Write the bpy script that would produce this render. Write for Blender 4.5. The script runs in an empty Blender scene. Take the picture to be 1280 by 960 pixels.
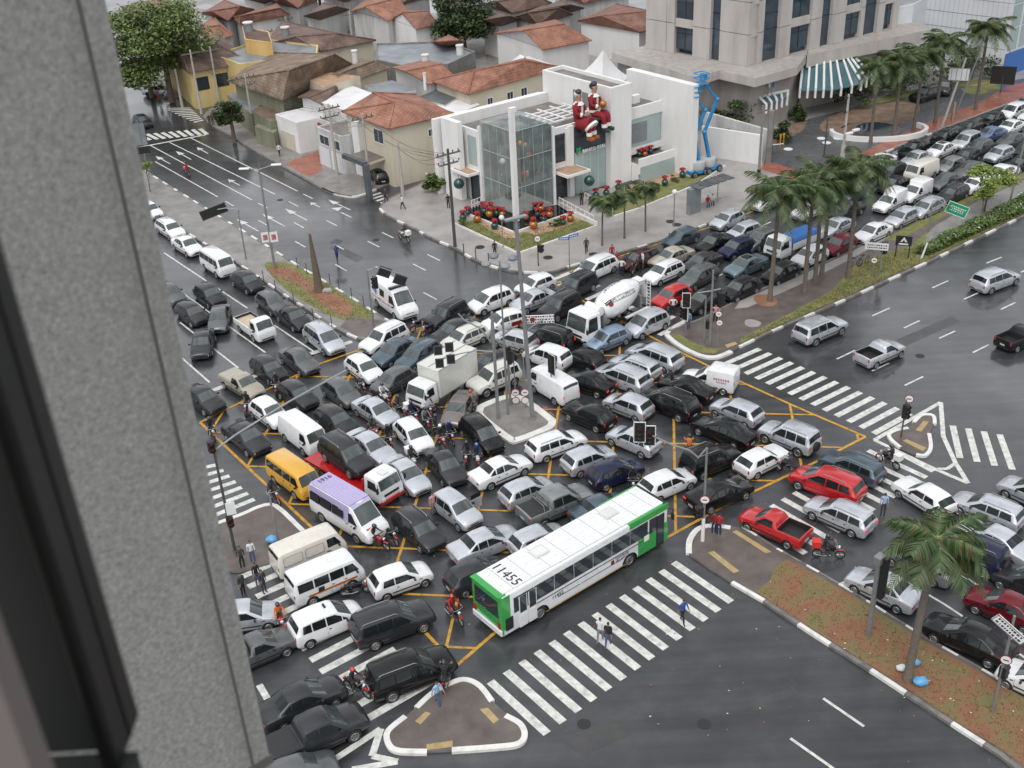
import bpy,bmesh,math,random
from mathutils import Vector,Matrix,Euler
random.seed(7)
D=bpy.data
scene=bpy.context.scene
COL=scene.collection
rad=math.radians
CAM_H=42.0
FPX,PITCH,ROLL=1415.0,rad(30.0),rad(-2.98)
_r0=Vector((1,0,0));_u0=Vector((0,math.sin(PITCH),math.cos(PITCH)))
C_F=Vector((0,math.cos(PITCH),-math.sin(PITCH)))
C_R=_r0*math.cos(ROLL)+_u0*math.sin(ROLL)
C_U=-_r0*math.sin(ROLL)+_u0*math.cos(ROLL)
cam_d=D.cameras.new('camera');cam=D.objects.new('camera',cam_d);COL.objects.link(cam)
cam_d.sensor_width=36.0;cam_d.lens=FPX/1280.0*36.0
cam_d.clip_start=0.05;cam_d.clip_end=3000
cam_d.dof.use_dof=True;cam_d.dof.focus_distance=90;cam_d.dof.aperture_fstop=9
m=Matrix.Identity(4)
for i in range(3):
 m[i][0]=C_R[i];m[i][1]=C_U[i];m[i][2]=-C_F[i]
m[2][3]=CAM_H
cam.matrix_world=m
scene.camera=cam
SUN_EL,SUN_AZ=rad(58),rad(200)
w=D.worlds.new('World');scene.world=w;w.use_nodes=True
nt=w.node_tree;nt.nodes.clear()
sky=nt.nodes.new('ShaderNodeTexSky');sky.sky_type='NISHITA';sky.sun_disc=False
sky.sun_elevation=SUN_EL;sky.sun_rotation=SUN_AZ;sky.air_density=1.5;sky.dust_density=6;sky.ozone_density=1
hsv=nt.nodes.new('ShaderNodeHueSaturation');hsv.inputs['Saturation'].default_value=0.16
mixc=nt.nodes.new('ShaderNodeMixRGB');mixc.inputs[0].default_value=0.55
mixc.inputs[2].default_value=(7.6,7.8,8.2,1)
bg=nt.nodes.new('ShaderNodeBackground');bg.inputs[1].default_value=0.125
wo=nt.nodes.new('ShaderNodeOutputWorld')
nt.links.new(sky.outputs[0],hsv.inputs['Color']);nt.links.new(hsv.outputs[0],mixc.inputs[1])
ctc=nt.nodes.new('ShaderNodeTexCoord');cmp_=nt.nodes.new('ShaderNodeMapping');cmp_.inputs['Scale'].default_value=(1,1,2.2);cnz=nt.nodes.new('ShaderNodeTexNoise');cnz.inputs['Scale'].default_value=1.7;cnz.inputs['Detail'].default_value=7
cmr=nt.nodes.new('ShaderNodeMapRange');cmr.inputs[1].default_value=.36;cmr.inputs[2].default_value=.64;cmr.inputs[3].default_value=.45;cmr.inputs[4].default_value=1.55
csc=nt.nodes.new('ShaderNodeVectorMath');csc.operation='SCALE'
nt.links.new(ctc.outputs['Generated'],cmp_.inputs[0]);nt.links.new(cmp_.outputs[0],cnz.inputs[0]);nt.links.new(cnz.outputs[0],cmr.inputs[0]);nt.links.new(mixc.outputs[0],csc.inputs[0]);nt.links.new(cmr.outputs[0],csc.inputs['Scale'])
nt.links.new(csc.outputs[0],bg.inputs[0]);nt.links.new(bg.outputs[0],wo.inputs[0])
sl=D.lights.new('sun','SUN');sl.energy=0.8;sl.angle=rad(25);sl.color=(1,.97,.93)
so=D.objects.new('sun',sl);COL.objects.link(so)
sdir=Vector((math.sin(SUN_AZ)*math.cos(SUN_EL),math.cos(SUN_AZ)*math.cos(SUN_EL),math.sin(SUN_EL)))
so.rotation_euler=sdir.to_track_quat('Z','Y').to_euler();so.location=(0,0,80)
vs=scene.view_settings;vs.view_transform='Standard';vs.look='None';vs.exposure=0.22;vs.gamma=1;vs.use_curve_mapping=False
scene.render.engine='CYCLES'
scene.cycles.max_bounces=5;scene.cycles.diffuse_bounces=2;scene.cycles.glossy_bounces=3
scene.cycles.transparent_max_bounces=8;scene.cycles.transmission_bounces=4
def G(px,py,z=0.0):
 d=C_F*FPX+C_R*(px-640)-C_U*(py-480)
 t=(CAM_H-z)/-d.z
 return Vector((d.x*t,d.y*t,z))
def proj(p):
 d=Vector(p)-Vector((0,0,CAM_H));q=d.dot(C_F)
 return 640+FPX*d.dot(C_R)/q,480-FPX*d.dot(C_U)/q
def H(bx,by,ty):
 g=G(bx,by);lo,hi=0.0,41.0
 for _ in range(30):
  mid=(lo+hi)/2
  if proj((g.x,g.y,mid))[1]>ty:lo=mid
  else:hi=mid
 return lo
MATS={}
def nodemat(name):
 mt=D.materials.new(name);mt.use_nodes=True
 n=mt.node_tree;b=n.nodes['Principled BSDF']
 MATS[name]=mt
 return mt,n,b
def simple(name,col,rough=.6,metal=0,coat=0,spec=.5,noise=0,nscale=3,bump=0,emis=None):
 mt,n,b=nodemat(name)
 b.inputs['Base Color'].default_value=(*col,1);b.inputs['Roughness'].default_value=rough
 b.inputs['Metallic'].default_value=metal;b.inputs['Coat Weight'].default_value=coat
 b.inputs['Coat Roughness'].default_value=.06;b.inputs['Specular IOR Level'].default_value=spec
 if noise or bump:
  tc=n.nodes.new('ShaderNodeTexCoord');nz=n.nodes.new('ShaderNodeTexNoise')
  nz.inputs['Scale'].default_value=nscale;nz.inputs['Detail'].default_value=8;nz.inputs['Roughness'].default_value=.65
  n.links.new(tc.outputs['Object'],nz.inputs['Vector'])
  if noise:
   mr=n.nodes.new('ShaderNodeMapRange');mr.inputs[1].default_value=.25;mr.inputs[2].default_value=.75
   mr.inputs[3].default_value=1-noise;mr.inputs[4].default_value=1+noise
   mx=n.nodes.new('ShaderNodeVectorMath');mx.operation='SCALE';mx.inputs[0].default_value=col
   n.links.new(nz.outputs[0],mr.inputs[0]);n.links.new(mr.outputs[0],mx.inputs['Scale']);n.links.new(mx.outputs[0],b.inputs['Base Color'])
  if bump:
   bp=n.nodes.new('ShaderNodeBump');bp.inputs['Strength'].default_value=bump
   n.links.new(nz.outputs[0],bp.inputs['Height']);n.links.new(bp.outputs[0],b.inputs['Normal'])
 if emis:
  b.inputs['Emission Color'].default_value=(*emis[0],1);b.inputs['Emission Strength'].default_value=emis[1]
 return mt
def ramp_noise(name,cols,scale=1.0,rough=(.6,.6),detail=9,rscale=None,bump=.1,stretch=None,spec=.5,coord='Object'):
 """surface whose own colour wanders between several tones; roughness wanders separately (wet patches)"""
 mt,n,b=nodemat(name)
 tc=n.nodes.new('ShaderNodeTexCoord');mp=n.nodes.new('ShaderNodeMapping')
 n.links.new(tc.outputs[coord],mp.inputs[0])
 if stretch:mp.inputs['Scale'].default_value=stretch[0];mp.inputs['Rotation'].default_value=(0,0,stretch[1])
 nz=n.nodes.new('ShaderNodeTexNoise');nz.inputs['Scale'].default_value=scale;nz.inputs['Detail'].default_value=detail;nz.inputs['Roughness'].default_value=.62
 n.links.new(mp.outputs[0],nz.inputs['Vector'])
 cr=n.nodes.new('ShaderNodeValToRGB');e=cr.color_ramp
 while len(e.elements)<len(cols):e.elements.new(.5)
 for i,c in enumerate(cols):
  e.elements[i].position=.28+.44*i/max(1,len(cols)-1);e.elements[i].color=(*c,1)
 n.links.new(nz.outputs[0],cr.inputs[0]);n.links.new(cr.outputs[0],b.inputs['Base Color'])
 n2=n.nodes.new('ShaderNodeTexNoise');n2.inputs['Scale'].default_value=rscale or scale*.4;n2.inputs['Detail'].default_value=6
 n.links.new(tc.outputs[coord],n2.inputs['Vector'])
 mr=n.nodes.new('ShaderNodeMapRange');mr.inputs[1].default_value=.38;mr.inputs[2].default_value=.62
 mr.inputs[3].default_value=rough[0];mr.inputs[4].default_value=rough[1]
 n.links.new(n2.outputs[0],mr.inputs[0]);n.links.new(mr.outputs[0],b.inputs['Roughness'])
 b.inputs['Specular IOR Level'].default_value=spec
 if bump:
  n3=n.nodes.new('ShaderNodeTexNoise');n3.inputs['Scale'].default_value=14;n3.inputs['Detail'].default_value=4
  n.links.new(tc.outputs[coord],n3.inputs['Vector'])
  bp=n.nodes.new('ShaderNodeBump');bp.inputs['Strength'].default_value=bump;bp.inputs['Distance'].default_value=.03
  n.links.new(n3.outputs[0],bp.inputs['Height']);n.links.new(bp.outputs[0],b.inputs['Normal'])
 return mt
def tiles(name,c1,c2,c3,pitch=.28,rough=.75):
 """rows of clay tiles running down the slope (waves across), mottled with age"""
 mt,n,b=nodemat(name)
 tc=n.nodes.new('ShaderNodeTexCoord')
 wv=n.nodes.new('ShaderNodeTexWave');wv.inputs['Scale'].default_value=.16/pitch*2;wv.wave_type='BANDS';wv.bands_direction='X'
 wv.inputs['Distortion'].default_value=.4;wv.inputs['Detail'].default_value=2
 wv2=n.nodes.new('ShaderNodeTexWave');wv2.inputs['Scale'].default_value=.16/pitch*1.6;wv2.bands_direction='Y'
 wv2.inputs['Distortion'].default_value=.8
 n.links.new(tc.outputs['UV'],wv.inputs[0]);n.links.new(tc.outputs['UV'],wv2.inputs[0])
 nz=n.nodes.new('ShaderNodeTexNoise');nz.inputs['Scale'].default_value=.55;nz.inputs['Detail'].default_value=12;nz.inputs['Roughness'].default_value=.75
 n.links.new(tc.outputs['Object'],nz.inputs['Vector'])
 cr=n.nodes.new('ShaderNodeValToRGB');e=cr.color_ramp;e.elements.new(.5)
 for i,(p,c)in enumerate(((.36,c1),(.5,c2),(.66,c3))):e.elements[i].position=p;e.elements[i].color=(*c,1)
 n.links.new(nz.outputs[0],cr.inputs[0])
 ad=n.nodes.new('ShaderNodeMath');ad.operation='ADD';n.links.new(wv.outputs['Fac'],ad.inputs[0]);n.links.new(wv2.outputs['Fac'],ad.inputs[1])
 mr=n.nodes.new('ShaderNodeMapRange');mr.inputs[1].default_value=0;mr.inputs[2].default_value=2;mr.inputs[3].default_value=.72;mr.inputs[4].default_value=1.15
 n.links.new(ad.outputs[0],mr.inputs[0])
 sc=n.nodes.new('ShaderNodeVectorMath');sc.operation='SCALE';n.links.new(cr.outputs[0],sc.inputs[0]);n.links.new(mr.outputs[0],sc.inputs['Scale'])
 n.links.new(sc.outputs[0],b.inputs['Base Color']);b.inputs['Roughness'].default_value=rough
 bp=n.nodes.new('ShaderNodeBump');bp.inputs['Strength'].default_value=.6;bp.inputs['Distance'].default_value=.05
 n.links.new(wv.outputs['Fac'],bp.inputs['Height']);n.links.new(bp.outputs[0],b.inputs['Normal'])
 return mt
asphalt=ramp_noise('asphalt',[(.027,.029,.032),(.040,.042,.046),(.058,.060,.064)],.5,(.25,.5),rscale=.06,bump=.06,spec=.6)
film=asphalt.node_tree;fb=film.nodes['Principled BSDF'];fb.inputs['Coat IOR'].default_value=1.45
fn=film.nodes.new('ShaderNodeTexNoise');fn.inputs['Scale'].default_value=.045;fn.inputs['Detail'].default_value=9;fn.inputs['Roughness'].default_value=.62;ftc=film.nodes.new('ShaderNodeTexCoord');film.links.new(ftc.outputs['Object'],fn.inputs[0])
fr_=film.nodes.new('ShaderNodeMapRange');fr_.inputs[1].default_value=.4;fr_.inputs[2].default_value=.62;fr_.inputs[3].default_value=.5;fr_.inputs[4].default_value=1.0;film.links.new(fn.outputs[0],fr_.inputs[0]);film.links.new(fr_.outputs[0],fb.inputs['Coat Weight'])
_cr=[n for n in film.nodes if n.type=='VALTORGB'][0];_l=fb.inputs['Base Color'].links[0];prev_=_cr.outputs[0]
for rz_,sc_ in((-.92,(.05,1.3,1)),(.66,(.05,1.1,1))):
 m1=film.nodes.new('ShaderNodeMapping');m1.inputs['Rotation'].default_value=(0,0,rz_ if rz_<0 else rz_-1.3);m1.inputs['Scale'].default_value=sc_;z1=film.nodes.new('ShaderNodeTexNoise');z1.inputs['Scale'].default_value=1.0;z1.inputs['Detail'].default_value=5
 q1=film.nodes.new('ShaderNodeMapRange');q1.inputs[1].default_value=.35;q1.inputs[2].default_value=.65;q1.inputs[3].default_value=.82;q1.inputs[4].default_value=1.14;s1=film.nodes.new('ShaderNodeVectorMath');s1.operation='SCALE'
 film.links.new(ftc.outputs['Object'],m1.inputs[0]);film.links.new(m1.outputs[0],z1.inputs[0]);film.links.new(z1.outputs[0],q1.inputs[0]);film.links.new(prev_,s1.inputs[0]);film.links.new(q1.outputs[0],s1.inputs['Scale']);prev_=s1.outputs[0]
film.links.new(prev_,fb.inputs['Base Color'])
fr2=film.nodes.new('ShaderNodeMapRange');fr2.inputs[1].default_value=.4;fr2.inputs[2].default_value=.65;fr2.inputs[3].default_value=.22;fr2.inputs[4].default_value=.07;film.links.new(fn.outputs[0],fr2.inputs[0]);film.links.new(fr2.outputs[0],fb.inputs['Coat Roughness'])
ramp_noise('asphalt_old',[(.035,.035,.037),(.055,.055,.056),(.075,.073,.07)],.5,(.15,.4),rscale=.1,bump=.12,spec=.6)
ramp_noise('earth_ground',[(.10,.09,.08),(.16,.145,.13),(.22,.20,.18)],.3,(.6,.8))
ramp_noise('pavement',[(.24,.225,.215),(.32,.30,.29),(.38,.36,.34)],.5,(.28,.55),rscale=.2)
ramp_noise('pavement_worn',[(.15,.14,.13),(.22,.21,.20),(.29,.27,.26)],.7,(.25,.55),rscale=.2)
ramp_noise('median_paving',[(.075,.06,.055),(.115,.095,.085),(.15,.125,.11)],.8,(.3,.6),rscale=.3)
ramp_noise('grass',[(.10,.12,.035),(.16,.17,.055),(.25,.20,.09)],1.2,(.8,.9),bump=.5)
ramp_noise('dry_grass',[(.19,.08,.048),(.225,.11,.06),(.17,.14,.06),(.125,.14,.05)],.55,(.8,.95),bump=.5)
ramp_noise('red_earth',[(.17,.085,.05),(.26,.125,.075),(.31,.18,.12)],.8,(.8,.95),bump=.4)
ramp_noise('brick_paving',[(.20,.07,.045),(.30,.105,.065),(.36,.15,.10)],1.2,(.2,.45),rscale=.4)
ramp_noise('dark_cobble',[(.06,.065,.07),(.09,.095,.10),(.12,.125,.13)],2,(.2,.4),rscale=.3)
ramp_noise('soil_bed',[(.12,.085,.06),(.19,.13,.09),(.27,.19,.14)],1.0,(.6,.9))
ramp_noise('sand_bed',[(.30,.19,.12),(.40,.26,.17),(.48,.34,.24)],1.5,(.8,.9))
ramp_noise('white_line',[(.27,.27,.26),(.50,.50,.47),(.64,.64,.60),(.72,.72,.68)],2.6,(.4,.6),bump=.05)
ramp_noise('yellow_line',[(.07,.06,.05),(.42,.22,.03),(.56,.30,.035),(.62,.34,.05)],2.0,(.4,.6),bump=.05)
ramp_noise('red_line',[(.25,.08,.07),(.42,.12,.12),(.5,.3,.3)],2.4,(.4,.6),bump=.05)
ramp_noise('tactile',[(.28,.20,.09),(.38,.28,.13),(.42,.33,.18)],3,(.5,.7))
ramp_noise('kerb_white',[(.50,.49,.46),(.68,.67,.64),(.74,.73,.70)],1.5,(.5,.7))
ramp_noise('kerb_bare',[(.10,.09,.085),(.17,.16,.15),(.24,.22,.21)],1.5,(.5,.7))
ramp_noise('concrete',[(.27,.25,.23),(.36,.335,.31),(.42,.39,.36)],.8,(.6,.8),stretch=((1.6,1.6,.3),0))
ramp_noise('concrete_dark',[(.14,.13,.12),(.20,.19,.18),(.26,.25,.24)],.8,(.6,.8))
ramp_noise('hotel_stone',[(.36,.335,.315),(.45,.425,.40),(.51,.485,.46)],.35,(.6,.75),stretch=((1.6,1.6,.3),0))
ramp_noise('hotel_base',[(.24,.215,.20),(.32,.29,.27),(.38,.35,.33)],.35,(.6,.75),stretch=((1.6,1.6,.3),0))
ramp_noise('plaster_white',[(.68,.675,.665),(.75,.745,.735),(.79,.785,.78)],.5,(.5,.7),bump=.03,stretch=((1.6,1.6,.3),0))
ramp_noise('plaster_worn',[(.30,.30,.295),(.55,.55,.54),(.68,.68,.67)],.45,(.6,.8),bump=.05,stretch=((1.6,1.6,.3),0))
ramp_noise('plaster_cream',[(.48,.43,.33),(.57,.52,.41),(.62,.57,.46)],.4,(.6,.8),bump=.03,stretch=((1.6,1.6,.3),0))
ramp_noise('plaster_yellow',[(.50,.39,.16),(.60,.48,.22),(.66,.54,.28)],.4,(.6,.8),bump=.03,stretch=((1.6,1.6,.3),0))
ramp_noise('plaster_ochre',[(.55,.35,.12),(.65,.43,.17),(.70,.48,.2)],.4,(.6,.8),bump=.03,stretch=((1.6,1.6,.3),0))
ramp_noise('plaster_green',[(.13,.135,.09),(.19,.195,.13),(.26,.26,.19)],.6,(.6,.8),stretch=((1.6,1.6,.3),0))
ramp_noise('panel_white',[(.58,.60,.63),(.66,.68,.71),(.70,.72,.75)],.2,(.4,.5),bump=0)
ramp_noise('roof_grey',[(.13,.145,.16),(.20,.22,.235),(.27,.29,.30)],.4,(.4,.7))
ramp_noise('roof_dark',[(.05,.055,.06),(.09,.10,.105),(.14,.145,.15)],.5,(.4,.7))
ramp_noise('roof_membrane',[(.10,.085,.075),(.17,.15,.135),(.24,.22,.2)],.5,(.4,.7))
ramp_noise('roof_white',[(.55,.55,.56),(.70,.70,.71),(.76,.76,.77)],.5,(.4,.6))
tiles('tile_orange',(.15,.085,.06),(.30,.13,.085),(.40,.22,.15))
tiles('tile_brown',(.12,.085,.06),(.21,.15,.11),(.33,.25,.18))
tiles('tile_red',(.13,.075,.055),(.235,.11,.08),(.32,.19,.14))
tiles('tile_dark',(.09,.06,.05),(.155,.10,.08),(.23,.16,.13))
tiles('tile_pale',(.40,.32,.22),(.50,.41,.30),(.56,.47,.36))
simple('steel_grey',(.32,.33,.33),.45,.6,noise=.15)
simple('pole_dark',(.09,.09,.09),.5,.3,noise=.2)
simple('pole_wood',(.16,.13,.11),.85,noise=.3,nscale=4)
simple('pole_concrete',(.40,.375,.34),.8,noise=.15,nscale=3)
simple('white_paint',(.75,.75,.74),.4)
simple('blue_sign',(.03,.14,.42),.4)
simple('green_sign',(.01,.27,.14),.35)
simple('black_matt',(.015,.015,.016),.5)
simple('black_glossy',(.012,.012,.014),.15,coat=.5)
simple('signal_black',(.02,.02,.02),.4)
simple('red_lens_off',(.20,.01,.01),.35)
simple('amber_lens',(.16,.06,.01),.35)
simple('green_lens',(.01,.12,.06),.2,coat=1)
simple('glass_dark',(.03,.04,.05),.06,spec=.7,noise=.3,nscale=.6)
simple('glass_blue',(.035,.055,.075),.07,spec=.8,noise=.4,nscale=.4)
simple('glass_pale',(.34,.43,.42),.08,spec=.7,noise=.12,nscale=.4)
simple('glass_frame_white',(.7,.7,.7),.4)
simple('bark',(.13,.10,.075),.95,noise=.35,nscale=6,bump=.6)
simple('palm_bark',(.15,.125,.10),.95,noise=.35,nscale=5,bump=.6)
simple('palm_shaft',(.20,.26,.07),.6,noise=.2)
simple('water_dark',(.01,.012,.012),.05,spec=.8)
simple('lift_blue',(.02,.22,.48),.35,noise=.12,coat=.3)
simple('lift_grey',(.42,.43,.43),.5)
simple('ball_gold',(.40,.14,.02),.25,.4,coat=.6,noise=.25,nscale=2)
simple('ball_green',(.015,.07,.06),.2,.3,coat=.6)
simple('ribbon_red',(.26,.008,.012),.6)
simple('cloth_red',(.22,.012,.02),.85,noise=.15,nscale=2)
simple('cloth_white',(.72,.70,.66),.9,noise=.08)
simple('skin',(.38,.21,.14),.6)
simple('skin_dark',(.19,.10,.065),.6)
simple('boot_brown',(.33,.09,.03),.5)
simple('boot_dark',(.03,.045,.05),.5)
simple('hair_dark',(.015,.012,.01),.6)
simple('plastic_bag',(.12,.36,.62),.4)
simple('bag_white',(.6,.62,.62),.4)
def leafmat(name,cs,tr=.25):
 mt,n,b=nodemat(name)
 g=n.nodes.new('ShaderNodeNewGeometry')
 cr=n.nodes.new('ShaderNodeValToRGB');e=cr.color_ramp
 while len(e.elements)<len(cs):e.elements.new(.5)
 for i,c in enumerate(cs):e.elements[i].position=i/(len(cs)-1);e.elements[i].color=(*c,1)
 n.links.new(g.outputs['Random Per Island'],cr.inputs[0]);n.links.new(cr.outputs[0],b.inputs['Base Color'])
 b.inputs['Roughness'].default_value=.55
 return mt
leafmat('leaf_tree',[(.05,.085,.025),(.10,.15,.04),(.16,.21,.06),(.22,.24,.08)])  # greens lightened so the haze over these crowns sits in the leaf colour
leafmat('leaf_dark',[(.02,.04,.015),(.04,.07,.02),(.07,.10,.03)])
leafmat('leaf_palm',[(.018,.04,.015),(.035,.075,.022),(.065,.11,.03),(.13,.11,.05)])
leafmat('leaf_bright',[(.10,.16,.03),(.17,.24,.04),(.24,.30,.06)])
leafmat('leaf_hedge',[(.04,.08,.02),(.09,.14,.03),(.15,.2,.05)])
simple('petal',(.45,.55,.75),.6)
def M(k):return MATS[k]if isinstance(k,str)else k
class MB:
 def __init__(s):s.v=[];s.f=[];s.m=[];s.mats=[];s.uv={}
 def mi(s,mat):
  mat=M(mat)
  if mat not in s.mats:s.mats.append(mat)
  return s.mats.index(mat)
 def add(s,vs,fs,mat):
  o=len(s.v);s.v+=[tuple(v)for v in vs];k=s.mi(mat)
  for f in fs:s.f.append(tuple(i+o for i in f));s.m.append(k)
  return s
 def box(s,c,size,mat,rz=0,taper=1.0,M4=None):
  hx,hy,hz=size[0]/2,size[1]/2,size[2]/2
  vs=[]
  for z,t in((-hz,1),(hz,taper)):
   for x,y in((-hx,-hy),(hx,-hy),(hx,hy),(-hx,hy)):
    p=Vector((x*t,y*t,z))
    if rz:p.rotate(Euler((0,0,rz)))
    if M4 is not None:p=M4@p
    vs.append(p+Vector(c))
  return s.add(vs,[(0,3,2,1),(4,5,6,7),(0,1,5,4),(1,2,6,5),(2,3,7,6),(3,0,4,7)],mat)
 def cyl(s,p0,p1,r0,mat,r1=None,n=10,cap=True):
  p0=Vector(p0);p1=Vector(p1);r1=r0 if r1 is None else r1
  q=(p1-p0).to_track_quat('Z','Y');vs=[]
  for p,r in((p0,r0),(p1,r1)):
   for i in range(n):
    a=2*math.pi*i/n;vs.append(p+q@Vector((r*math.cos(a),r*math.sin(a),0)))
  fs=[(i,(i+1)%n,n+(i+1)%n,n+i)for i in range(n)]
  if cap:fs+=[tuple(range(n))[::-1],tuple(range(n,2*n))]
  return s.add(vs,fs,mat)
 def tube(s,pts,r,mat,n=8):
  for i in range(len(pts)-1):
   ra=r[i]if isinstance(r,(list,tuple))else r;rb=r[i+1]if isinstance(r,(list,tuple))else r
   s.cyl(pts[i],pts[i+1],ra,mat,rb,n)
  return s
 def prism(s,poly,z0,z1,mat,side=None,bottom=False):
  n=len(poly);a=sum(poly[i][0]*poly[(i+1)%n][1]-poly[(i+1)%n][0]*poly[i][1]for i in range(n))
  if a<0:poly=poly[::-1]
  vs=[(p[0],p[1],z0)for p in poly]+[(p[0],p[1],z1)for p in poly]
  s.add(vs,[tuple(range(n,2*n))]+([tuple(range(n))[::-1]]if bottom else[]),mat)
  s.add(vs,[(i,(i+1)%n,n+(i+1)%n,n+i)for i in range(n)],side or mat)
  return s
 def quad(s,a,b,c,d,mat):return s.add([a,b,c,d],[(0,1,2,3)],mat)
 def sphere(s,c,r,mat,n=12,k=8,sq=(1,1,1)):
  vs=[(c[0],c[1],c[2]-r*sq[2])]
  for j in range(1,k):
   t=math.pi*j/k-math.pi/2
   for i in range(n):
    a=2*math.pi*i/n
    vs.append((c[0]+r*sq[0]*math.cos(t)*math.cos(a),c[1]+r*sq[1]*math.cos(t)*math.sin(a),c[2]+r*sq[2]*math.sin(t)))
  vs.append((c[0],c[1],c[2]+r*sq[2]));L=len(vs)-1
  fs=[(0,1+(i+1)%n,1+i)for i in range(n)]
  for j in range(k-2):
   for i in range(n):
    a=1+j*n+i;b=1+j*n+(i+1)%n;fs.append((a,b,b+n,a+n))
  fs+=[(L,L-n+i,L-n+(i+1)%n)for i in range(n)]
  return s.add(vs,fs,mat)
 def mesh(s,name,smooth=False,bevel=0,uv=False,seg=2,ang=35):
  me=D.meshes.new(name);me.from_pydata(s.v,[],s.f)
  for mt in s.mats:me.materials.append(mt)
  me.polygons.foreach_set('material_index',s.m);me.update()
  if bevel:me=bake(me,bevel,seg)
  if smooth:smooth_mesh(me,ang)
  if uv:slope_uv(me)
  return me
 def build(s,name,parent=None,smooth=False,bevel=0,uv=False,**tags):
  o=D.objects.new(name,s.mesh(name,smooth,bevel,uv));COL.objects.link(o)
  if parent is not None:o.parent=parent
  settags(o,**tags);return o
def smooth_mesh(me,ang=35):
 bm=bmesh.new();bm.from_mesh(me)
 for f in bm.faces:f.smooth=True
 for e in bm.edges:
  e.smooth=not(len(e.link_faces)==2 and e.calc_face_angle(0)>rad(ang))
 bm.to_mesh(me);bm.free()
def bake(me,bevel=0,seg=2,mods=None,limit=30):
 o=D.objects.new('tmp',me);COL.objects.link(o)
 if mods:mods(o)
 if bevel:
  b=o.modifiers.new('b','BEVEL');b.width=bevel;b.segments=seg;b.limit_method='ANGLE';b.angle_limit=rad(limit);b.harden_normals=False
 dg=bpy.context.evaluated_depsgraph_get();dg.update()
 r=D.meshes.new_from_object(o.evaluated_get(dg));D.objects.remove(o);return r
def slope_uv(me):
 """metres along the eave (u) and down the slope (v) for every face"""
 uvl=me.uv_layers.new(name='UVMap')
 for p in me.polygons:
  n=p.normal;t=Vector((-n.y,n.x,0))
  if t.length<1e-3:t=Vector((.82,.57,0))
  t.normalize();b=n.cross(t)
  for li in p.loop_indices:
   c=me.vertices[me.loops[li].vertex_index].co
   uvl.data[li].uv=(c.dot(t),c.dot(b))
def settags(o,label=None,category=None,group=None,kind=None):
 if label:o['label']=label
 if category:o['category']=category
 if group:o['group']=group
 if kind:o['kind']=kind
def empty(name,loc,rz=0,label=None,category=None,group=None):
 o=D.objects.new(name,None);COL.objects.link(o);o.location=loc;o.rotation_euler=(0,0,rz);o.empty_display_size=.3
 settags(o,label,category,group);return o
def child(name,me,parent,loc=None,rot=None,label=None,slots=None,scale=None):
 o=D.objects.new(name,me);COL.objects.link(o);o.parent=parent
 if loc is not None:o.location=loc
 if rot is not None:o.rotation_euler=rot
 if scale is not None:o.scale=scale
 if label:o['label']=label
 if slots:
  for i,mt in slots.items():
   if i<len(o.material_slots):o.material_slots[i].link='OBJECT';o.material_slots[i].material=M(mt)
 return o
def text_mesh(s,size,extr=.01,mat='black_matt',align='LEFT'):
 c=D.curves.new('t','FONT');c.body=s;c.size=size;c.extrude=extr;c.align_x=align;c.resolution_u=2
 o=D.objects.new('t',c);COL.objects.link(o)
 dg=bpy.context.evaluated_depsgraph_get();dg.update()
 me=D.meshes.new_from_object(o.evaluated_get(dg));D.objects.remove(o)
 me.materials.clear();me.materials.append(M(mat));return me
def smoothline(pts,k=6,closed=False):
 out=[];n=len(pts);rng=range(n if closed else n-1)
 for i in rng:
  if closed:p=[pts[(i+j-1)%n]for j in range(4)]
  else:p=[pts[max(0,i-1)],pts[i],pts[i+1],pts[min(n-1,i+2)]]
  for q in range(k):
   t=q/k
   out.append(tuple(.5*(2*p[1][c]+(p[2][c]-p[0][c])*t+(2*p[0][c]-5*p[1][c]+4*p[2][c]-p[3][c])*t*t+(3*p[1][c]-p[0][c]-3*p[2][c]+p[3][c])*t**3)for c in(0,1)))
 if not closed:out.append(tuple(pts[-1][:2]))
 return out
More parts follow.
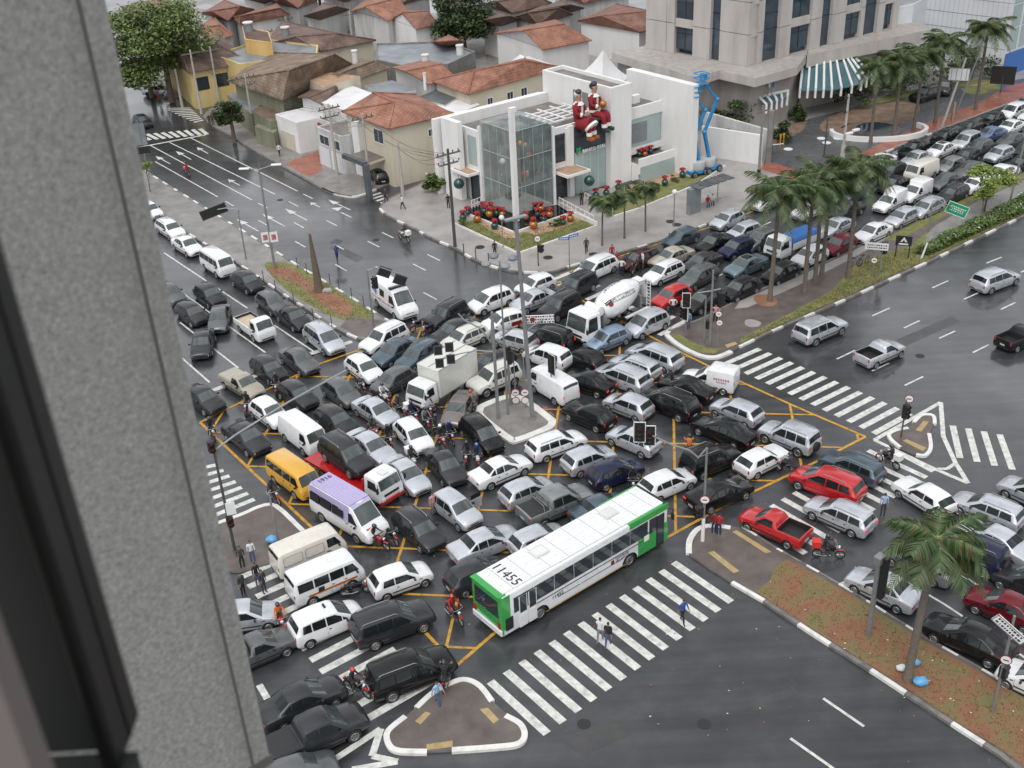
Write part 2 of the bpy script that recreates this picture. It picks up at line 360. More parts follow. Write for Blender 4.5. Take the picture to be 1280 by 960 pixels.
# ================================================================== SETTING: ground, roads, pavements
gm=MB();gm.quad((-600,-100,-.02),(900,-100,-.02),(900,900,-.02),(-600,900,-.02),'earth_ground');gm.build('ground',kind='structure')
gm=MB();gm.quad((-170,8,0),(230,8,0),(230,260,0),(-170,260,0),'asphalt');gm.build('road',kind='structure')
def pts(px,z=0):return[G(x,y,z)for x,y in px]
def slab(name,px,mat,h=.13,z0=0.0,side='kerb_bare',sm=0,kind='structure',zsurf=0):
 P=[tuple(p[:2])for p in pts(px)]
 if sm:P=smoothline(P,sm,True)
 b=MB();b.prism(P,z0,z0+h,mat,side);return b.build(name,kind=kind)
def kerb(px,name='kerb',w=.22,h=.17,dash=(1.6,1.6),white=True,sm=0,mat2='kerb_bare',off=0):
 P=[tuple(p[:2])for p in pts(px)]
 if sm:P=smoothline(P,sm)
 L=[Vector((*p,0))for p in P];q=[]
 for a,b in zip(L,L[1:]):
  n=max(1,int((b-a).length/.4));q+=[a.lerp(b,i/n)for i in range(n)]
 q.append(L[-1]);d=0;mb=MB();mw=mb.mi('kerb_white');mk=mb.mi(mat2)
 for i in range(len(q)-1):
  t0=(q[min(i+1,len(q)-1)]-q[max(i-1,0)]).normalized();t1=(q[min(i+2,len(q)-1)]-q[i]).normalized()
  n0=Vector((-t0.y,t0.x,0))*w/2;n1=Vector((-t1.y,t1.x,0))*w/2
  up=Vector((0,0,h))
  mt='kerb_white' if(white and(not dash or(d%(dash[0]+dash[1]))<dash[0]))else mat2
  vs=[q[i]-n0,q[i]+n0,q[i+1]+n1,q[i+1]-n1];vs+=[v+up for v in vs]
  mb.add(vs,[(4,7,6,5),(0,4,5,1)[::-1],(0,3,7,4),(1,5,6,2),(3,2,6,7)],mt)
  d+=(q[i+1]-q[i]).length
 return mb.build(name,kind='structure')
def flat(name,px,mat,z=.134,sm=0,kind='structure'):
 P=[tuple(p[:2])for p in pts(px)]
 if sm:P=smoothline(P,sm,True)
 n=len(P);a=sum(P[i][0]*P[(i+1)%n][1]-P[(i+1)%n][0]*P[i][1]for i in range(n))
 if a<0:P=P[::-1]
 b=MB();b.add([(x,y,z)for x,y in P],[tuple(range(n))],mat);return b.build(name,kind=kind)
blk1=[(475,262),(483,269.5),(497,277),(520,288),(540,299),(568,311),(585,321),(603,330),(630,338),(655,341.5),(690,341),(716,333),(760,321),(825,302.5),(887,280),(936,262),(1000,238),(1040,222),(1090,198),(1130,182),(1175,163.5),(1254,133.5),(1290,120),(1420,78),(1420,12),(900,6),(700,60),(640,120),(560,214),(500,243),(480,253)]
slab('pavement',blk1,'pavement')
kerb(blk1[:21],dash=(1.2,2.6),sm=4)
kerb([(475,262),(480,253),(500,243),(560,214)],white=False)
blk2=[(440,247),(418,243),(403,236.5),(380,223.5),(350,207),(325,193),(300,178),(280,166),(262,155),(254,146),(262,137),(300,122),(420,40),(470,14),(620,22),(690,52),(630,118),(545,205),(470,238),(455,244)]
slab('pavement',blk2,'pavement_worn')
kerb(blk2[:10],white=False,sm=3);kerb([(403,236.5),(418,243),(440,247),(455,244),(470,238)],dash=None,sm=4)
blk3=[(175,112),(205,124),(232,122),(262,118),(300,104),(398,40),(440,10),(300,-10),(120,20),(100,90)]
slab('pavement',blk3,'pavement_worn')
medA=[(170,207),(188,219),(240,251),(312,295),(364,328),(403,351.5),(445,377),(470,393),(490,405),(484,417),(465,426),(447,424),(420,411),(386,389),(352,367),(300,332),(247,300),(205,275),(170,252)]
slab('median',medA,'pavement_worn')
kerb(medA[:9],dash=(1.1,1.6),sm=3);kerb(medA[9:],dash=(1.1,1.6),sm=3)
flat('grass_verge',[(331,333),(345,329),(368,333),(400,351),(440,376),(468,394),(455,405),(430,402),(405,392),(372,374),(345,352)],'grass',.136,3)
flat('bare_earth',[(333,338),(350,336),(372,341),(396,360),(425,372),(440,385),(434,397),(412,388),(392,372),(370,356),(345,347)],'red_earth',.141,3)
flat('paved_strip',[(425,410),(436,398),(462,400),(488,405),(483,416),(465,424),(447,422)],'median_paving',.139)
isl0=[(600,514),(604,509),(632,498.5),(652,500),(686,524),(690,530),(684,537),(648,551),(636,549.5),(602,523)]
slab('traffic_island',isl0,'concrete_dark',sm=3)
kerb(isl0+isl0[:1],dash=None,w=.55,h=.16,sm=4)
tip=[(836,416),(834,421),(850,434),(875,446),(895,448),(914,441)]
medB=tip+[(924,435),(960,417.5),(1064,372.5),(1085,361),(1157,330),(1215,302),(1290,266),(1400,214),(1400,152),(1290,208),(1215,240),(1180,257.5),(1110,289),(1061,316),(1011,339),(980,351),(930,373),(880,399)]
slab('median',medB,'median_paving')
kerb(tip,dash=None,w=.4,sm=4);kerb([(924,435),(960,417.5),(1064,372.5),(1157,330),(1215,302),(1290,266),(1400,214)],dash=(1.4,2.2))
kerb([(836,416),(880,399),(930,373),(980,351),(1011,339),(1061,316),(1110,289),(1180,257.5),(1290,208),(1400,152)],white=False)
flat('grass_verge',[(926,425),(924,432),(960,414),(1064,369),(1085,358),(1157,327),(1290,263),(1290,232),(1215,262),(1160,290),(1137,310),(1095,320),(1068,333),(1040,365),(990,392)],'grass',.138)
flat('grass_verge',[(1105,301),(1160,271),(1215,246),(1290,212),(1290,220),(1215,254),(1165,280),(1120,303)],'grass',.138)
flat('footpath',[(985,352),(1011,341),(1061,318),(1110,291),(1112,298),(1063,326),(1015,350),(990,362),(935,386),(918,388),(925,378)],'pavement',.137)
flat('footpath',[(1158,305),(1200,285),(1290,240),(1290,222),(1215,257),(1170,283),(1157,296)],'pavement_worn',.142)
flat('bare_earth',[(942,372),(960,370),(972,377),(965,385),(948,383)],'red_earth',.142,3)
flat('paved_strip',[(932,402),(940,401),(951,405),(948,410),(938,411),(931,407)],'pavement',.142,3)
flat('grass_verge',[(838,420),(850,420),(862,428),(885,437),(903,437),(893,444),(875,443),(852,432)],'grass',.142)
flat('tactile_strip',[(906,433),(919,429),(922,432),(909,437)],'tactile',.144)
medC=[(861,694),(862,678),(872,664),(889,659.5),(908,660),(928,661),(946,672),(971,688),(1031,722),(1075,748),(1149,795),(1227,839),(1300,882),(1300,985),(1250,945),(1200,913),(1150,880),(1080,834),(1013,792),(955,753),(915,730),(885,711)]
slab('median',medC,'median_paving')
kerb([(861,694),(862,678),(872,664),(889,659.5),(913,662)],dash=None,w=.35,sm=4)
kerb([(928,661),(946,672),(971,688),(1031,722),(1075,748),(1149,795),(1227,839),(1300,882)],dash=(.9,1.3),w=.14)
kerb([(915,730),(955,753),(1013,792),(1080,834),(1150,880),(1200,913),(1250,945),(1300,985)],dash=(1.9,2.6),w=.25)
flat('grass_verge',[(945,742),(962,728),(968,712),(984,702),(1031,727),(1075,753),(1149,800),(1227,844),(1300,887),(1300,975),(1250,938),(1200,908),(1150,874),(1080,829),(1013,787),(957,750)],'dry_grass',.138)
flat('tactile_strip',[(915,667),(921,665),(964,692),(957,694)],'tactile',.139)
flat('tactile_strip',[(885,693),(892,691),(924,716),(917,719)],'tactile',.139)
isl1=[(485,922),(507,898),(521,886),(542,868),(567,855),(583,852),(600,860),(615,878),(636,896),(652,908),(655,922),(640,935),(565,940),(500,942),(488,936)]
slab('traffic_island',isl1,'median_paving',sm=2)
for s in([(507,898),(485,917),(487,934),(500,941),(534,942)],[(521,887),(542,868),(567,855),(583,852),(600,860),(615,879)],[(565,940),(620,936),(648,932),(656,921),(650,907),(632,897)]):kerb(s,dash=None,w=.3,sm=4)
flat('tactile_strip',[(533,933),(566,928),(566,936),(534,940)],'tactile',.139)
flat('tactile_strip',[(519,904),(532,892),(539,894),(526,908)],'tactile',.139)
flat('tactile_strip',[(600,889),(610,887),(624,902),(617,907)],'tactile',.139)
isl2=[(1111,545),(1117,541),(1135,537),(1142,529),(1152,520.5),(1166,521),(1168,530),(1161,545),(1163,562),(1156,571),(1145,570),(1125,561),(1114,552)]
slab('traffic_island',isl2,'median_paving',sm=2)
for s in([(1135,537),(1120,540),(1111,545),(1114,552),(1125,561)],[(1142,530),(1152,521),(1166,521.5),(1168,532)],[(1161,544),(1163,562),(1156,571),(1145,570)]):kerb(s,dash=None,w=.25,sm=4)
flat('tactile_strip',[(1128,553),(1133,551),(1158,562),(1153,566)],'tactile',.139)
flat('tactile_strip',[(1144,540),(1154,528),(1161,529),(1151,542)],'tactile',.139)
isl3=[(262,660),(303,645),(325,635.5),(345,634.5),(375,662),(392,678),(386,690),(330,708),(300,716),(262,716)]
slab('traffic_island',isl3,'median_paving')
kerb([(262,660),(303,645),(325,635.5),(345,634.5),(375,662),(392,678)],dash=None,w=.3,sm=3)
flat('forecourt',[(955,206),(1030,231),(1062,208),(1120,183),(1180,155),(1250,131),(1300,112),(1300,96),(1240,106),(1170,112),(1110,128),(1060,138),(1010,150),(1000,166),(975,178),(958,188)],'dark_cobble',.136)
flat('brick_paving',[(957,202),(1018,221),(1046,206),(1105,179),(1170,149),(1225,129),(1258,110),(1300,98),(1300,117),(1254,132),(1175,162),(1090,196),(1040,220),(1020,233),(950,213)],'brick_paving',.14)
flat('garden_bed',[(1025,158),(1040,146),(1075,136),(1130,128),(1150,134),(1140,150),(1100,163),(1055,170),(1030,166)],'soil_bed',.142,3)
flat('garden_bed',[(966,164),(1000,150),(1010,152),(1004,164),(985,175),(972,182),(960,180)],'soil_bed',.143)
flat('grass_verge',[(1060,138),(1110,120),(1180,106),(1240,98),(1240,104),(1180,112),(1110,128)],'grass',.142)
flat('grass_verge',[(1200,112),(1240,104),(1252,112),(1224,120),(1208,118)],'grass',.143)
for x,y in((985,188),(1026.5,174.5),(1033,180),(1047,174.5),(1014,215),(1039,217.5)):
 g=G(x,y);b=MB();b.cyl((g.x,g.y,.14),(g.x,g.y,.17),.5,'white_paint',n=16);b.build('manhole_cover',kind='structure')
flat('brick_paving',[(357,206),(375,198),(398,190),(404,214),(388,222),(380,220)],'brick_paving',.136)
ZL=.005
_zc=[0]
def strip(mb,a,b,w,mat,z=ZL):
 _zc[0]+=1;z+=(_zc[0]%23)*.00016
 a=Vector((a[0],a[1],z));b=Vector((b[0],b[1],z));t=(b-a).normalized();n=Vector((-t.y,t.x,0))*w/2
 mb.quad(a-n,b-n,b+n,a+n,mat)
def line(mb,px,w=.14,mat='white_line',z=ZL):
 P=pts(px)
 for a,b in zip(P,P[1:]):strip(mb,a,b,w,mat,z)
def zebra(A0,A1,B0,B1,n,w=.42,z=ZL,name='zebra_crossing'):
 """n stripes; stripe i runs from A(i) to B(i)"""
 a0,a1,b0,b1=pts([A0,A1,B0,B1]);mb=MB()
 for i in range(n):
  t=i/(n-1);strip(mb,a0.lerp(a1,t),b0.lerp(b1,t),w,'white_line',z)
 return mb.build(name,kind='structure')
zebra((842,703),(613,852),(914,752.5),(684,917),14,.46)
zebra((906,455),(1092,542),(950,436),(1138,517),14,.46)
zebra((1191,532),(1249.5,543),(1200,572.5),(1265.5,587),4,.42)
zebra((935,648),(1085,563),(1007,692),(1158,597),12,.42)
zebra((686,352),(824,419),(712,341),(857,401),12,.46)
zebra((300,722),(453,902),(352,700),(543,850),14,.46)
zebra((256,584),(266,645),(272,581),(318,624),7,.4)
zebra((174,168.5),(250,161),(188,175),(259,168),9,.5)
zebra((205,135.5),(242,153),(238,135),(254,150),9,.4)
zebra((460,246),(476,254),(476,241),(484,251),4,.4)
mb=MB()
line(mb,[(160,187),(185,182),(257,168.5)],.35)
for l in([(237.5,172),(372,239)],[(212,178),(344,243)],[(187.5,181.5),(315,250)],[(194,202),(272,246)]):line(mb,l,.15)
def dashes(a,b,first,period,ln,w=.14):
 a,b=G(*a),G(*b);t=(b-a).normalized();L=(b-a).length;s=first
 while s<L:strip(mb,a+t*s,a+t*min(s+ln,L),w,'white_line');s+=period
dashes((379,242.5),(575,338),0,7.6,2.0);dashes((355,249),(560,352),1,7.6,2.0)
dashes((320,252.5),(580,393),.5,7.6,2.0);dashes((279,250),(500,377),.5,7.6,2.0)
dashes((300,236),(300.1,236.1),0,9,1)
def arrow(tail,head,w=.14,hw=.38,kind='straight'):
 a,b=G(*tail),G(*head);a.z=b.z=ZL;t=(b-a).normalized();n=Vector((-t.y,t.x,0));L=(b-a).length
 strip(mb,a,a+t*L*.68,w,'white_line');c=a+t*L*.62
 c.z=b.z=ZL+.004;mb.add([c+n*hw,c-n*hw,b],[(0,1,2)],'white_line')
 if kind=='turn':
  d=a+t*L*.3;mb.add([d+n*.1,d+n*1.1-t*.6,d+n*1.1+t*.6],[(0,1,2)],'white_line')
for tl,hd in(((213,205),(194.5,195)),((239,199.5),(220,189)),((260,192),(246,184)),((384,275.5),(356.5,261)),((356,283),(328,267.5)),((323,289),(296,274)),((300,232),(285,224)),((400,259),(388,253))):arrow(tl,hd)
arrow((438,262.5),(410,249.5),kind='turn')
for l in([(205,316),(241,340),(309,385)],[(339,404),(393,440)],[(223,362.5),(332,441)],[(225,403),(298,460)],[(196,420),(262,478)]):line(mb,l,.15)
line(mb,[(388,442),(440,427)],.5);line(mb,[(262,489),(324,468)],.5)
for l in([(1046,448.8),(1068.8,438)],[(1130,410),(1149.5,400.8)],[(1205,374),(1223,366)],[(1090,395),(1112,385)],[(1165,360),(1185,351)],[(1233,329),(1252,321.5)],[(1090,463.8),(1111,453.8)],[(1174,423),(1193.8,413.8)],[(1251,386.8),(1269.5,378)],[(1131,481.8),(1153.8,470.8)],[(1216,440.8),(1236,430.8)],[(1276,340.5),(1292,333)],[(1008,431),(1016,427)]):line(mb,l,.15)
for y0,y1 in(((812,345),(1200,172)),((840,372),(1250,180)),((868,388),(1290,190))):
 a,b=G(*y0),G(*y1);t=(b-a).normalized();s=0
 while s<(b-a).length:strip(mb,a+t*s,a+t*(s+2),.13,'white_line');s+=5
line(mb,[(700,344),(716,338),(760,325),(887,284),(936,266),(1040,226)],.16,'yellow_line')
line(mb,[(1029,873),(1080,908)],.16);line(mb,[(988,923),(1035,956),(1060,975)],.16)
line(mb,[(1172,700),(1290,774)],.14);line(mb,[(1112,715),(1180,755),(1290,828)],.14);line(mb,[(1130,668),(1180,690)],.14)
line(mb,[(1052,733),(1062,728)],.5);line(mb,[(1132,688),(1152,679)],.5)
line(mb,[(1093,550),(1176,503),(1179,545),(1194,578),(1210,604),(1168,586),(1093,550)],.3)
line(mb,[(1112,560),(1167,589)],.45)
line(mb,[(1172,586),(1184,586),(1193,580)],.25)
line(mb,[(404,960),(420,948),(476,911),(465,945),(497,952),(440,962)],.35)
line(mb,[(324,856),(338,880),(325,905)],.35)
mb.build('road_marking',kind='structure')
BOX=[G(*p)for p in((250,528),(399,455),(450,437),(525,410),(641,371),(700,352),(720,372),(850,440),(919,474),(996,509),(1082,546),(1027,574),(902,634),(616,793),(571,832),(535,794),(420,688))]
mb=MB()
for a,b in zip(BOX,BOX[1:]+BOX[:1]):strip(mb,a,b,.2,'yellow_line',.009)
def inside(x,y):
 c=False;n=len(BOX)
 for i in range(n):
  a,b=BOX[i],BOX[(i+1)%n]
  if(a.y>y)!=(b.y>y)and x<(b.x-a.x)*(y-a.y)/(b.y-a.y)+a.x:c=not c
 return c
def hatch(o,d,n):
 """segments of the line o + s d that lie inside the box"""
 s=-70.0;st=None
 while s<70:
  p=o+d*s;i=inside(p.x,p.y)
  if i and st is None:st=s
  if not i and st is not None:strip(mb,o+d*st,o+d*s,.17,'yellow_line',.013);st=None
  s+=.15
aH=rad(-8);dH=Vector((math.cos(aH),math.sin(aH),0));dV=Vector((math.sin(rad(8)),math.cos(rad(8)),0))
c0=G(842,515)
for k in range(-12,13):
 hatch(c0+Vector((0,4.1*k,0)),dH,0);hatch(c0+Vector((4.1*k,0,0)),dV,0)
mb.build('box_junction_marking',kind='structure')
mb=MB();a,b=G(672,506),G(695,527);t=(b-a).normalized();n=Vector((-t.y,t.x,0));random.seed(3)
for k in range(9):
 c=a+t*(k*.33)
 for q in range(3):
  o=c+n*(q*.22-.2)+t*random.uniform(-.05,.05)
  if random.random()<.8:strip(mb,o,o+(t if random.random()<.5 else n)*.24,.1,'red_line',.008)
mb.build('road_stencil',kind='structure')
# ================================================================== VEHICLES
def paint(name,col,metal=0.0,rough=.28):
 mt,n,b=nodemat('paint_'+name)
 b.inputs['Base Color'].default_value=(*col,1);b.inputs['Metallic'].default_value=metal
 b.inputs['Roughness'].default_value=rough;b.inputs['Coat Weight'].default_value=.9 if max(col)>.3 else.55;b.inputs['Coat Roughness'].default_value=.03;b.inputs['Specular IOR Level'].default_value=.5 if max(col)>.3 else.2
 tc=n.nodes.new('ShaderNodeTexCoord');nz=n.nodes.new('ShaderNodeTexNoise');nz.inputs['Scale'].default_value=2.2;nz.inputs['Detail'].default_value=8
 n.links.new(tc.outputs['Object'],nz.inputs[0]);mr=n.nodes.new('ShaderNodeMapRange');mr.inputs[1].default_value=.3;mr.inputs[2].default_value=.7
 mr.inputs[3].default_value=rough-.08;mr.inputs[4].default_value=rough+.2;n.links.new(nz.outputs[0],mr.inputs[0]);n.links.new(mr.outputs[0],b.inputs['Roughness'])
 mr2=n.nodes.new('ShaderNodeMapRange');mr2.inputs[1].default_value=.3;mr2.inputs[2].default_value=.7;mr2.inputs[3].default_value=.95;mr2.inputs[4].default_value=1.02
 sc=n.nodes.new('ShaderNodeVectorMath');sc.operation='SCALE';sc.inputs[0].default_value=col
 n.links.new(nz.outputs[0],mr2.inputs[0]);n.links.new(mr2.outputs[0],sc.inputs['Scale']);n.links.new(sc.outputs[0],b.inputs['Base Color'])
PC=dict(white=((.74,.75,.76),0),cream=((.66,.63,.56),0),silver=((.55,.575,.615),.5),grey=((.15,.155,.16),.6),darkgrey=((.040,.042,.047),.4),black=((.006,.006,.007),0),navy=((.010,.016,.05),.2),teal=((.17,.24,.26),.6),steel=((.10,.14,.17),.6),lightblue=((.27,.37,.50),.6),blue=((.13,.20,.36),.4),red=((.48,.010,.014),.1),wine=((.15,.008,.016),.3),maroon=((.05,.012,.016),.3),gold=((.50,.46,.38),.4),beige=((.36,.33,.26),.2),brown=((.20,.18,.17),.35),yellow=((.68,.36,.03),0),lilac=((.42,.37,.60),0),greengrey=((.27,.29,.285),.6),green=((.03,.33,.06),0),bone=((.62,.62,.57),0))
for k,(c,mtl)in PC.items():paint(k,c,mtl)
simple('trim_black',(.02,.02,.021),.5,noise=.2)
simple('tyre',(.018,.018,.018),.8)
simple('rim',(.36,.36,.37),.3,.7)
simple('rim_steel',(.12,.12,.12),.45,.5)
simple('car_glass',(.012,.016,.017),.03,spec=.6)
simple('windscreen_glass',(.055,.07,.07),.03,spec=1.0,noise=.45,nscale=1.4)
simple('headlamp',(.72,.75,.78),.1,.1,coat=1)
simple('tail_lamp',(.42,.012,.012),.15,coat=1)
simple('tail_lamp_lit',(.6,.02,.02),.2,emis=((1,.05,.03),.5))
simple('lamp_lit',(.9,.9,.85),.2,emis=((1,.97,.9),2.0))
simple('indicator',(.5,.14,.01),.2,coat=1)
simple('plate',(.42,.43,.44),.4)
simple('chrome',(.5,.5,.5),.15,1)
simple('cargo_tan',(.52,.42,.30),.7,noise=.2)
simple('seat_black',(.02,.02,.02),.6)
simple('engine_grey',(.14,.14,.145),.4,.6)
simple('box_red',(.60,.03,.02),.4)
simple('box_white',(.72,.72,.70),.4)
def half(w,zb,zs,zt,wt):
 return[(0,zb),(.8*w,zb),(.95*w,zb+.05),(w,zb+.3*(zs-zb)),(w*1.0,zb+.68*(zs-zb)),(w*.955,zs),(wt,zt-.045),(wt*.86,zt-.006),(0,zt+.025)]
def loft(st):
 rings=[]
 for(x,w,zb,zs,zt,wt)in st:
  h=half(w,zb,zs,zt,wt);ring=[(x,y,z)for y,z in h]+[(x,-y,z)for y,z in h[-2:0:-1]]
  rings.append(ring)
 n=len(rings[0]);v=[p for r in rings for p in r];f=[]
 for i in range(len(rings)-1):
  for j in range(n):
   a=i*n+j;b=i*n+(j+1)%n;f.append((a,b,b+n,a+n))
 f.append(tuple(range(n))[::-1]);k=(len(rings)-1)*n;f.append(tuple(range(k,k+n)))
 me=D.meshes.new('l');me.from_pydata(v,[],f);me.update()
 bm=bmesh.new();bm.from_mesh(me);bmesh.ops.recalc_face_normals(bm,faces=bm.faces);bm.to_mesh(me);bm.free()
 return me
def interp(st,x):
 s=sorted(st)
 if x<=s[0][0]:return s[0]
 for a,b in zip(s,s[1:]):
  if x<=b[0]:
   t=(x-a[0])/(b[0]-a[0]+1e-9);return tuple(a[i]+(b[i]-a[i])*t for i in range(6))
 return s[-1]
def cylmesh(r,wdt,mat,n=20,bev=.02):
 b=MB();b.cyl((0,-wdt/2,0),(0,wdt/2,0),r,mat,n=n);return b.mesh('m',smooth=True,bevel=bev)
def tyre_mesh(r,wdt=.2):
 b=MB();b.cyl((0,-wdt/2,0),(0,wdt/2,0),r,'tyre',n=20);return b.mesh('tyre',smooth=True,bevel=.025)
def rim_mesh(r,wdt=.2,spokes=True,steel=False):
 b=MB();m='rim_steel' if steel else 'rim'
 for s in(-1,1):
  b.cyl((0,s*(wdt/2-.02),0),(0,s*(wdt/2+.008),0),r,'rim_steel',n=16)
  b.cyl((0,s*(wdt/2),0),(0,s*(wdt/2+.018),0),r*.28,m,n=8)
  for k in range(5):
   a=2*math.pi*k/5;q=Vector((math.cos(a),0,math.sin(a)))
   b.box(Vector((0,s*(wdt/2+.008),0))+q*r*.55,(r*.9,.02,r*.3),m,M4=Matrix.Rotation(-a,4,'Y').to_3x3())
  for k in range(12):
   a0=2*math.pi*k/12;a1=2*math.pi*(k+1)/12
   b.cyl((r*.95*math.cos(a0),s*(wdt/2+.01),r*.95*math.sin(a0)),(r*.95*math.cos(a1),s*(wdt/2+.01),r*.95*math.sin(a1)),.02,m,n=4,cap=False)
 return b.mesh('rim')
WH={r:(tyre_mesh(r),rim_mesh(r*.62))for r in(.28,.30,.34,.37,.45)}
WH['big']=(tyre_mesh(.48,.28),rim_mesh(.28,.28));
def proto(kind,st,wheels,wr,side,ws,rw=None,bed=None,mould=True,rails=False,spare=False,tail='v',two_tone=None,glass_side=True,box=None,head=None,grille=True,plate_z=.5,hand=True):
 """st: stations rear->front; side: list of side-window polygons [(x,z)..]; ws/rw: (x roof, x foot) of windscreen and rear glass"""
 me=loft(st);L0,L1=st[0][0],st[-1][0];parts=[]
 me.materials.append(M('paint_white'));me.materials.append(M('trim_black'))
 W=max(s[1]for s in st)
 me=bake(me,.035,2,limit=22)
 o=D.objects.new('t',me);COL.objects.link(o);cut=[]
 c=MB();c.mi('paint_white')
 for wx in wheels:
  for s in(-1,1):c.cyl((wx,s*(W-.26),wr*.98),(wx,s*(W+.2),wr*.98),wr*1.17,'trim_black',n=22)
 if bed:c.box(((bed[0]+bed[1])/2,0,bed[2]+1),(bed[1]-bed[0],W*2-.2,2),'trim_black')
 cm=c.mesh('c');co=D.objects.new('c',cm);COL.objects.link(co)
 bo=o.modifiers.new('b','BOOLEAN');bo.operation='DIFFERENCE';bo.object=co;bo.solver='EXACT';bo.material_mode='INDEX'
 dg=bpy.context.evaluated_depsgraph_get();dg.update();body=D.meshes.new_from_object(o.evaluated_get(dg))
 D.objects.remove(o);D.objects.remove(co)
 while len(body.materials)<2:body.materials.append(M('trim_black'))
 smooth_mesh(body,40)
 parts.append(('body',body,None))
 def ysurf(x,z):
  s=interp(st,x);h=half(*s[1:]);(y5,z5),(y6,z6)=h[5],h[6]
  if z<=z5:(y4,z4)=h[4];t=(z-z4)/max(.01,z5-z4);return y4+(y5-y4)*max(0,min(1,t))
  t=max(0,min(1,(z-z5)/max(.01,z6-z5)));return y5+(y6-y5)*t
 if glass_side:
  for poly in side:
   for s in(1,-1):
    vs=[(x,s*(ysurf(x,z)+.026),z)for x,z in poly]
    b=MB();b.add(vs,[tuple(range(len(vs)))[::s*-1]],'car_glass');parts.append(('side_window',b.mesh('side_window'),None))
 def screen(xa,xb,nm,mat,u0=.07,u1=.93):
  A,B=interp(st,xa),interp(st,xb);ha,hb=half(*A[1:]),half(*B[1:])
  def P(u,j,k):
   pa=Vector((xa,ha[6][0]*j if k else 0,0));
   return None
  rows=[]
  for u in(u0,(u0+u1)/2,u1):
   row=[]
   x=xa+(xb-xa)*u;S=interp(st,x);h=half(*S[1:])
   ya,za=h[6];yc,zc=h[7];ym,zm=h[8]
   pl=[(ya*.93,za+(zc-za)*.45),(yc,zc),(0,zm),(-yc,zc),(-ya*.93,za+(zc-za)*.45)]
   row=[Vector((x,y,z))for y,z in pl];rows.append(row)
  nrm=Vector((math.copysign(1,xb-xa)*(interp(st,xa)[4]-interp(st,xb)[4]),0,abs(xb-xa))).normalized()
  vs=[p+nrm*.009 for r in rows for p in r];fs=[]
  for i in range(len(rows)-1):
   for j in range(4):fs.append((i*5+j,i*5+j+1,i*5+6+j,i*5+5+j))
  b=MB();b.add(vs,fs,mat);m2=b.mesh(nm)
  bm=bmesh.new();bm.from_mesh(m2);bmesh.ops.recalc_face_normals(bm,faces=bm.faces)
  if sum((f.normal.z for f in bm.faces))<0:bmesh.ops.reverse_faces(bm,faces=bm.faces)
  for f in bm.faces:f.smooth=True
  bm.to_mesh(m2);bm.free();parts.append((nm,m2,None))
 screen(ws[0],ws[1],'windscreen','windscreen_glass')
 if rw:screen(rw[0],rw[1],'rear_window','car_glass',.1,.86)
 b=MB();zb=interp(st,0)[2];zs=interp(st,0)[3]
 if mould:
  x0,x1=wheels[0]+wr*1.25,wheels[1]-wr*1.25
  for s in(-1,1):
   b.box(((x0+x1)/2,s*(W+.004),zb+.42*(zs-zb)),(x1-x0,.03,.07),'trim_black')
   b.box(((x0+x1)/2,s*(W*.955),zb+.02),(x1-x0,.06,.09),'trim_black')
 seams=sorted({round(p[0][0],2)for p in[[q]for pl in side for q in pl]})
 xs=[]
 for pl in side[:3]:
  mx=min(q[0]for q in pl)-.03
  if wheels[0]+wr<mx<ws[1]:xs.append(mx)
 xs.append(ws[1]-.12 if ws[1]-.12<wheels[1]-wr*.9 else wheels[1]-wr*1.25)
 if hand:
  for x in xs:
   for s in(-1,1):
    b.add([(x-.008,s*(ysurf(x,zs-.03)+.004),zs-.03),(x+.008,s*(ysurf(x,zs-.03)+.004),zs-.03),(x+.008,s*(W+.003),zb+.55*(zs-zb)),(x-.008,s*(W+.003),zb+.55*(zs-zb))],[(0,1,2,3)],'trim_black')
    b.add([(x-.008,s*(W+.003),zb+.55*(zs-zb)),(x+.008,s*(W+.003),zb+.55*(zs-zb)),(x+.008,s*(W+.001),zb+.12),(x-.008,s*(W+.001),zb+.12)],[(0,1,2,3)],'trim_black')
    b.box((x+.13,s*(W*.985+.01),zs-.14),(.14,.03,.035),'trim_black')
 fz=interp(st,L1-.02)
 b.box((L1-.015,0,fz[2]+.12),(.05,W*1.3,.1),'trim_black')
 if grille:b.box((L1-.03,0,fz[3]-.02),(.06,W*.7,.1),'trim_black')
 b.box((L0+.02,0,interp(st,L0+.02)[2]+.1),(.06,W*1.4,.09),'trim_black')
 parts.append(('body_trim',b.mesh('body_trim'),None))
 hz_=head or(fz[3]+.0)
 for s in(-1,1):
  b=MB();b.box((L1-.115,s*W*.66,hz_-.025),(.15,W*.27,.11),'headlamp',rz=-s*.3);parts.append(('headlight',b.mesh('headlight',bevel=.02),None))
  b=MB();rs=interp(st,L0+.06);tz=rs[3]
  if tail=='v':b.box((L0+.045,s*(rs[1]*.84),tz-.13),(.10,.12,.25),'tail_lamp')
  else:b.box((L0+.05,s*(rs[1]*.76),tz-.11),(.12,.26,.13),'tail_lamp')
  parts.append(('tail_light',b.mesh('tail_light',bevel=.02),None))
  b=MB();mx=ws[1]-.42;mz=interp(st,ws[1])[3]+.08
  b.box((mx,s*(W+.07),mz),(.1,.18,.13),'trim_black');parts.append(('mirror',b.mesh('mirror',bevel=.02),None))
 b=MB();b.box((L0-.005,0,plate_z),(.02,.4,.13),'plate');parts.append(('licence_plate',b.mesh('licence_plate'),None))
 if rails:
  for s in(-1,1):
   xa,xb=rails;b=MB();za=interp(st,xa)[4];zbb=interp(st,xb)[4];y=interp(st,(xa+xb)/2)[5]*.9*s
   b.tube([(xa,y,za),(xa+.12,y,za+.07),(xb-.12,y,zbb+.07),(xb,y,zbb)],.022,'steel_grey' if rails!=1 else 'steel_grey');parts.append(('roof_rail',b.mesh('roof_rail'),None))
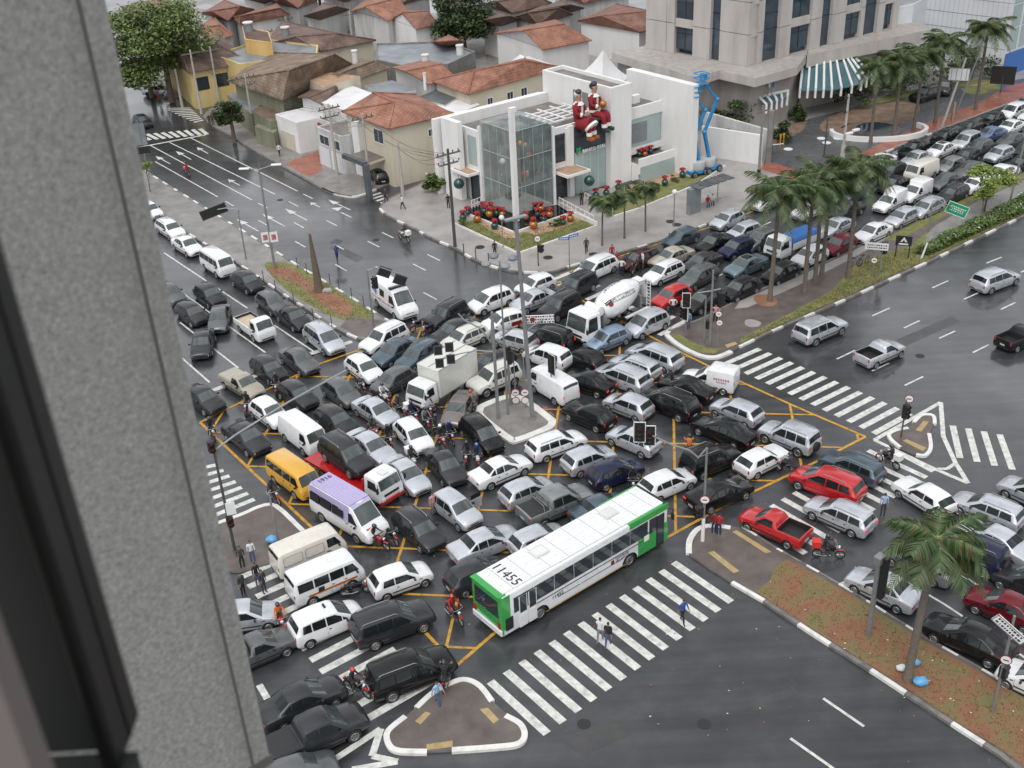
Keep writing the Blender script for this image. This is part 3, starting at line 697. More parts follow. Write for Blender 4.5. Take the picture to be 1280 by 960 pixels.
 if spare:
  parts.append(('spare_wheel',tyre_mesh(.33,.2),('T',(L0-.08,.05,.82),(0,0,math.pi/2))))
 return dict(kind=kind,parts=parts,wheels=wheels,wr=wr,W=W,L=L1-L0,h=max(s[4]for s in st))
P={}
HATCH=[(-1.88,.66,.36,.60,.66,.56),(-1.85,.75,.27,.80,.86,.63),(-1.77,.79,.22,.90,.97,.66),(-1.42,.81,.19,.92,1.35,.59),(-1.25,.815,.18,.92,1.40,.60),(-.5,.82,.17,.91,1.44,.61),(.20,.82,.17,.90,1.41,.60),(.34,.82,.17,.90,1.36,.60),(1.0,.81,.18,.87,.95,.70),(1.45,.79,.2,.81,.87,.67),(1.74,.74,.23,.70,.76,.60),(1.85,.68,.28,.60,.66,.55),(1.88,.60,.34,.50,.56,.5)]
P['hatch']=proto('hatch',HATCH,(-1.2,1.22),.29,[[(-1.33,.97),(-1.22,1.30),(-.62,1.34),(-.62,.965)],[(-.55,.965),(-.55,1.34),(.18,1.30),(.72,.95)]],(.32,1.0),(-1.42,-1.78))
P['hatch5']=proto('hatch5',HATCH,(-1.2,1.22),.29,[[(-1.38,.98),(-1.25,1.27),(-1.02,1.31),(-.95,.97)],[(-.89,.97),(-.95,1.32),(-.24,1.34),(-.24,.96)],[(-.17,.96),(-.17,1.34),(.18,1.30),(.72,.95)]],(.32,1.0),(-1.42,-1.78),mould=False)
SEDAN=[(-2.12,.66,.36,.66,.72,.56),(-2.09,.76,.28,.82,.88,.64),(-1.95,.80,.22,.91,.98,.68),(-1.50,.82,.19,.93,1.01,.70),(-1.30,.825,.18,.93,1.08,.66),(-.78,.83,.17,.92,1.38,.58),(-.4,.83,.17,.91,1.42,.59),(.15,.83,.17,.90,1.42,.59),(.34,.83,.17,.90,1.37,.59),(1.05,.82,.18,.87,.95,.70),(1.55,.80,.2,.81,.88,.67),(1.92,.74,.23,.70,.76,.60),(2.04,.68,.28,.60,.66,.55),(2.08,.60,.34,.50,.56,.5)]
P['sedan']=proto('sedan',SEDAN,(-1.28,1.28),.30,[[(-1.22,1.0),(-.88,1.26),(-.80,1.28),(-.80,.98)],[(-.74,.98),(-.70,1.31),(-.22,1.34),(-.22,.965)],[(-.15,.96),(-.15,1.34),(.18,1.30),(.78,.95)]],(.32,1.05),(-.78,-1.32),tail='h')
LSED=[(x*1.09,w*1.05,a,b,c,d*1.05)for x,w,a,b,c,d in SEDAN]
P['bigsedan']=proto('bigsedan',LSED,(-1.38,1.40),.31,[[(-1.36,1.0),(-.95,1.26),(-.86,1.28),(-.86,.98)],[(-.80,.98),(-.76,1.31),(-.22,1.34),(-.22,.965)],[(-.15,.96),(-.15,1.34),(.20,1.30),(.86,.95)]],(.35,1.14),(-.85,-1.44),tail='h',mould=False)
WAG=[(-2.10,.66,.36,.62,.68,.56),(-2.07,.76,.27,.84,.90,.64),(-2.0,.80,.22,.92,1.0,.66),(-1.78,.82,.19,.93,1.34,.60),(-1.62,.825,.18,.93,1.41,.60),(-.6,.83,.17,.91,1.45,.61),(.20,.83,.17,.90,1.42,.60),(.36,.83,.17,.90,1.37,.60),(1.05,.82,.18,.87,.95,.70),(1.55,.80,.2,.81,.88,.67),(1.88,.74,.23,.70,.76,.60),(2.0,.68,.28,.60,.66,.55),(2.04,.60,.34,.50,.56,.5)]
P['wagon']=proto('wagon',WAG,(-1.28,1.27),.30,[[(-1.68,.98),(-1.60,1.32),(-.98,1.35),(-.98,.975)],[(-.91,.975),(-.91,1.35),(-.24,1.35),(-.24,.965)],[(-.17,.96),(-.17,1.35),(.19,1.31),(.78,.95)]],(.34,1.05),(-1.79,-2.02),rails=(-1.5,.1))
MPV=[(-2.0,.68,.38,.68,.74,.58),(-1.97,.79,.28,.92,.98,.66),(-1.90,.83,.23,.98,1.06,.68),(-1.66,.85,.2,1.0,1.50,.64),(-1.5,.855,.19,1.0,1.57,.64),(-.6,.86,.18,.98,1.62,.65),(.28,.86,.18,.96,1.58,.64),(.46,.86,.18,.95,1.52,.63),(1.28,.84,.19,.92,1.0,.72),(1.62,.81,.21,.85,.92,.68),(1.88,.76,.24,.72,.78,.62),(1.99,.70,.3,.60,.66,.56),(2.02,.62,.36,.50,.56,.5)]
P['mpv']=proto('mpv',MPV,(-1.30,1.30),.31,[[(-1.58,1.06),(-1.50,1.44),(-1.08,1.48),(-1.08,1.05)],[(-1.01,1.05),(-1.01,1.49),(-.28,1.50),(-.28,1.03)],[(-.21,1.03),(-.21,1.50),(.28,1.46),(.62,1.25),(.62,1.01)],[(.68,1.01),(.68,1.2),(.98,1.0)]],(.44,1.28),(-1.67,-1.91),mould=False)
LMPV=[(x*1.14,w*1.06,a,b,c*1.0,d*1.06)for x,w,a,b,c,d in MPV]
P['lmpv']=proto('lmpv',LMPV,(-1.48,1.48),.33,[[(-1.80,1.06),(-1.70,1.44),(-1.12,1.48),(-1.12,1.05)],[(-1.05,1.05),(-1.05,1.49),(-.28,1.50),(-.28,1.03)],[(-.21,1.03),(-.21,1.50),(.30,1.46),(.90,1.12),(.90,1.01)]],(.5,1.45),(-1.9,-2.17),mould=False,rails=(-1.5,.1))
SUV=[(-2.05,.74,.46,.80,.86,.62),(-2.02,.83,.38,.98,1.04,.68),(-1.97,.86,.34,1.05,1.14,.70),(-1.82,.87,.33,1.06,1.62,.66),(-1.70,.875,.32,1.06,1.69,.66),(-.6,.88,.31,1.05,1.72,.67),(.22,.88,.31,1.04,1.68,.66),(.38,.88,.31,1.03,1.62,.66),(.98,.87,.32,1.02,1.10,.74),(1.5,.85,.34,.98,1.05,.72),(1.85,.81,.37,.88,.95,.68),(1.96,.76,.42,.76,.82,.62),(2.0,.70,.46,.62,.68,.56)]
P['suv']=proto('suv',SUV,(-1.24,1.25),.37,[[(-1.72,1.12),(-1.64,1.58),(-1.02,1.60),(-1.02,1.11)],[(-.95,1.11),(-.95,1.60),(-.26,1.61),(-.26,1.10)],[(-.19,1.10),(-.19,1.60),(.20,1.56),(.72,1.09)]],(.36,.98),(-1.83,-1.98),rails=(-1.6,.1),plate_z=.72)
P['suvspare']=proto('suvspare',SUV,(-1.24,1.25),.37,[[(-1.72,1.12),(-1.64,1.58),(-1.02,1.60),(-1.02,1.11)],[(-.95,1.11),(-.95,1.60),(-.26,1.61),(-.26,1.10)],[(-.19,1.10),(-.19,1.60),(.20,1.56),(.72,1.09)]],(.36,.98),(-1.83,-1.98),rails=(-1.6,.1),spare=True,plate_z=.6)
BSUV=[(x*1.15,w*1.05,a,b,c,d*1.05)for x,w,a,b,c,d in SUV]
P['bigsuv']=proto('bigsuv',BSUV,(-1.42,1.42),.37,[[(-2.0,1.12),(-1.90,1.58),(-1.16,1.60),(-1.16,1.11)],[(-1.09,1.11),(-1.09,1.60),(-.28,1.61),(-.28,1.10)],[(-.2,1.10),(-.2,1.60),(.24,1.56),(.84,1.09)]],(.41,1.13),(-2.1,-2.28),rails=(-1.9,.1),plate_z=.72)
PICK=[(-2.15,.74,.36,.80,.86,.72),(-2.12,.81,.28,.98,1.02,.76),(-1.9,.83,.26,1.02,1.06,.78),(-.50,.83,.24,1.0,1.05,.76),(-.42,.83,.24,.96,1.34,.60),(-.25,.83,.24,.94,1.44,.61),(.30,.83,.24,.92,1.45,.61),(.45,.83,.24,.92,1.40,.60),(1.10,.82,.24,.89,.97,.70),(1.6,.80,.25,.83,.90,.67),(1.95,.74,.27,.72,.78,.60),(2.08,.68,.31,.62,.68,.55),(2.12,.60,.36,.52,.58,.5)]
P['pickup']=proto('pickup',PICK,(-1.36,1.34),.31,[[(-.28,.99),(-.22,1.36),(.28,1.37),(.86,.97)]],(.43,1.10),None,bed=(-2.04,-.56,.62),tail='v',plate_z=.62)
DCAB=[(-2.6,.80,.50,.92,.98,.80),(-2.57,.88,.42,1.10,1.14,.84),(-2.3,.90,.40,1.14,1.18,.86),(-1.0,.90,.40,1.14,1.18,.84),(-.90,.90,.38,1.10,1.55,.68),(-.75,.90,.38,1.09,1.72,.68),(-.1,.90,.38,1.09,1.77,.69),(.50,.90,.38,1.08,1.74,.68),(.66,.90,.38,1.08,1.68,.68),(1.35,.89,.38,1.06,1.14,.78),(1.95,.87,.4,1.0,1.07,.75),(2.35,.82,.42,.88,.94,.68),(2.5,.76,.46,.76,.82,.62),(2.54,.68,.5,.64,.7,.55)]
P['dcab']=proto('dcab',DCAB,(-1.55,1.55),.40 if.40 in WH else.37,[[(-.78,1.16),(-.72,1.62),(-.12,1.65),(-.12,1.15)],[(-.05,1.15),(-.05,1.66),(.48,1.62),(1.05,1.13)]],(.64,1.35),None,bed=(-2.46,-1.06,.74),tail='v',plate_z=.72)
KOM=[(-2.15,.74,.42,1.0,1.10,.66),(-2.11,.82,.34,1.10,1.60,.70),(-2.0,.85,.30,1.12,1.88,.70),(-1.8,.86,.28,1.12,1.94,.70),(0,.86,.28,1.12,1.95,.71),(1.5,.86,.28,1.12,1.93,.70),(1.68,.855,.28,1.12,1.86,.68),(2.03,.84,.29,1.10,1.20,.70),(2.12,.80,.32,.95,1.02,.66),(2.15,.74,.38,.80,.86,.62)]
KW=[[(-2.0+.1,1.20),(-1.9,1.72),(-1.0,1.72),(-1.0,1.20)],[(-.92,1.20),(-.92,1.72),(-.05,1.72),(-.05,1.20)],[(.03,1.20),(.03,1.72),(.85,1.72),(.85,1.20)],[(.93,1.20),(.93,1.72),(1.45,1.72),(1.78,1.2)]]
P['kombi']=proto('kombi',KOM,(-1.2,1.2),.33 if.33 in WH else.34,KW,(1.66,2.03),(-2.02,-2.12),mould=False,tail='v',head=.88,grille=False,plate_z=.6)
P['kombivan']=proto('kombivan',KOM,(-1.2,1.2),.34,[KW[3]],(1.66,2.03),(-2.02,-2.12),mould=False,tail='v',head=.88,grille=False,plate_z=.6)
KPK=[(-2.15,.80,.50,.95,1.02,.82),(-2.12,.84,.46,1.05,1.12,.83),(.55,.86,.34,1.05,1.12,.83),(.62,.86,.30,1.12,1.55,.70),(.72,.86,.28,1.12,1.84,.70),(1.0,.86,.28,1.12,1.93,.70),(1.5,.86,.28,1.12,1.92,.70),(1.68,.855,.28,1.12,1.86,.68),(2.03,.84,.29,1.10,1.20,.70),(2.12,.80,.32,.95,1.02,.66),(2.15,.74,.38,.80,.86,.62)]
P['kombipick']=proto('kombipick',KPK,(-1.2,1.2),.34,[[(.93,1.20),(.93,1.72),(1.45,1.72),(1.78,1.2)]],(1.66,2.03),None,bed=(-2.05,.48,.85),mould=False,head=.88,grille=False,plate_z=.7)
FIO=[(-1.98,.74,.36,.8,.95,.72),(-1.95,.80,.28,1.2,1.74,.74),(-1.85,.82,.24,1.2,1.84,.76),(-.20,.82,.22,1.2,1.86,.76),(-.08,.82,.22,1.1,1.80,.72),(.05,.82,.22,.92,1.48,.62),(.28,.82,.22,.90,1.42,.61),(.98,.81,.22,.87,.95,.70),(1.5,.79,.22,.81,.87,.67),(1.85,.74,.24,.70,.76,.60),(1.97,.68,.28,.60,.66,.55),(2.0,.60,.34,.50,.56,.5)]
P['minivan_box']=proto('minivan_box',FIO,(-1.25,1.28),.29,[[(-.02,.97),(.0,1.36),(.2,1.36),(.74,.95)]],(.24,.98),None,plate_z=.6)
AMB=[(-2.75,.82,.42,1.2,1.5,.78),(-2.72,.92,.36,1.3,2.3,.78),(-2.6,.95,.34,1.3,2.42,.78),(-1.0,.96,.33,1.3,2.46,.80),(1.15,.96,.33,1.3,2.44,.78),(1.35,.96,.33,1.28,2.3,.74),(2.15,.95,.34,1.22,1.36,.82),(2.55,.92,.36,1.05,1.14,.78),(2.72,.84,.4,.85,.92,.7),(2.75,.78,.44,.72,.78,.64)]
AW=[[(.78,1.38),(.78,2.0),(1.30,2.0),(1.85,1.34)]]
P['ambulance']=proto('ambulance',AMB,(-1.6,1.65),.37,AW+[[(-.9,1.45),(-.9,2.05),(-.1,2.05),(-.1,1.45)]],(1.3,2.15),(-2.6,-2.72),mould=False,plate_z=.7)
P['minibus']=proto('minibus',AMB,(-1.6,1.65),.37,AW+[[(-2.5,1.4),(-2.5,2.0),(-1.6,2.0),(-1.6,1.4)],[(-1.5,1.4),(-1.5,2.0),(-.5,2.0),(-.5,1.4)],[(-.4,1.4),(-.4,2.0),(.68,2.0),(.68,1.4)]],(1.3,2.15),(-2.6,-2.72),mould=False,plate_z=.7)
OLDH=[(-1.86,.68,.38,.66,.72,.58),(-1.84,.77,.3,.84,.88,.64),(-1.78,.79,.25,.92,.96,.66),(-1.30,.80,.22,.93,1.33,.60),(-1.1,.80,.21,.93,1.37,.60),(-.3,.80,.21,.92,1.38,.60),(.15,.80,.21,.91,1.36,.60),(.28,.80,.21,.91,1.31,.60),(.82,.80,.21,.89,.95,.68),(1.4,.79,.22,.86,.90,.67),(1.84,.77,.25,.80,.84,.66),(1.92,.75,.3,.70,.74,.62),(1.94,.72,.36,.60,.64,.6)]
P['oldhatch']=proto('oldhatch',OLDH,(-1.15,1.25),.29,[[(-1.25,.98),(-1.08,1.28),(-.52,1.29),(-.52,.97)],[(-.45,.97),(-.45,1.29),(.14,1.27),(.58,.96)]],(.26,.82),(-1.32,-1.79))
VEH_COUNT=0
def place(kind,col,cx,cy,dx,dy,label,cat='car',group='vehicles jammed across the junction',z0=0.0,name=None,lit=False,detail=None,extra=None):
 p=P[kind];h=p['h']
 a=G(cx,cy,z0+h*.5);b=G(cx+dx*8/math.hypot(dx,dy),cy+dy*8/math.hypot(dx,dy),z0+h*.5)
 ang=math.atan2(b.y-a.y,b.x-a.x)
 dist=(a-Vector((0,0,CAM_H))).length
 root=empty(name or NAMES.get(kind,'parked_car'),(a.x,a.y,z0),ang,label,cat,group)
 far=dist>150;root.scale=(random.uniform(.965,1.03),random.uniform(.98,1.02),random.uniform(.97,1.03))
 for nm,me,tr in p['parts']:
  if far and nm in('licence_plate','body_trim'):continue
  o=child(nm,me,root,slots={0:'paint_'+col}if nm=='body' else({0:'tail_lamp_lit'}if(lit and nm=='tail_light')else({0:'lamp_lit'}if(lit==2 and nm=='headlight')else None)))
  if tr:o.location=tr[1];o.rotation_euler=tr[2]
 wk=p['wr']if p['wr']in WH else.30 if p['wr']<.32 else.34 if p['wr']<.36 else.37
 ty,ri=WH[wk]
 for wx in p['wheels']:
  for s in(-1,1):
   wdg=child('wheel',ty,root,(wx,s*(p['W']-.10),wk))
   if not far:child('rim',ri,wdg)
 return root
NAMES=dict(hatch='hatchback_car',hatch5='hatchback_car',oldhatch='hatchback_car',sedan='sedan_car',bigsedan='sedan_car',wagon='estate_car',mpv='minivan',lmpv='minivan',suv='suv',suvspare='suv',bigsuv='suv',pickup='pickup_truck',dcab='pickup_truck',kombi='passenger_van',kombivan='panel_van',kombipick='pickup_van',minivan_box='box_van',ambulance='ambulance',minibus='minibus')
# ================================================================== LARGE VEHICLES
def at_px(cx,cy,dx,dy,z):
 a=G(cx,cy,z);b=G(cx+dx*8/math.hypot(dx,dy),cy+dy*8/math.hypot(dx,dy),z)
 return a,math.atan2(b.y-a.y,b.x-a.x)
def wheels(root,spots,r=.48,wd=.28,key='big'):
 for x,y in spots:
  wv=child('wheel',WH[key][0],root,(x,y,r));child('rim',WH[key][1],wv)
def part(b,name,root,**k):return b.build(name,root,**k)
def lamps(root,x,ys,z,mat='headlamp',name='headlight',size=(.06,.3,.18)):
 for y in ys:
  b=MB();b.box((x,y,z),size,mat);b.build(name,root)
def bus():
 r0,f0=G(625,803),G(838,681)
 rear=G(629,804);front=G(836,680);t=(front-rear);t.z=0;L=12.4;t.normalize();n=Vector((-t.y,t.x,0))
 mid=rear+t*L/2+n*1.27
 root=empty('city_bus',(mid.x,mid.y,0),math.atan2(t.y,t.x),'long white and green city bus crossing the junction beside the zebra crossing','bus')
 Hh,W=3.05,1.27
 b=MB()
 def ring(x0,x1,m,zb=.35):b.box(((x0+x1)/2,0,(zb+Hh)/2),(x1-x0,2*W,Hh-zb),m)
 b.box((0,0,1.70),(L,2*W,2.7),'paint_white')
 me=b.mesh('body',smooth=True,bevel=.12,seg=3);me=cut(me,[(x,s*1.35,.42,.60,.5)for x in(-3.55,3.15)for s in(-1,1)])
 me.materials.append(M('paint_green'))
 for p in me.polygons:
  c=p.center
  if p.material_index==0 and p.normal.z<.75:
   if c.x<-5.9 and c.z>.8:p.material_index=2
 me.materials.append(M('trim_black'))if len(me.materials)<4 else None
 body=child('body',me,root)
 b=MB();b.box((0,0,Hh+.045),(L-.55,2*W-.32,.07),'paint_white')
 for yy in(-.55,0,.55):b.box((0,yy,Hh+.085),(L-1,.05,.02),'paint_white')
 for q in range(9):b.box((-5.2+q*1.3,0,Hh+.084),(.025,2*W-.34,.012),'concrete')
 roof=part(b,'roof',root,bevel=.0)
 for x in(-2.9,.15,3.0):
  pass
 for x,y in((-2.3,.25),(2.9,.25)):
  b=MB();b.box((x,y,Hh+.13),(.95,.8,.1),'paint_bone');b.box((x,y,Hh+.185),(.75,.6,.02),'roof_white');b.build('roof_hatch',root,bevel=.02)
 for x,y in((-4.4,.1),(.5,.1)):
  b=MB();b.box((x,y,Hh+.11),(.45,.3,.06),'paint_white',taper=.8);b.build('roof_vent',root)
 for s in(-1,1):
  b=MB();b.box((5.0,s*(W+.008),1.12),(2.4,.02,1.35),'paint_green');b.box((4.65,s*(W+.008),2.86),(3.1,.02,.36),'paint_green');b.build('green_panel',root)
  b=MB();b.box((-5.88,s*(W+.008),1.9),(.55,.02,2.2),'paint_green');b.build('green_panel',root)
 b=MB();b.box((4.75,0,Hh-.03+.05),(.01,.01,.01),'paint_green')
 b=MB()
 for s in(-1,1):b.box((4.6,s*(W-.1),Hh+.012),(3.1,.2,.05),'paint_green')
 b.box((-6.05,0,Hh+.01),(.5,2*W-.1,.06),'paint_green');b.box((6.0,0,Hh+.01),(.3,2*W-.1,.06),'trim_black');b.build('roof_edge',root)
 xs=[-5.35+i*1.42 for i in range(7)]
 for s in(-1,1):
  for i,x in enumerate(xs):
   b=MB();b.box((x+.68,s*(W+.01),2.1),(1.37,.03,1.0),'glass_dark');b.box((x+.68,s*(W+.03),2.28),(1.3,.015,.03),'trim_black');b.build('window',root)
  b=MB();b.box((4.98,s*(W+.012),2.1),(.62,.03,1.0),'glass_dark');b.build('window',root)
 for x in(-4.75,-4.1):
  b=MB();b.box((x,-W-.015,1.45),(.56,.05,2.1),'paint_white');d=b.build('door',root)
  b=MB();b.box((x,-W-.045,1.95),(.44,.02,1.1),'glass_dark');b.box((x,-W-.045,.9),(.44,.02,.7),'paint_white');b.build('door_glass',d)
 b=MB();b.box((5.55,-W-.015,1.45),(.62,.05,2.2),'trim_black');d=b.build('door',root)
 b=MB();b.box((5.55,-W-.045,1.5),(.5,.02,1.9),'glass_dark');b.build('door_glass',d)
 b=MB();b.box((-5.72,-W-.03,1.1),(.5,.04,.8),'trim_black');b.build('grille',root)
 for x in(-1.5,.2,1.8):
  b=MB();b.box((x,-W-.012,.95),(1.6,.012,.03),'trim_black');b.build('skirt_seam',root)
 b=MB()
 for s in(-1,1):b.box((0.1,s*(W+.012),1.36),(8.3,.015,.05),'trim_black');b.box((-.2,s*(W+.012),.42),(6.0,.015,.03),'yellow_line')
 b.build('side_line',root)
 b=MB();b.box((6.2,0,1.95),(.06,2.3,1.5),'windscreen_glass');b.build('windscreen',root,bevel=.02)
 b=MB();b.box((6.2,0,2.86),(.05,1.7,.28),'black_glossy');b.build('destination_display',root)
 b=MB();b.box((-6.21,0,2.1),(.05,2.0,1.15),'glass_dark');b.build('rear_window',root,bevel=.02)
 b=MB();b.box((-6.22,0,.62),(.12,2.5,.38),'paint_white');b.build('rear_bumper',root,bevel=.04)
 b=MB();b.box((6.2,0,.62),(.12,2.5,.42),'paint_green');b.build('front_bumper',root,bevel=.04)
 lamps(root,-6.24,(-1.05,1.05),1.1,'tail_lamp','tail_light',(.05,.18,.4));lamps(root,6.25,(-.95,.95),.75)
 for s in(-1,1):
  b=MB();b.tube([(6.1,s*1.2,2.7),(6.45,s*1.4,2.6),(6.45,s*1.4,2.2)],.025,'trim_black');b.box((6.45,s*1.4,2.05),(.08,.22,.42),'trim_black');b.build('mirror',root)
 wheels(root,[(x,s*1.08)for x in(-3.55,3.15)for s in(-1,1)])
 def word(s,size,loc,rot,mat='black_matt',nm='fleet_number'):
  o=child(nm,text_mesh(s,size,.004,mat),root,loc,rot);return o
 word('11455',.85,(-5.05,1.05,Hh+.1),(0,0,-math.pi/2))
 word('11455',.34,(-2.75,-W-.02,1.0),(math.pi/2,0,0))
 word('CIDADE DE\nSÃO PAULO',.2,(2.0,-W-.02,1.16),(math.pi/2,0,0),nm='operator_mark')
 b=MB();b.box((1.78,-W-.02,1.12),(.24,.01,.26),'red_lens_off');b.build('emblem',root)
 b=MB();b.box((4.45,-W-.03,1.45),(.4,.01,.4),'white_paint');b.build('notice',root)
def cut(me,cyls):
 """wheel arches: cylinders (x, y, z, radius, width) cut out of a shell"""
 me.materials.append(M('trim_black'))
 o=D.objects.new('t',me);COL.objects.link(o);c=MB();c.mi(me.materials[0])
 for x,y,z,r,w_ in cyls:c.cyl((x,y-w_,z),(x,y+w_,z),r,'trim_black',n=22)
 co=D.objects.new('c',c.mesh('c'));COL.objects.link(co)
 bo=o.modifiers.new('b','BOOLEAN');bo.operation='DIFFERENCE';bo.object=co;bo.solver='EXACT'
 dg=bpy.context.evaluated_depsgraph_get();dg.update();r=D.meshes.new_from_object(o.evaluated_get(dg));D.objects.remove(o);D.objects.remove(co)
 smooth_mesh(r,40);return r
bus()
def cab(root,x,W=1.0,h=2.35,ln=1.6,mat='paint_white',zb=.5,label=None,bumper='trim_black'):
 st=[(x,W*.96,zb,1.35,h-.05,W*.86),(x+.05,W,zb,1.35,h,W*.88),(x+ln-.42,W,zb,1.35,h,W*.88),(x+ln-.3,W,zb,1.35,h-.06,W*.86),(x+ln-.04,W,zb,1.28,1.42,W*.9),(x+ln,W*.96,zb+.05,1.0,1.08,W*.88)]
 me=loft(st);me.materials.append(M(mat));me=bake(me,.05,2,limit=22);smooth_mesh(me,40)
 c=child('cab',me,root)
 b=MB();x0,x1=x+ln-.29,x+ln-.05;z1,z0=h-.12,1.48;dx=.03
 b.add([(x1+dx,-W*.82,z0),(x1+dx,W*.82,z0),(x0+dx,W*.78,z1),(x0+dx,-W*.78,z1)],[(0,1,2,3)],'windscreen_glass');b.build('windscreen',root)
 for s in(-1,1):
  b=MB();v=[(x+.4,s*(W*.97+.03),1.42),(x+ln-.2,s*(W*.97+.03),1.42),(x+ln-.42,s*(W*.9+.03),h-.22),(x+.4,s*(W*.9+.03),h-.22)]
  b.add(v,[(0,1,2,3)],'car_glass');b.build('side_window',root)
  b=MB();b.box((x+ln+.05,s*(W+.14),1.7),(.06,.16,.4),'trim_black');b.tube([(x+ln-.1,s*W*.95,2.0),(x+ln+.05,s*(W+.14),1.9)],.02,'trim_black');b.build('mirror',root)
 b=MB();b.box((x+ln+.03,0,zb+.12),(.12,W*2,.26),bumper);b.build('front_bumper',root,bevel=.03)
 b=MB();b.box((x+ln+.01,0,1.05),(.03,W*1.2,.16),'trim_black');b.build('grille',root)
 lamps(root,x+ln+.06,(-W*.72,W*.72),.82)
def chassis(root,x0,x1,z=.72,W=.75):
 b=MB()
 for s in(-1,1):b.box(((x0+x1)/2,s*W*.6,z),(x1-x0,.1,.2),'trim_black')
 for k in range(5):b.box((x0+(x1-x0)*k/4,0,z),(.1,W*1.2,.14),'trim_black')
 b.build('chassis',root)
def big_truck(nm,cx,cy,dx,dy,z,label,group='vehicles jammed across the junction',cat='truck'):
 a,ang=at_px(cx,cy,dx,dy,z);return empty(nm,(a.x,a.y,0),ang,label,cat,group)
t=big_truck('box_truck',551,474,-1,.62,1.5,'cream box lorry with white cab left of the central island')
cab(t,1.35,.98,2.2,1.45);chassis(t,-2.9,1.6)
b=MB();b.box((-.85,0,1.95),(4.2,2.1,2.2),'paint_bone');b.build('cargo_box',t,bevel=.04)
b=MB();b.box((-.85,0,3.065),(4.1,.05,.02),'concrete_dark')
for s in(-1,1):b.box((-.85,s*1.04,3.06),(4.2,.05,.04),'steel_grey');b.box((-.85,s*1.06,.88),(4.2,.03,.06),'steel_grey')
b.build('box_edge_trim',t);wheels(t,[(x,s*.86)for x in(-1.9,1.95)for s in(-1,1)],.37,.2,.37)
t=big_truck('concrete_mixer_truck',764,388,-1,.47,1.7,'white concrete mixer truck with sloping drum between the dark cars and the red hatchback')
cab(t,2.3,1.2,2.75,1.7,zb=.6);chassis(t,-3.6,2.6,.95,1.0)
prof=[(-3.0,.55),(-2.9,.62),(-2.2,.95),(-1.2,1.17),(-.3,1.20),(.5,1.05),(1.15,.72),(1.2,.6)]
b=MB();n=28;vs=[];tilt=rad(13)
for x,r in prof:
 for i in range(n):
  a=2*math.pi*i/n;p=Vector((x,r*math.cos(a),r*math.sin(a)));p.rotate(Euler((0,tilt,0)));vs.append(p+Vector((.2,0,2.35)))
fs=[(k*n+i,k*n+(i+1)%n,(k+1)*n+(i+1)%n,(k+1)*n+i)for k in range(len(prof)-1)for i in range(n)]
b.add(vs,fs+[tuple(range(n)),tuple(range(len(vs)-n,len(vs)))],'paint_white');drum=b.build('drum',t,smooth=True)
def drum_pt(x,a,off=.015):
 for(xa,ra),(xb,rb)in zip(prof,prof[1:]):
  if xa<=x<=xb:r=ra+(rb-ra)*(x-xa)/(xb-xa)+off
 p=Vector((x,r*math.cos(a),r*math.sin(a)));p.rotate(Euler((0,tilt,0)));return p+Vector((.2,0,2.35))
b=MB()
for k in range(60):
 x0,x1=-2.1+k*.05,-2.05+k*.05;a0=math.pi/2*.0+.22+(x0+2.1)*.17
 for s in(1,):
  lo,hi=a0-.0,a0+.34
  b.add([drum_pt(x0,lo,.012),drum_pt(x1,lo,.012),drum_pt(x1,hi,.012),drum_pt(x0,hi,.012)],[(0,1,2,3)],'steel_grey' if x0<.35 else 'trim_black')
b.build('painted_band',drum)
word=[(1,1,1),(1,0,1),(1,1,0),(1,1,1),(0,1,1),(1,0,1),(1,1,1),(1,0,0)]
b=MB()
for side,abase in((1,.3),(-1,math.pi/2+.15)):
 for i,cc in enumerate(word):
  for j,c_ in enumerate(cc):
   if c_:
    x=-1.7+i*.25;a0=abase+j*.075+(x+2.1)*.17*(1 if side==1 else.0);a1=a0+.055
    b.add([drum_pt(x,a0,.03),drum_pt(x+.16,a0,.03),drum_pt(x+.16,a1,.03),drum_pt(x,a1,.03)],[(0,1,2,3)],'white_paint' if side==1 else 'black_matt')
b.build('drum_lettering',drum)
b=MB();vs=[drum_pt(.55+.2*math.cos(q*math.pi/6),.62+.17*math.sin(q*math.pi/6),.035)for q in range(12)];b.add(vs,[tuple(range(12))],'red_lens_off');b.build('drum_emblem',drum)
b=MB();b.cyl((1.9,-.75,2.55),(1.9,.75,2.55),.42,'paint_white',n=20);b.build('water_tank',t,smooth=True,bevel=.04)
b=MB();b.box((1.5,0,1.5),(.35,1.6,1.2),'steel_grey');b.box((-2.9,0,1.6),(.25,1.1,1.2),'steel_grey');b.build('drum_support',t,bevel=.03)
b=MB();b.box((-3.15,0,3.2),(.55,.75,.4),'paint_white',taper=1.25);b.tube([(-3.5,0,3.0),(-3.9,0,2.2),(-4.0,0,1.6)],[.28,.24,.22],'paint_white',n=12);b.build('hopper',t)
b=MB()
for k in range(8):b.box((-3.55,.75,1.0+k*.3),(.04,.4,.04),'white_paint')
for y in(.56,.94):b.box((-3.55,y,2.1),(.05,.05,2.6),'white_paint')
b.build('ladder',t)
b=MB()
for s in(-1,1):b.box((-1.9,s*1.05,1.18),(2.6,.32,.06),'paint_white')
b.build('mudguard',t);wheels(t,[(x,s*1.0)for x in(-2.5,-1.3,2.9)for s in(-1,1)])
t=big_truck('tow_truck',443,590,1,.55,1.0,'red flatbed tow truck with white cab carrying the dark suv')
cab(t,2.1,1.0,2.2,1.5,bumper='paint_red');chassis(t,-3.6,2.3)
b=MB();b.box((-.9,0,.92),(5.8,2.2,.14),'paint_red');b.box((2.0,0,1.4),(.1,2.0,.9),'paint_red')
for s in(-1,1):b.box((-.9,s*1.12,.98),(5.8,.07,.16),'paint_red')
b.build('flatbed',t,bevel=.02)
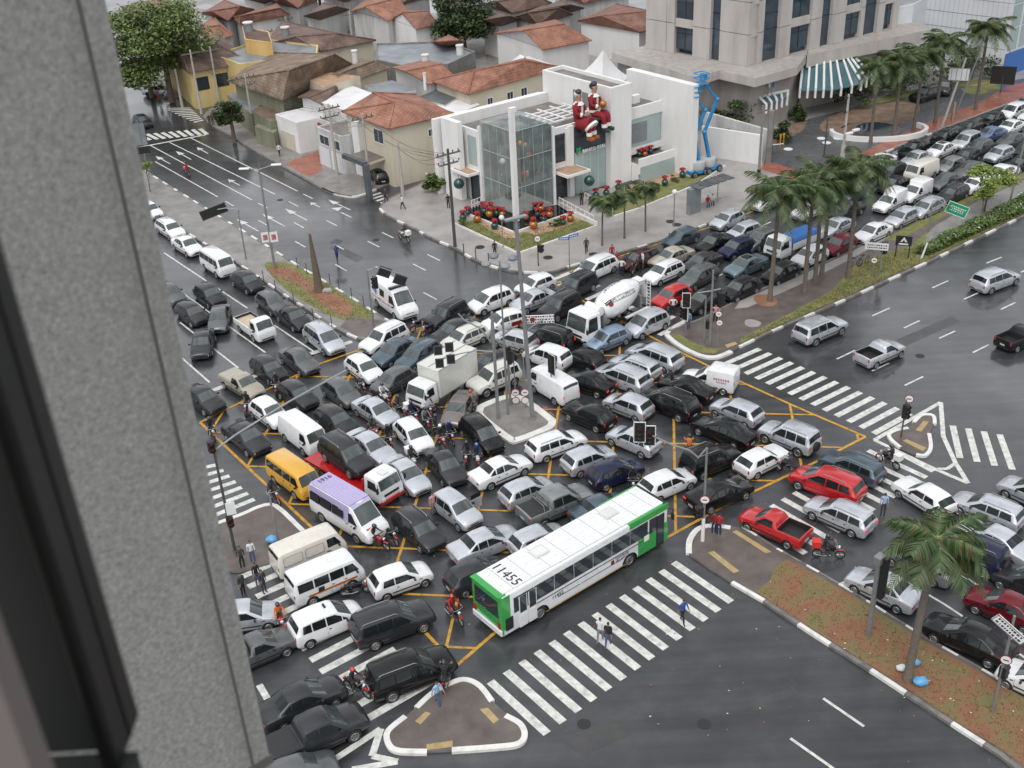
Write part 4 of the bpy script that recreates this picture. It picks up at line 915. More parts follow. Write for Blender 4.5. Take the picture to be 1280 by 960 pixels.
b=MB();b.box((2.9,0,2.26),(.6,.5,.03),'roof_white');b.build('roof_hatch',t)
wheels(t,[(x,s*.88)for x in(-2.2,2.75)for s in(-1,1)],.37,.2,.37)
t=big_truck('cargo_truck',992,300,-1,.42,1.3,'white lorry with blue sheeted load behind the first palm trunk','vehicles queueing in the upper road')
cab(t,1.4,1.0,2.25,1.5);chassis(t,-2.9,1.6)
b=MB();b.box((-.8,0,.98),(4.2,2.1,.12),'concrete_dark')
for s in(-1,1):b.box((-.8,s*1.04,1.3),(4.2,.05,.6),'paint_white')
b.build('cargo_bed',t)
b=MB();b.box((-.9,0,1.55),(3.8,1.9,.8),'blue_sign',taper=.8);b.build('tarpaulin',t,bevel=.15,smooth=True)
wheels(t,[(x,s*.86)for x in(-1.9,1.95)for s in(-1,1)],.37,.2,.37)
# ================================================================== PEOPLE
def person_mesh(joints,radii,links,face=True):
 """one continuous skinned figure; hands with separate fingers"""
 me=D.meshes.new('person');me.from_pydata(joints,links,[])
 o=D.objects.new('t',me);COL.objects.link(o)
 md=o.modifiers.new('s','SKIN');sv=me.skin_vertices[0].data
 for i,r in enumerate(radii):sv[i].radius=(r,r)if not isinstance(r,tuple)else r;sv[i].use_root=(i==0)
 su=o.modifiers.new('u','SUBSURF');su.levels=1
 dg=bpy.context.evaluated_depsgraph_get();dg.update();r=D.meshes.new_from_object(o.evaluated_get(dg));D.objects.remove(o)
 bm=bmesh.new();bm.from_mesh(r)
 for f in bm.faces:f.smooth=True
 bm.to_mesh(r);bm.free();return r
def figure(pose):
 """+x is forward. returns mesh with slots skin, shirt, trousers, shoes, hair"""
 J=[];R_=[];L_=[];tagm=[]
 def add(p,r,par=None):
  J.append(p);R_.append(r)
  if par is not None:L_.append((par,len(J)-1))
  return len(J)-1
 hz=pose.get('hip',.93);lean=pose.get('lean',0)
 hip=add((0,0,hz),(.13,.10));
 def up(z,x=0):return(x+math.sin(lean)*z,0,hz+math.cos(lean)*z)
 waist=add(up(.17),(.125,.10),hip);chest=add(up(.38),(.16,.11),waist);neck=add(up(.52),(.06,.06),chest);nk2=add(up(.58),(.052,.052),neck)
 h1=add(up(.66,.015),(.085,.09),nk2);h2=add(up(.76,.01),(.082,.088),h1)
 for s in(1,-1):
  arm=pose['arm_'+('l' if s>0 else 'r')];sh=add((up(.47)[0],s*.18,up(.47)[2]),.062,chest)
  e=add((J[sh][0]+arm[0][0],s*(.18+arm[0][1]),J[sh][2]+arm[0][2]),.043,sh)
  w_=add((J[e][0]+arm[1][0],s*(.18+arm[0][1]+arm[1][1]),J[e][2]+arm[1][2]),.030,e)
  d=Vector((arm[1][0],s*arm[1][1],arm[1][2])).normalized();p=Vector(J[w_]);pm=p+d*.07
  a=add(tuple(pm),(.036,.022),w_)
  leg=pose['leg_'+('l' if s>0 else 'r')];hp=add((.0,s*.085,hz-.06),.088,hip)
  k=add((J[hp][0]+leg[0][0],s*(.085+leg[0][1]),J[hp][2]+leg[0][2]),.062,hp)
  an=add((J[k][0]+leg[1][0],s*(.085+leg[0][1]+leg[1][1]),J[k][2]+leg[1][2]),.042,k)
  add((J[an][0]+.13,J[an][1]+s*.01,max(.04,J[an][2]-.05)),(.042,.03),an)
 me=person_mesh(J,R_,L_)
 b=MB()
 for mt in('skin','paint_white','paint_white','trim_black','hair_dark'):b.mats.append(M(mt))
 hands=[i for i,r in enumerate(R_)if r==(.036,.022)]
 vv=[v.co.copy()for v in me.vertices];ff=[tuple(p.vertices)for p in me.polygons];mm=[]
 for p in me.polygons:
  c=p.center;z=c.z;hd=J[h1];nkz=J[nk2][2]
  dist_hand=min((c-Vector(J[i])).length for i in hands);dw=min((c-Vector(J[i-1])).length for i in hands)
  if z>nkz-.02:m_=4 if(z>J[h1][2]+.045 or(c.x<J[h1][0]-.03 and z>J[h1][2]-.05))else 0
  elif dist_hand<.07 or(pose.get('short',True)and dw<.13):m_=0
  elif z<.10:m_=3
  elif z<hz+.04 and abs(c.y)<.17 or z<hz-.12 and dist_hand>.25 and dw>.2:m_=2
  else:m_=1
  mm.append(m_)
 b.v=[tuple(v)for v in vv];b.f=ff;b.m=mm
 for i in hands:
  p=Vector(J[i]);d=(p-Vector(J[i-1])).normalized();sd=Vector((1,0,0))-d*d.x
  if sd.length<.3:sd=Vector((0,1,0))-d*d.y
  sd.normalize();cl=d.cross(sd)
  for k,ln in enumerate((.062,.072,.068,.052)):
   q=p+sd*(-.027+.018*k)+d*.02;b.tube([q,q+d*ln*.55,q+d*ln*.9+cl*.018],[.009,.0085,.006],'skin',n=5)
  q=p-d*.02-sd*.03;b.tube([q,q-sd*.025+d*.03,q-sd*.03+d*.055],[.011,.010,.007],'skin',n=5)
 hx,_,hz_=J[h1];b.add([(hx+.088,-.012,hz_+.02),(hx+.088,.012,hz_+.02),(hx+.112,0,hz_-.01),(hx+.088,-.016,hz_-.018),(hx+.088,.016,hz_-.018)],[(0,1,2),(0,2,3),(1,4,2),(3,2,4)],'skin')
 for s in(1,-1):
  b.sphere((hx+.078,s*.034,hz_+.028),.011,'hair_dark',6,4);b.sphere((hx,s*.088,hz_+.01),.022,'skin',6,4,(.8,.4,1.2))
 b.box((hx+.086,0,hz_-.042),(.01,.045,.008),'ribbon_red')
 r=D.meshes.new('person');r.from_pydata(b.v,[],b.f)
 for mt in b.mats:r.materials.append(mt)
 r.polygons.foreach_set('material_index',b.m);r.update();smooth_mesh(r,50);return r
ST=((0,.03,-.29),(.02,.02,-.25))
POSE={'stand':figure(dict(arm_l=ST,arm_r=ST,leg_l=((.01,.01,-.42),(0,0,-.38)),leg_r=((.02,.01,-.42),(-.02,0,-.38)))),'walk':figure(dict(lean=.06,arm_l=((.12,.03,-.26),(.14,0,-.2)),arm_r=((-.12,.03,-.26),(-.04,0,-.25)),leg_l=((-.10,0,-.40),(-.16,0,-.34)),leg_r=((.17,0,-.38),(.04,0,-.39)))),'umbrella':figure(dict(lean=.05,arm_l=((.05,.03,-.28),(.10,0,-.22)),arm_r=((.10,.02,-.24),(.14,-.02,.22)),leg_l=((-.06,0,-.41),(-.2,0,-.3)),leg_r=((.14,0,-.39),(.04,0,-.39)))),'hips':figure(dict(arm_l=((-.06,.16,-.22),(.10,-.12,-.16)),arm_r=((-.06,.16,-.22),(.10,-.12,-.16)),leg_l=((.01,.03,-.42),(0,.01,-.38)),leg_r=((.02,.03,-.42),(-.02,.01,-.38)))),'ride':figure(dict(hip=.86,lean=.22,short=False,arm_l=((.20,.08,-.20),(.26,.02,-.02)),arm_r=((.20,.08,-.20),(.26,.02,-.02)),leg_l=((.33,.13,-.08),(-.12,.04,-.38)),leg_r=((.33,.13,-.08),(-.12,.04,-.38)))),'sit':figure(dict(hip=.52,lean=.05,arm_l=((.10,.04,-.24),(.2,-.04,-.06)),arm_r=((.10,.04,-.24),(.2,-.04,-.06)),leg_l=((.40,.02,.02),(.03,0,-.42)),leg_r=((.40,.02,.02),(.03,0,-.42)))),}
CLOTH=dict(white=(.62,.63,.65),black=(.02,.02,.022),navy=(.02,.03,.08),blue=(.03,.09,.33),lightblue=(.30,.42,.58),red=(.36,.02,.03),wine=(.2,.01,.02),pink=(.55,.28,.30),grey=(.2,.2,.21),jeans=(.06,.10,.19),khaki=(.22,.19,.13),orange=(.6,.16,.03),darkgrey=(.05,.05,.055),green=(.10,.2,.14))
for k,c in CLOTH.items():simple('cloth_'+k+'_',c,.9,noise=.15,nscale=5)
simple('helmet_white',(.7,.7,.7),.15,coat=1);simple('helmet_red',(.45,.02,.02),.15,coat=1);simple('helmet_black',(.015,.015,.018),.12,coat=1);simple('helmet_blue',(.05,.15,.4),.15,coat=1)
hm=MB();hm.sphere((0,0,0),.145,'helmet_black',14,10,(1.08,.92,1.0));HELM=hm.mesh('helmet',smooth=True,ang=60)
vm=MB();vm.box((.125,0,.0),(.05,.2,.08),'black_glossy');VIS=vm.mesh('visor',bevel=.015)
def person(px,py,dx,dy,pose,top,legs,label,group='people on foot',hair=None,skin=None,z=None,scale=1.0,loc=None,ang=None,helmet=None,z0=0.0):
 g=G(px,py,z0)if loc is None else Vector(loc)
 if ang is None:
  q=G(px+dx*5,py+dy*5,z0);ang=math.atan2(q.y-g.y,q.x-g.x)
 me=POSE[pose];o=D.objects.new('person',me);COL.objects.link(o)
 o.location=g;o.rotation_euler=(0,0,ang);o.scale=(scale,)*3
 sl={1:'cloth_'+top+'_',2:'cloth_'+legs+'_'}
 if skin:sl[0]=skin
 for i,mt in sl.items():o.material_slots[i].link='OBJECT';o.material_slots[i].material=M(mt)
 settags(o,label,'person',group)
 if helmet:
  hl={'ride':(.86,.22),'stand':(.93,0),'walk':(.93,.06)}.get(pose,(.93,0));hz,ln=hl
  h=child('helmet',HELM,o,(math.sin(ln)*.71+.015,0,hz+math.cos(ln)*.71),slots={0:'helmet_'+helmet});child('visor',VIS,h)
 return o
# ================================================================== MOTORCYCLES
def moto_parts():
 Pp=[]
 b=MB();b.box((.05,0,.66),(.55,.24,.2),'paint_red',taper=.8);b.box((.22,0,.78),(.4,.26,.16),'paint_red',taper=.7);Pp.append(('fuel_tank',b.mesh('fuel_tank',bevel=.04)))
 b=MB();b.box((-.36,0,.80),(.62,.24,.09),'seat_black',taper=.9);Pp.append(('seat',b.mesh('seat',bevel=.03)))
 b=MB();b.box((.02,0,.42),(.42,.22,.30),'engine_grey');b.cyl((-.05,-.14,.36),(-.05,.14,.36),.1,'engine_grey',n=10);Pp.append(('engine',b.mesh('engine',bevel=.02)))
 b=MB();b.tube([(.62,0,.30),(.42,0,.90)],.03,'chrome');b.tube([(-.62,0,.3),(-.1,0,.45),(.3,0,.55)],.03,'trim_black');b.tube([(-.62,0,.3),(-.4,0,.76)],.022,'chrome');Pp.append(('frame',b.mesh('frame')))
 b=MB();b.tube([(.36,-.36,.98),(.42,-.12,.97),(.42,.12,.97),(.36,.36,.98)],.018,'chrome');Pp.append(('handlebar',b.mesh('handlebar')))
 b=MB();b.cyl((.50,0,.86),(.58,0,.84),.09,'headlamp',n=10);Pp.append(('headlight',b.mesh('headlight')))
 b=MB();b.box((-.78,0,.74),(.1,.14,.08),'tail_lamp');Pp.append(('tail_light',b.mesh('tail_light')))
 b=MB();b.tube([(.1,-.16,.34),(-.3,-.18,.30),(-.75,-.18,.38)],[.03,.035,.045],'chrome');Pp.append(('exhaust',b.mesh('exhaust')))
 b=MB();b.box((-.68,0,.66),(.36,.14,.03),'trim_black');b.box((.64,0,.62),(.34,.12,.03),'paint_red');Pp.append(('mudguard',b.mesh('mudguard')))
 return Pp
MP=moto_parts()
b=MB();b.cyl((0,-.05,0),(0,.05,0),.30,'tyre',n=18)
mw=MB();nn=20
for i in range(nn):
 a0,a1=2*math.pi*i/nn,2*math.pi*(i+1)/nn
 mw.cyl((.26*math.cos(a0),0,.26*math.sin(a0)),(.26*math.cos(a1),0,.26*math.sin(a1)),.045,'tyre',n=6,cap=False)
MWH=mw.mesh('wheel',smooth=True)
mw=MB();mw.cyl((0,-.05,0),(0,.05,0),.05,'chrome',n=8)
for i in range(6):
 a=math.pi*i/6;mw.cyl((-.23*math.cos(a),0,-.23*math.sin(a)),(.23*math.cos(a),0,.23*math.sin(a)),.012,'rim',n=4)
MRM=mw.mesh('rim')
b=MB();b.box((-.72,0,1.02),(.46,.46,.40),'box_red');b.box((-.72,0,1.225),(.48,.48,.03),'box_red');MBOX=b.mesh('delivery_box',bevel=.03)
def moto(px,py,dx,dy,col,label,rider=None,box=None,lit=False,lean=0,rlabel=None):
 g=G(px,py,.5);q=G(px+dx*5,py+dy*5,.5);ang=math.atan2(q.y-g.y,q.x-g.x)
 root=empty('motorcycle',(g.x,g.y,0),ang,label,'motorcycle','motorcycles threading between the cars')
 for nm,me in MP:
  child(nm,me,root,slots={0:'paint_'+col}if nm in('fuel_tank',)else({0:'lamp_lit'}if nm=='headlight' and lit else None))
 for x in(.64,-.64):
  w_=child('wheel',MWH,root,(x,0,.30));child('rim',MRM,w_)
 if box:child('delivery_box',MBOX,root,slots={0:'box_'+box})
 if rider:
  top,helm=rider;u=Vector((math.cos(ang),math.sin(ang),0));p=Vector((g.x,g.y,0))-u*.30
  person(0,0,0,0,'ride',top,'darkgrey',rlabel or('rider in '+top.replace('_',' ')+' top on the '+label),'motorcycle riders',loc=(p.x,p.y,.02),ang=ang,helmet=helm)
 return root
# ================================================================== PLACING THE TRAFFIC
GA,GB,GC,GD,GE='cars on the avenue from the upper left','vehicles jammed across the junction','vehicles queueing in the upper road','vehicles waiting in the lower right road','vehicles crossing from the lower left'
GF,GP='vehicles driving away on the open road','cars parked off the road'
V=place
for a in[('hatch','white',187,262,1,.6,'white car half hidden by the stone pillar, at the far end of the left queue',GA),('wagon','white',213,285,1,.64,'white estate car second in the queue beside the stone pillar',GA),('sedan','white',234,306,1,.62,'white sedan directly behind the white passenger van at upper left',GA),('kombi','white',272,328,1,.64,'white windowed passenger van beside the median kerb at left',GA),('hatch','darkgrey',309,351,1,.60,'dark car with bright headlamps just ahead of the white passenger van',GA),('hatch','grey',340,377,1,.68,'dark grey car behind another dark one beside the grassy median',GA),('sedan','darkgrey',367,396,1,.68,'dark sedan behind the silver estate beside the median kerb',GA),('lmpv','silver',405,422,1,.74,'silver estate with roof bars stopped at the end of the median',GA),('hatch','darkgrey',262,368,1,.68,'dark hatchback alone between the two white lane lines at left',GA),('hatch','darkgrey',240,391,1,.66,'dark hatchback second from the pillar among the four dark cars at left',GA),('sedan','grey',274,397,-.22,1,'dark car turned towards the viewer behind the white flatbed pickup van',GA),('sedan','darkgrey',253,428,-.22,1,'dark car turned across the lane nearest the viewer in its group of four',GA),('hatch','grey',212,366,1,.66,'grey car mostly hidden by the pillar edge with only its bonnet showing',GA),('kombipick','white',318,405,1,.66,'white cab-over pickup with open tan load bed',GA),('hatch','darkgrey',336,460,1,.72,'dark hatchback between the white pickup and the beige pickup',GA),('sedan','grey',374,449,1,.70,'mid grey sedan in front of the silver estate, before the box marking',GA),('pickup','beige',303,479,1,.62,'beige pickup with covered bed beside the pillar',GA),('sedan','darkgrey',254,497,1,.62,'dark car cut off by the pillar, left of the beige pickup',GA),('hatch','darkgrey',372,492,1,.68,'dark hatchback behind the small white hatchback at left',GB),('hatch','white',337,515,1,.74,'small white hatchback behind the plain white panel van',GB),('bigsedan','darkgrey',308,545,1,.74,'large dark sedan to the left of the white panel van',GB),('kombivan','white',379,541,1,.74,'plain white panel van without side windows, above the yellow van',GB),('hatch','grey',427,489,1,.72,'grey hatchback left of the silver sedan, right of two dark hatchbacks',GB),('hatch','darkgrey',420,524,1,.66,'dark hatchback squeezed between the white panel van and silver sedan',GB),('bigsedan','silver',463,557,1,.70,'silver white sedan partly behind the dark suv on the tow truck',GB),('sedan','silver',470,513,1,.62,'silver sedan below the small white hatchback and left of the box lorry',GB),('hatch','white',455,460,1,.72,'white hatchback just right of the grey hatchback near the teal sedan',GB),('hatch','grey',491,475,-1,.56,'dark grey hatchback facing down left beside the box lorry cab',GB),('wagon','steel',522,444,-1,.62,'pale blue grey estate between teal sedan and box lorry',GB),('bigsedan','steel',494,438,-1,.56,'dark teal sedan immediately below the white suv by the median tip',GB),('suv','white',479,422,-1,.50,'white suv with black windows at the median tip',GB),('suv','darkgrey',557,392,-1,.52,'dark suv with roof bars in front of the ambulance',GB),('bigsedan','darkgrey',568,412,-1,.52,'long dark grey sedan between dark suv and two-tone white estate',GB),('wagon','bone',580,422,-1,.42,'off-white estate with dark lower flanks above the box lorry',GB),('mpv','white',613,374,-1,.38,'white minivan leading the row nearest the glass corner building',GB),('hatch','white',669,355,-1,.38,'white hatchback at the kerb behind the white minivan',GB),('sedan','silver',666,374,-1,.38,'pale silver sedan below the white hatchback left of the tall pole',GB),('suv','darkgrey',720,356,-1,.50,'dark suv with bikes rack on its roof on the upper zebra crossing',GB),('suv','darkgrey',699,382,-1,.52,'dark suv left of the concrete mixer cab',GB),('hatch5','white',629,401,-1,.30,'white hatchback with red painted lettering on its flank',GB),('hatch','silver',643,424,-1,-.28,'silver hatchback seen from behind below the red-lettered hatchback',GB),('suvspare','black',685,420,-1,-.32,'black suv seen from behind under the direction board',GB),('mpv','white',684,443,-1,-.34,'white boxy minivan with black windows behind the white panel van',GB),('kombivan','white',691,480,-1,-.58,'white panel van seen from behind next to the central island',GB),('sedan','darkgrey',613,453,-1,.52,'dark sedan hidden behind the cream cargo box of the lorry',GB),('suv','bone',617,472,-1,.40,'off-white suv with bull bar behind the island signal poles',GB),('sedan','brown',574,509,-.62,1,'brown grey sedan turned towards the viewer below the box lorry',GB),('mpv','black',602,541,.88,.82,'black minivan touching the kerb at the left of the central island',GB),('hatch5','white',517,543,.78,.82,'white hatchback with sloping bonnet among the motorcycles',GB),('sedan','silver',508,592,.85,.76,'pale silver sedan right of the tow truck cab',GB),('sedan','darkgrey',557,581,.70,.84,'dark grey sedan in the middle left of the white four door',GB),('kombi','yellow',367,593,1,.72,'yellow ochre passenger van at left of the junction',GB),('wagon','darkgrey',524,660,.88,.76,'dark grey estate right of the lilac minibus',GB),('hatch5','silver',570,635,.90,.66,'silver hatchback with its front door open and a man beside it',GB),('sedan','white',626,586,1,-.42,'white four-door sedan below the central island',GE),('wagon','white',696,553,1,-.36,'white estate with long roof just below the central island',GE),('hatch5','silver',736,572,1,-.38,'silver hatchback between the white estate and the navy hatchback',GE),('hatch5','navy',769,588,1,-.36,'navy blue hatchback with a motorcyclist at its right',GE),('hatch5','silver',659,612,1,-.40,'silver hatchback left of the double cab pickup',GE),('dcab','greengrey',696,627,1,-.42,'silver grey double cab pickup with roll bar',GE),('bigsedan','silver',606,677,1,-.40,'silver sedan above the rear of the city bus',GE),('hatch','silver',673,673,1,-.42,'silver hatchback half hidden behind the middle of the bus',GE),('hatch','darkgrey',596,716,1,-.42,'dark hatchback hidden behind the rear of the bus',GE),('sedan','steel',752,634,1,-.42,'dark blue car of which only the roof shows above the bus',GE),('hatch5','white',834,602,1,-.42,'white hatchback with roof aerial in front of the bus nose',GE),('bigsedan','black',900,614,1,-.40,'black sedan with red tail lights right of the bus nose',GE),('suv','black',889,572,1,-.40,'black suv above the black sedan right of the bus',GE),('oldhatch','white',952,574,1,-.50,'old square white hatchback above the black sedan',GE),('suvspare','silver',986,543,-1,-.40,'silver compact suv with spare wheel on its tailgate near the junction',GD),('bigsedan','black',904,536,-1,-.40,'glossy black coupe-roofed sedan above the old white hatchback',GD),('hatch','silver',921,512,-1,-.40,'silver hatchback below the white box van',GD),('lmpv','black',836,501,-1,-.40,'black minivan left of the white box van',GD),('minivan_box','white',887,470,-1,-.20,'small white box van with red lettering at the upper zebra',GD),('sedan','black',857,483,-1,-.34,'black car squeezed behind the white box van',GD),('hatch','silver',785,505,-1,-.38,'silver hatchback directly below the two silver minivans',GD),('hatch5','silver',792,548,-1,-.42,'silver hatchback under the double signal board',GD),('lmpv','silver',778,469,-1,-.40,'silver grey minivan lowest of three silver ones right of the black sedan',GD),('wagon','silver',793,456,-1,-.38,'silver estate in the middle of three silver ones below the blue hatchback',GD),('lmpv','silver',818,443,-1,-.38,'silver minivan uppermost of three silver ones below the upper zebra',GD),('sedan','black',735,476,-1,-.30,'black sedan with red tail lights right of the white panel van',GD),('hatch','black',729,446,-1,-.40,'black hatchback right of the white boxy minivan',GD),('oldhatch','black',737,518,-1,-.42,'old black hatchback right of the central island',GD),('hatch','lightblue',759,423,-1,.40,'light blue hatchback below the concrete mixer',GC),('mpv','silver',808,403,-1,.44,'silver hatchback between the mixer and the tip of the palm median',GC),('hatch','red',839,370,-1,.46,'bright red hatchback behind the concrete mixer',GC),('sedan','black',880,374,-1,.50,'black car behind the signal posts at the palm median tip',GC),('hatch','black',925,360,-1,.46,'black hatchback beside the path left of the first palm',GC),('bigsedan','teal',932,331,-1,.44,'pale teal sedan with open sunroof',GC),('wagon','grey',872,345,-1,.50,'dark grey estate with silver bonnet behind the red hatchback',GC),('sedan','darkgrey',877,327,-1,.44,'dark sedan behind the grey estate',GC),('wagon','white',829,340,-1,.44,'white estate just behind the mixer drum',GC),('bigsedan','gold',839,320,-1,.38,'champagne gold sedan behind the white estate',GC),('hatch5','navy',921,309,-1,.42,'very dark blue hatchback above the teal sedan',GC),('sedan','black',893,303,-1,.44,'black sedan between the dark blue hatchback and the kerb lane',GC),('hatch','steel',851,296,-1,.40,'grey blue hatchback by the pavement kerb with dark hood',GC),('hatch5','silver',909,274,-1,.44,'silver hatchback at the kerb near the bus shelter',GC),('wagon','maroon',798,323,-1,.36,'dark maroon estate at the kerb with people around it',GC),('lmpv','white',744,334,-1,.44,'white minivan at the kerb at the start of the upper zebra',GC),('hatch','white',958,251,-1,.44,'white car at the kerb beside the first palm crown',GC),('hatch','silver',929,289,-1,.36,'silver car hidden in front of the kerb hatchback near palms',GC),('hatch','grey',951,298,-1,.44,'grey hatchback left of the white lorry cab',GC),('hatch','black',976,340,-1,.44,'black hatchback behind the first palm trunk',GC),('hatch5','white',1012,319,-1,.46,'white hatchback behind the second palm trunk',GC),('hatch','wine',1049,305,-1,.48,'dark red hatchback between the palm trunks',GC),('sedan','silver',1045,283,-1,.44,'silver sedan behind the dark red hatchback',GC),('sedan','white',1091,290,-1,.46,'white sedan behind the rightmost palm of the cluster',GC),('hatch','silver',1127,271,-1,.48,'silver hatchback first in the open right of the palm cluster',GC),('wagon','silver',1158,259,-1,.46,'silver estate just left of the green road sign',GC),('wagon','darkgrey',1190,242,-1,.48,'dark estate above the green road sign',GC),('oldhatch','white',1218,231,-1,.44,'white boxy hatchback below the small tree in the upper road',GC),('bigsedan','white',1250,216,-1,.40,'long white car behind the small tree trunk',GC),('minivan_box','white',1112,250,-1,.50,'white box van emerging from behind the palm crowns',GC),('minivan_box','white',1144,238,-1,.48,'white high-roofed box van in the open left of the grey sedan',GC),('sedan','grey',1182,226,-1,.44,'grey sedan right of the high-roofed box van',GC),('sedan','grey',1212,211,-1,.46,'grey sedan above the white boxy hatchback',GC),('kombivan','cream',1152,213,-1,.44,'cream square-bodied van above the high-roofed box van',GC),('sedan','black',1117,230,-1,.42,'black sedan left of the two white box vans',GC),('wagon','black',1066,216,-1,.50,'black estate at the end of the brick forecourt paving',GC),('sedan','white',1100,201,-1,.42,'white sedan at the kerb by the concrete lamp pole base',GC),('hatch','darkgrey',1115,213,-1,.44,'dark hatchback below the white sedan at the kerb',GC),('sedan','darkgrey',1094,227,-1,.44,'dark sedan above the palm crowns left of the black sedan',GC),('sedan','silver',1145,198,-1,.44,'silver white sedan above the cream van',GC),('sedan','white',1176,187,-1,.42,'white sedan with dark sunroof in the far queue',GC),('bigsedan','black',1142,185,-1,.48,'black sedan with bright headlamps at the far kerb',GC),('wagon','black',1180,171,-1,.48,'black estate at the kerb by the grey lamp post',GC),('hatch','black',1239,149,-1,.46,'black hatchback left of the topmost white hatchback',GC),('mpv','white',1267,138,-1,.42,'topmost white hatchback at the right edge of the picture',GC),('sedan','white',1263,158,-1,.40,'white sedan below the topmost white hatchback',GC),('sedan','blue',1238,167,-1,.34,'medium blue sedan in the far queue',GC),('suv','silver',1207,176,-1,.46,'silver suv between the blue sedan and the black estate',GC),('sedan','darkgrey',1211,159,-1,.46,'dark sedan at the kerb above the silver suv',GC),('hatch','grey',1224,183,-1,.44,'grey hatchback below the blue sedan',GC),('hatch','darkgrey',1208,195,-1,.44,'dark hatchback left of the small tree crown',GC),('hatch','greengrey',1187,206,-1,.46,'grey green hatchback above the grey sedans',GC),('sedan','grey',1264,174,-1,.42,'grey sedan behind the small tree crown',GC),('hatch','silver',1249,192,-1,.42,'silver hatchback hidden under the small tree crown',GC),('hatch','black',1276,204,-1,.42,'black hatchback cut by the right edge above the long white car',GC),('hatch','darkgrey',1283,186,-1,.42,'dark hatchback cut by the right edge below the grey sedan',GC),('sedan','white',1290,143,-1,.42,'white car cut by the right edge in the far queue',GC),('hatch','steel',1068,240,-1,.44,'blue grey hatchback mostly hidden in the palm crowns',GC),('hatch','white',1010,262,-1,.44,'white hatchback hidden behind the left palm crowns',GC),('sedan','darkgrey',1058,262,-1,.44,'dark sedan hidden behind the right palm crowns',GC),('hatch','black',1028,240,-1,.44,'black hatchback hidden behind the top of the palm crowns',GC),('bigsuv','silver',1026,409,1,-.42,'silver suv driving away beside the palm median',GF),('pickup','silver',1101,439,1,-.44,'silver pickup with empty black bed driving away',GF),('lmpv','silver',1245,347,1,-.36,'silver estate alone on the open road at upper right',GF),('pickup','black',1276,419,1,-.44,'black pickup cut by the right edge on the open road',GF),('wagon','steel',1064,581,-1,-.42,'dark teal estate with roof bars above the red minivan',GD),('lmpv','red',1034,602,-1,-.38,'bright red minivan at the right of the junction',GD),('wagon','silver',1049,641,-1,-.44,'silver estate with red tail lights on the lower zebra crossing',GD),('pickup','red',968,655,-1,-.44,'bright red pickup with black bed beside the brown median',GD),('oldhatch','white',1156,619,-1,-.62,'white two-door hatchback standing at an angle above the palm',GD),('wagon','silver',1234,635,-1,-.40,'silver estate at right edge, upper one of the two long silver cars',GD),('bigsedan','silver',1243,674,-1,-.50,'silver saloon at right edge below the long silver estate',GD),('suvspare','navy',1212,687,-1,-.42,'dark suv with spare wheel behind the big palm crown',GD),('wagon','greengrey',1150,700,-1,-.48,'grey green estate under the fronds of the big palm',GD),('sedan','silver',1104,733,-1,-.46,'silver four-door sedan beside the big palm trunk',GD),('sedan','wine',1258,758,-1,-.42,'dark red car at the right edge',GD),('bigsedan','black',1211,796,-1,-.46,'black four-door sedan nearest the viewer in the right road',GD),('hatch','darkgrey',1287,728,-1,-.46,'dark car cut by the right edge above the dark red one',GD),('wagon','silver',1291,615,-1,-.44,'silver car cut by the right edge above the silver estate',GD),('hatch','white',1299,852,-1,-.46,'white car nose just showing at the lower right edge',GD),('kombivan','cream',385,688,1,-.42,'cream panel van with blank side panels at lower left',GE),('kombi','white',406,721,1,-.42,'white passenger van with orange stripe below the cream van',GE),('mpv','white',408,774,1,-.40,'white minivan taxi with roof marker at lower left',GE),('hatch','silver',306,768,1,-.14,'silver car whose bonnet shows beside the pillar',GE),('pickup','grey',320,810,1,-.42,'dark grey covered vehicle beside the pillar below the silver bonnet',GE),('hatch','white',500,721,1,-.36,'white two-door hatchback between the vans and the bus',GE),('bigsuv','darkgrey',491,775,1,-.36,'big dark grey suv upper one of the two on the left zebra',GE),('bigsuv','black',514,836,1,-.38,'big black suv with roof bars beside the bottom island',GE),('bigsedan','darkgrey',378,874,1,-.46,'dark sedan above the dark pickup at the bottom left',GE),('dcab','darkgrey',396,914,1,-.46,'dark pickup with covered bed at the bottom left',GE),('hatch','grey',372,966,1,-.36,'grey roof just showing at the bottom edge',GE),('bigsuv','black',1157,117,-1,.30,'black suv parked on the forecourt under the palms',GP),('suv','darkgrey',1180,109,-.4,1,'dark suv with pale bonnet behind the black one on the forecourt',GP),('sedan','darkgrey',975,229,-.55,-1,'dark sedan parked on the pavement by the brick forecourt',GP),('hatch','darkgrey',178,151,1,.62,'dark car crossing at the far junction beside the pillar',GA),('wagon','silver',197,112,1,-.02,'silver estate parked under the big street tree',GP),('hatch5','silver',251,118,1,-.02,'silver hatchback parked in front of the yellow house',GP),('hatch','black',474,218,-.8,-1,'black hatchback parked in the carport of the cream house',GP),('sedan','silver',541,208,-1,.5,'silver sedan parked beside the cream house wall',GP),('sedan','white',400,27,.4,1,'far white car parked beyond the brown roofs',GP),('sedan','silver',415,31,.5,1,'far grey car parked next to the white one beyond the roofs',GP),('sedan','wine',428,35,.5,1,'far dark red car parked last in the row beyond the roofs',GP)]:
 k=a[0];cat={'pickup':'pickup','dcab':'pickup','kombi':'van','kombivan':'van','kombipick':'pickup','minivan_box':'van','suv':'suv','suvspare':'suv','bigsuv':'suv','mpv':'minivan','lmpv':'minivan'}.get(k,'car')
 lab=a[6]
 lit=0
 if 'tail lights' in lab or 'seen from behind' in lab:lit=1
 if 'headlamps' in lab:lit=2
 r=place(*a[:6],lab,cat,a[7],lit=lit)
 S={}
 if 'tan load bed' in lab:
  b=MB();b.box((-.8,0,.87),(2.5,1.45,.04),'cargo_tan')
  b.build('load_bed_floor',r)
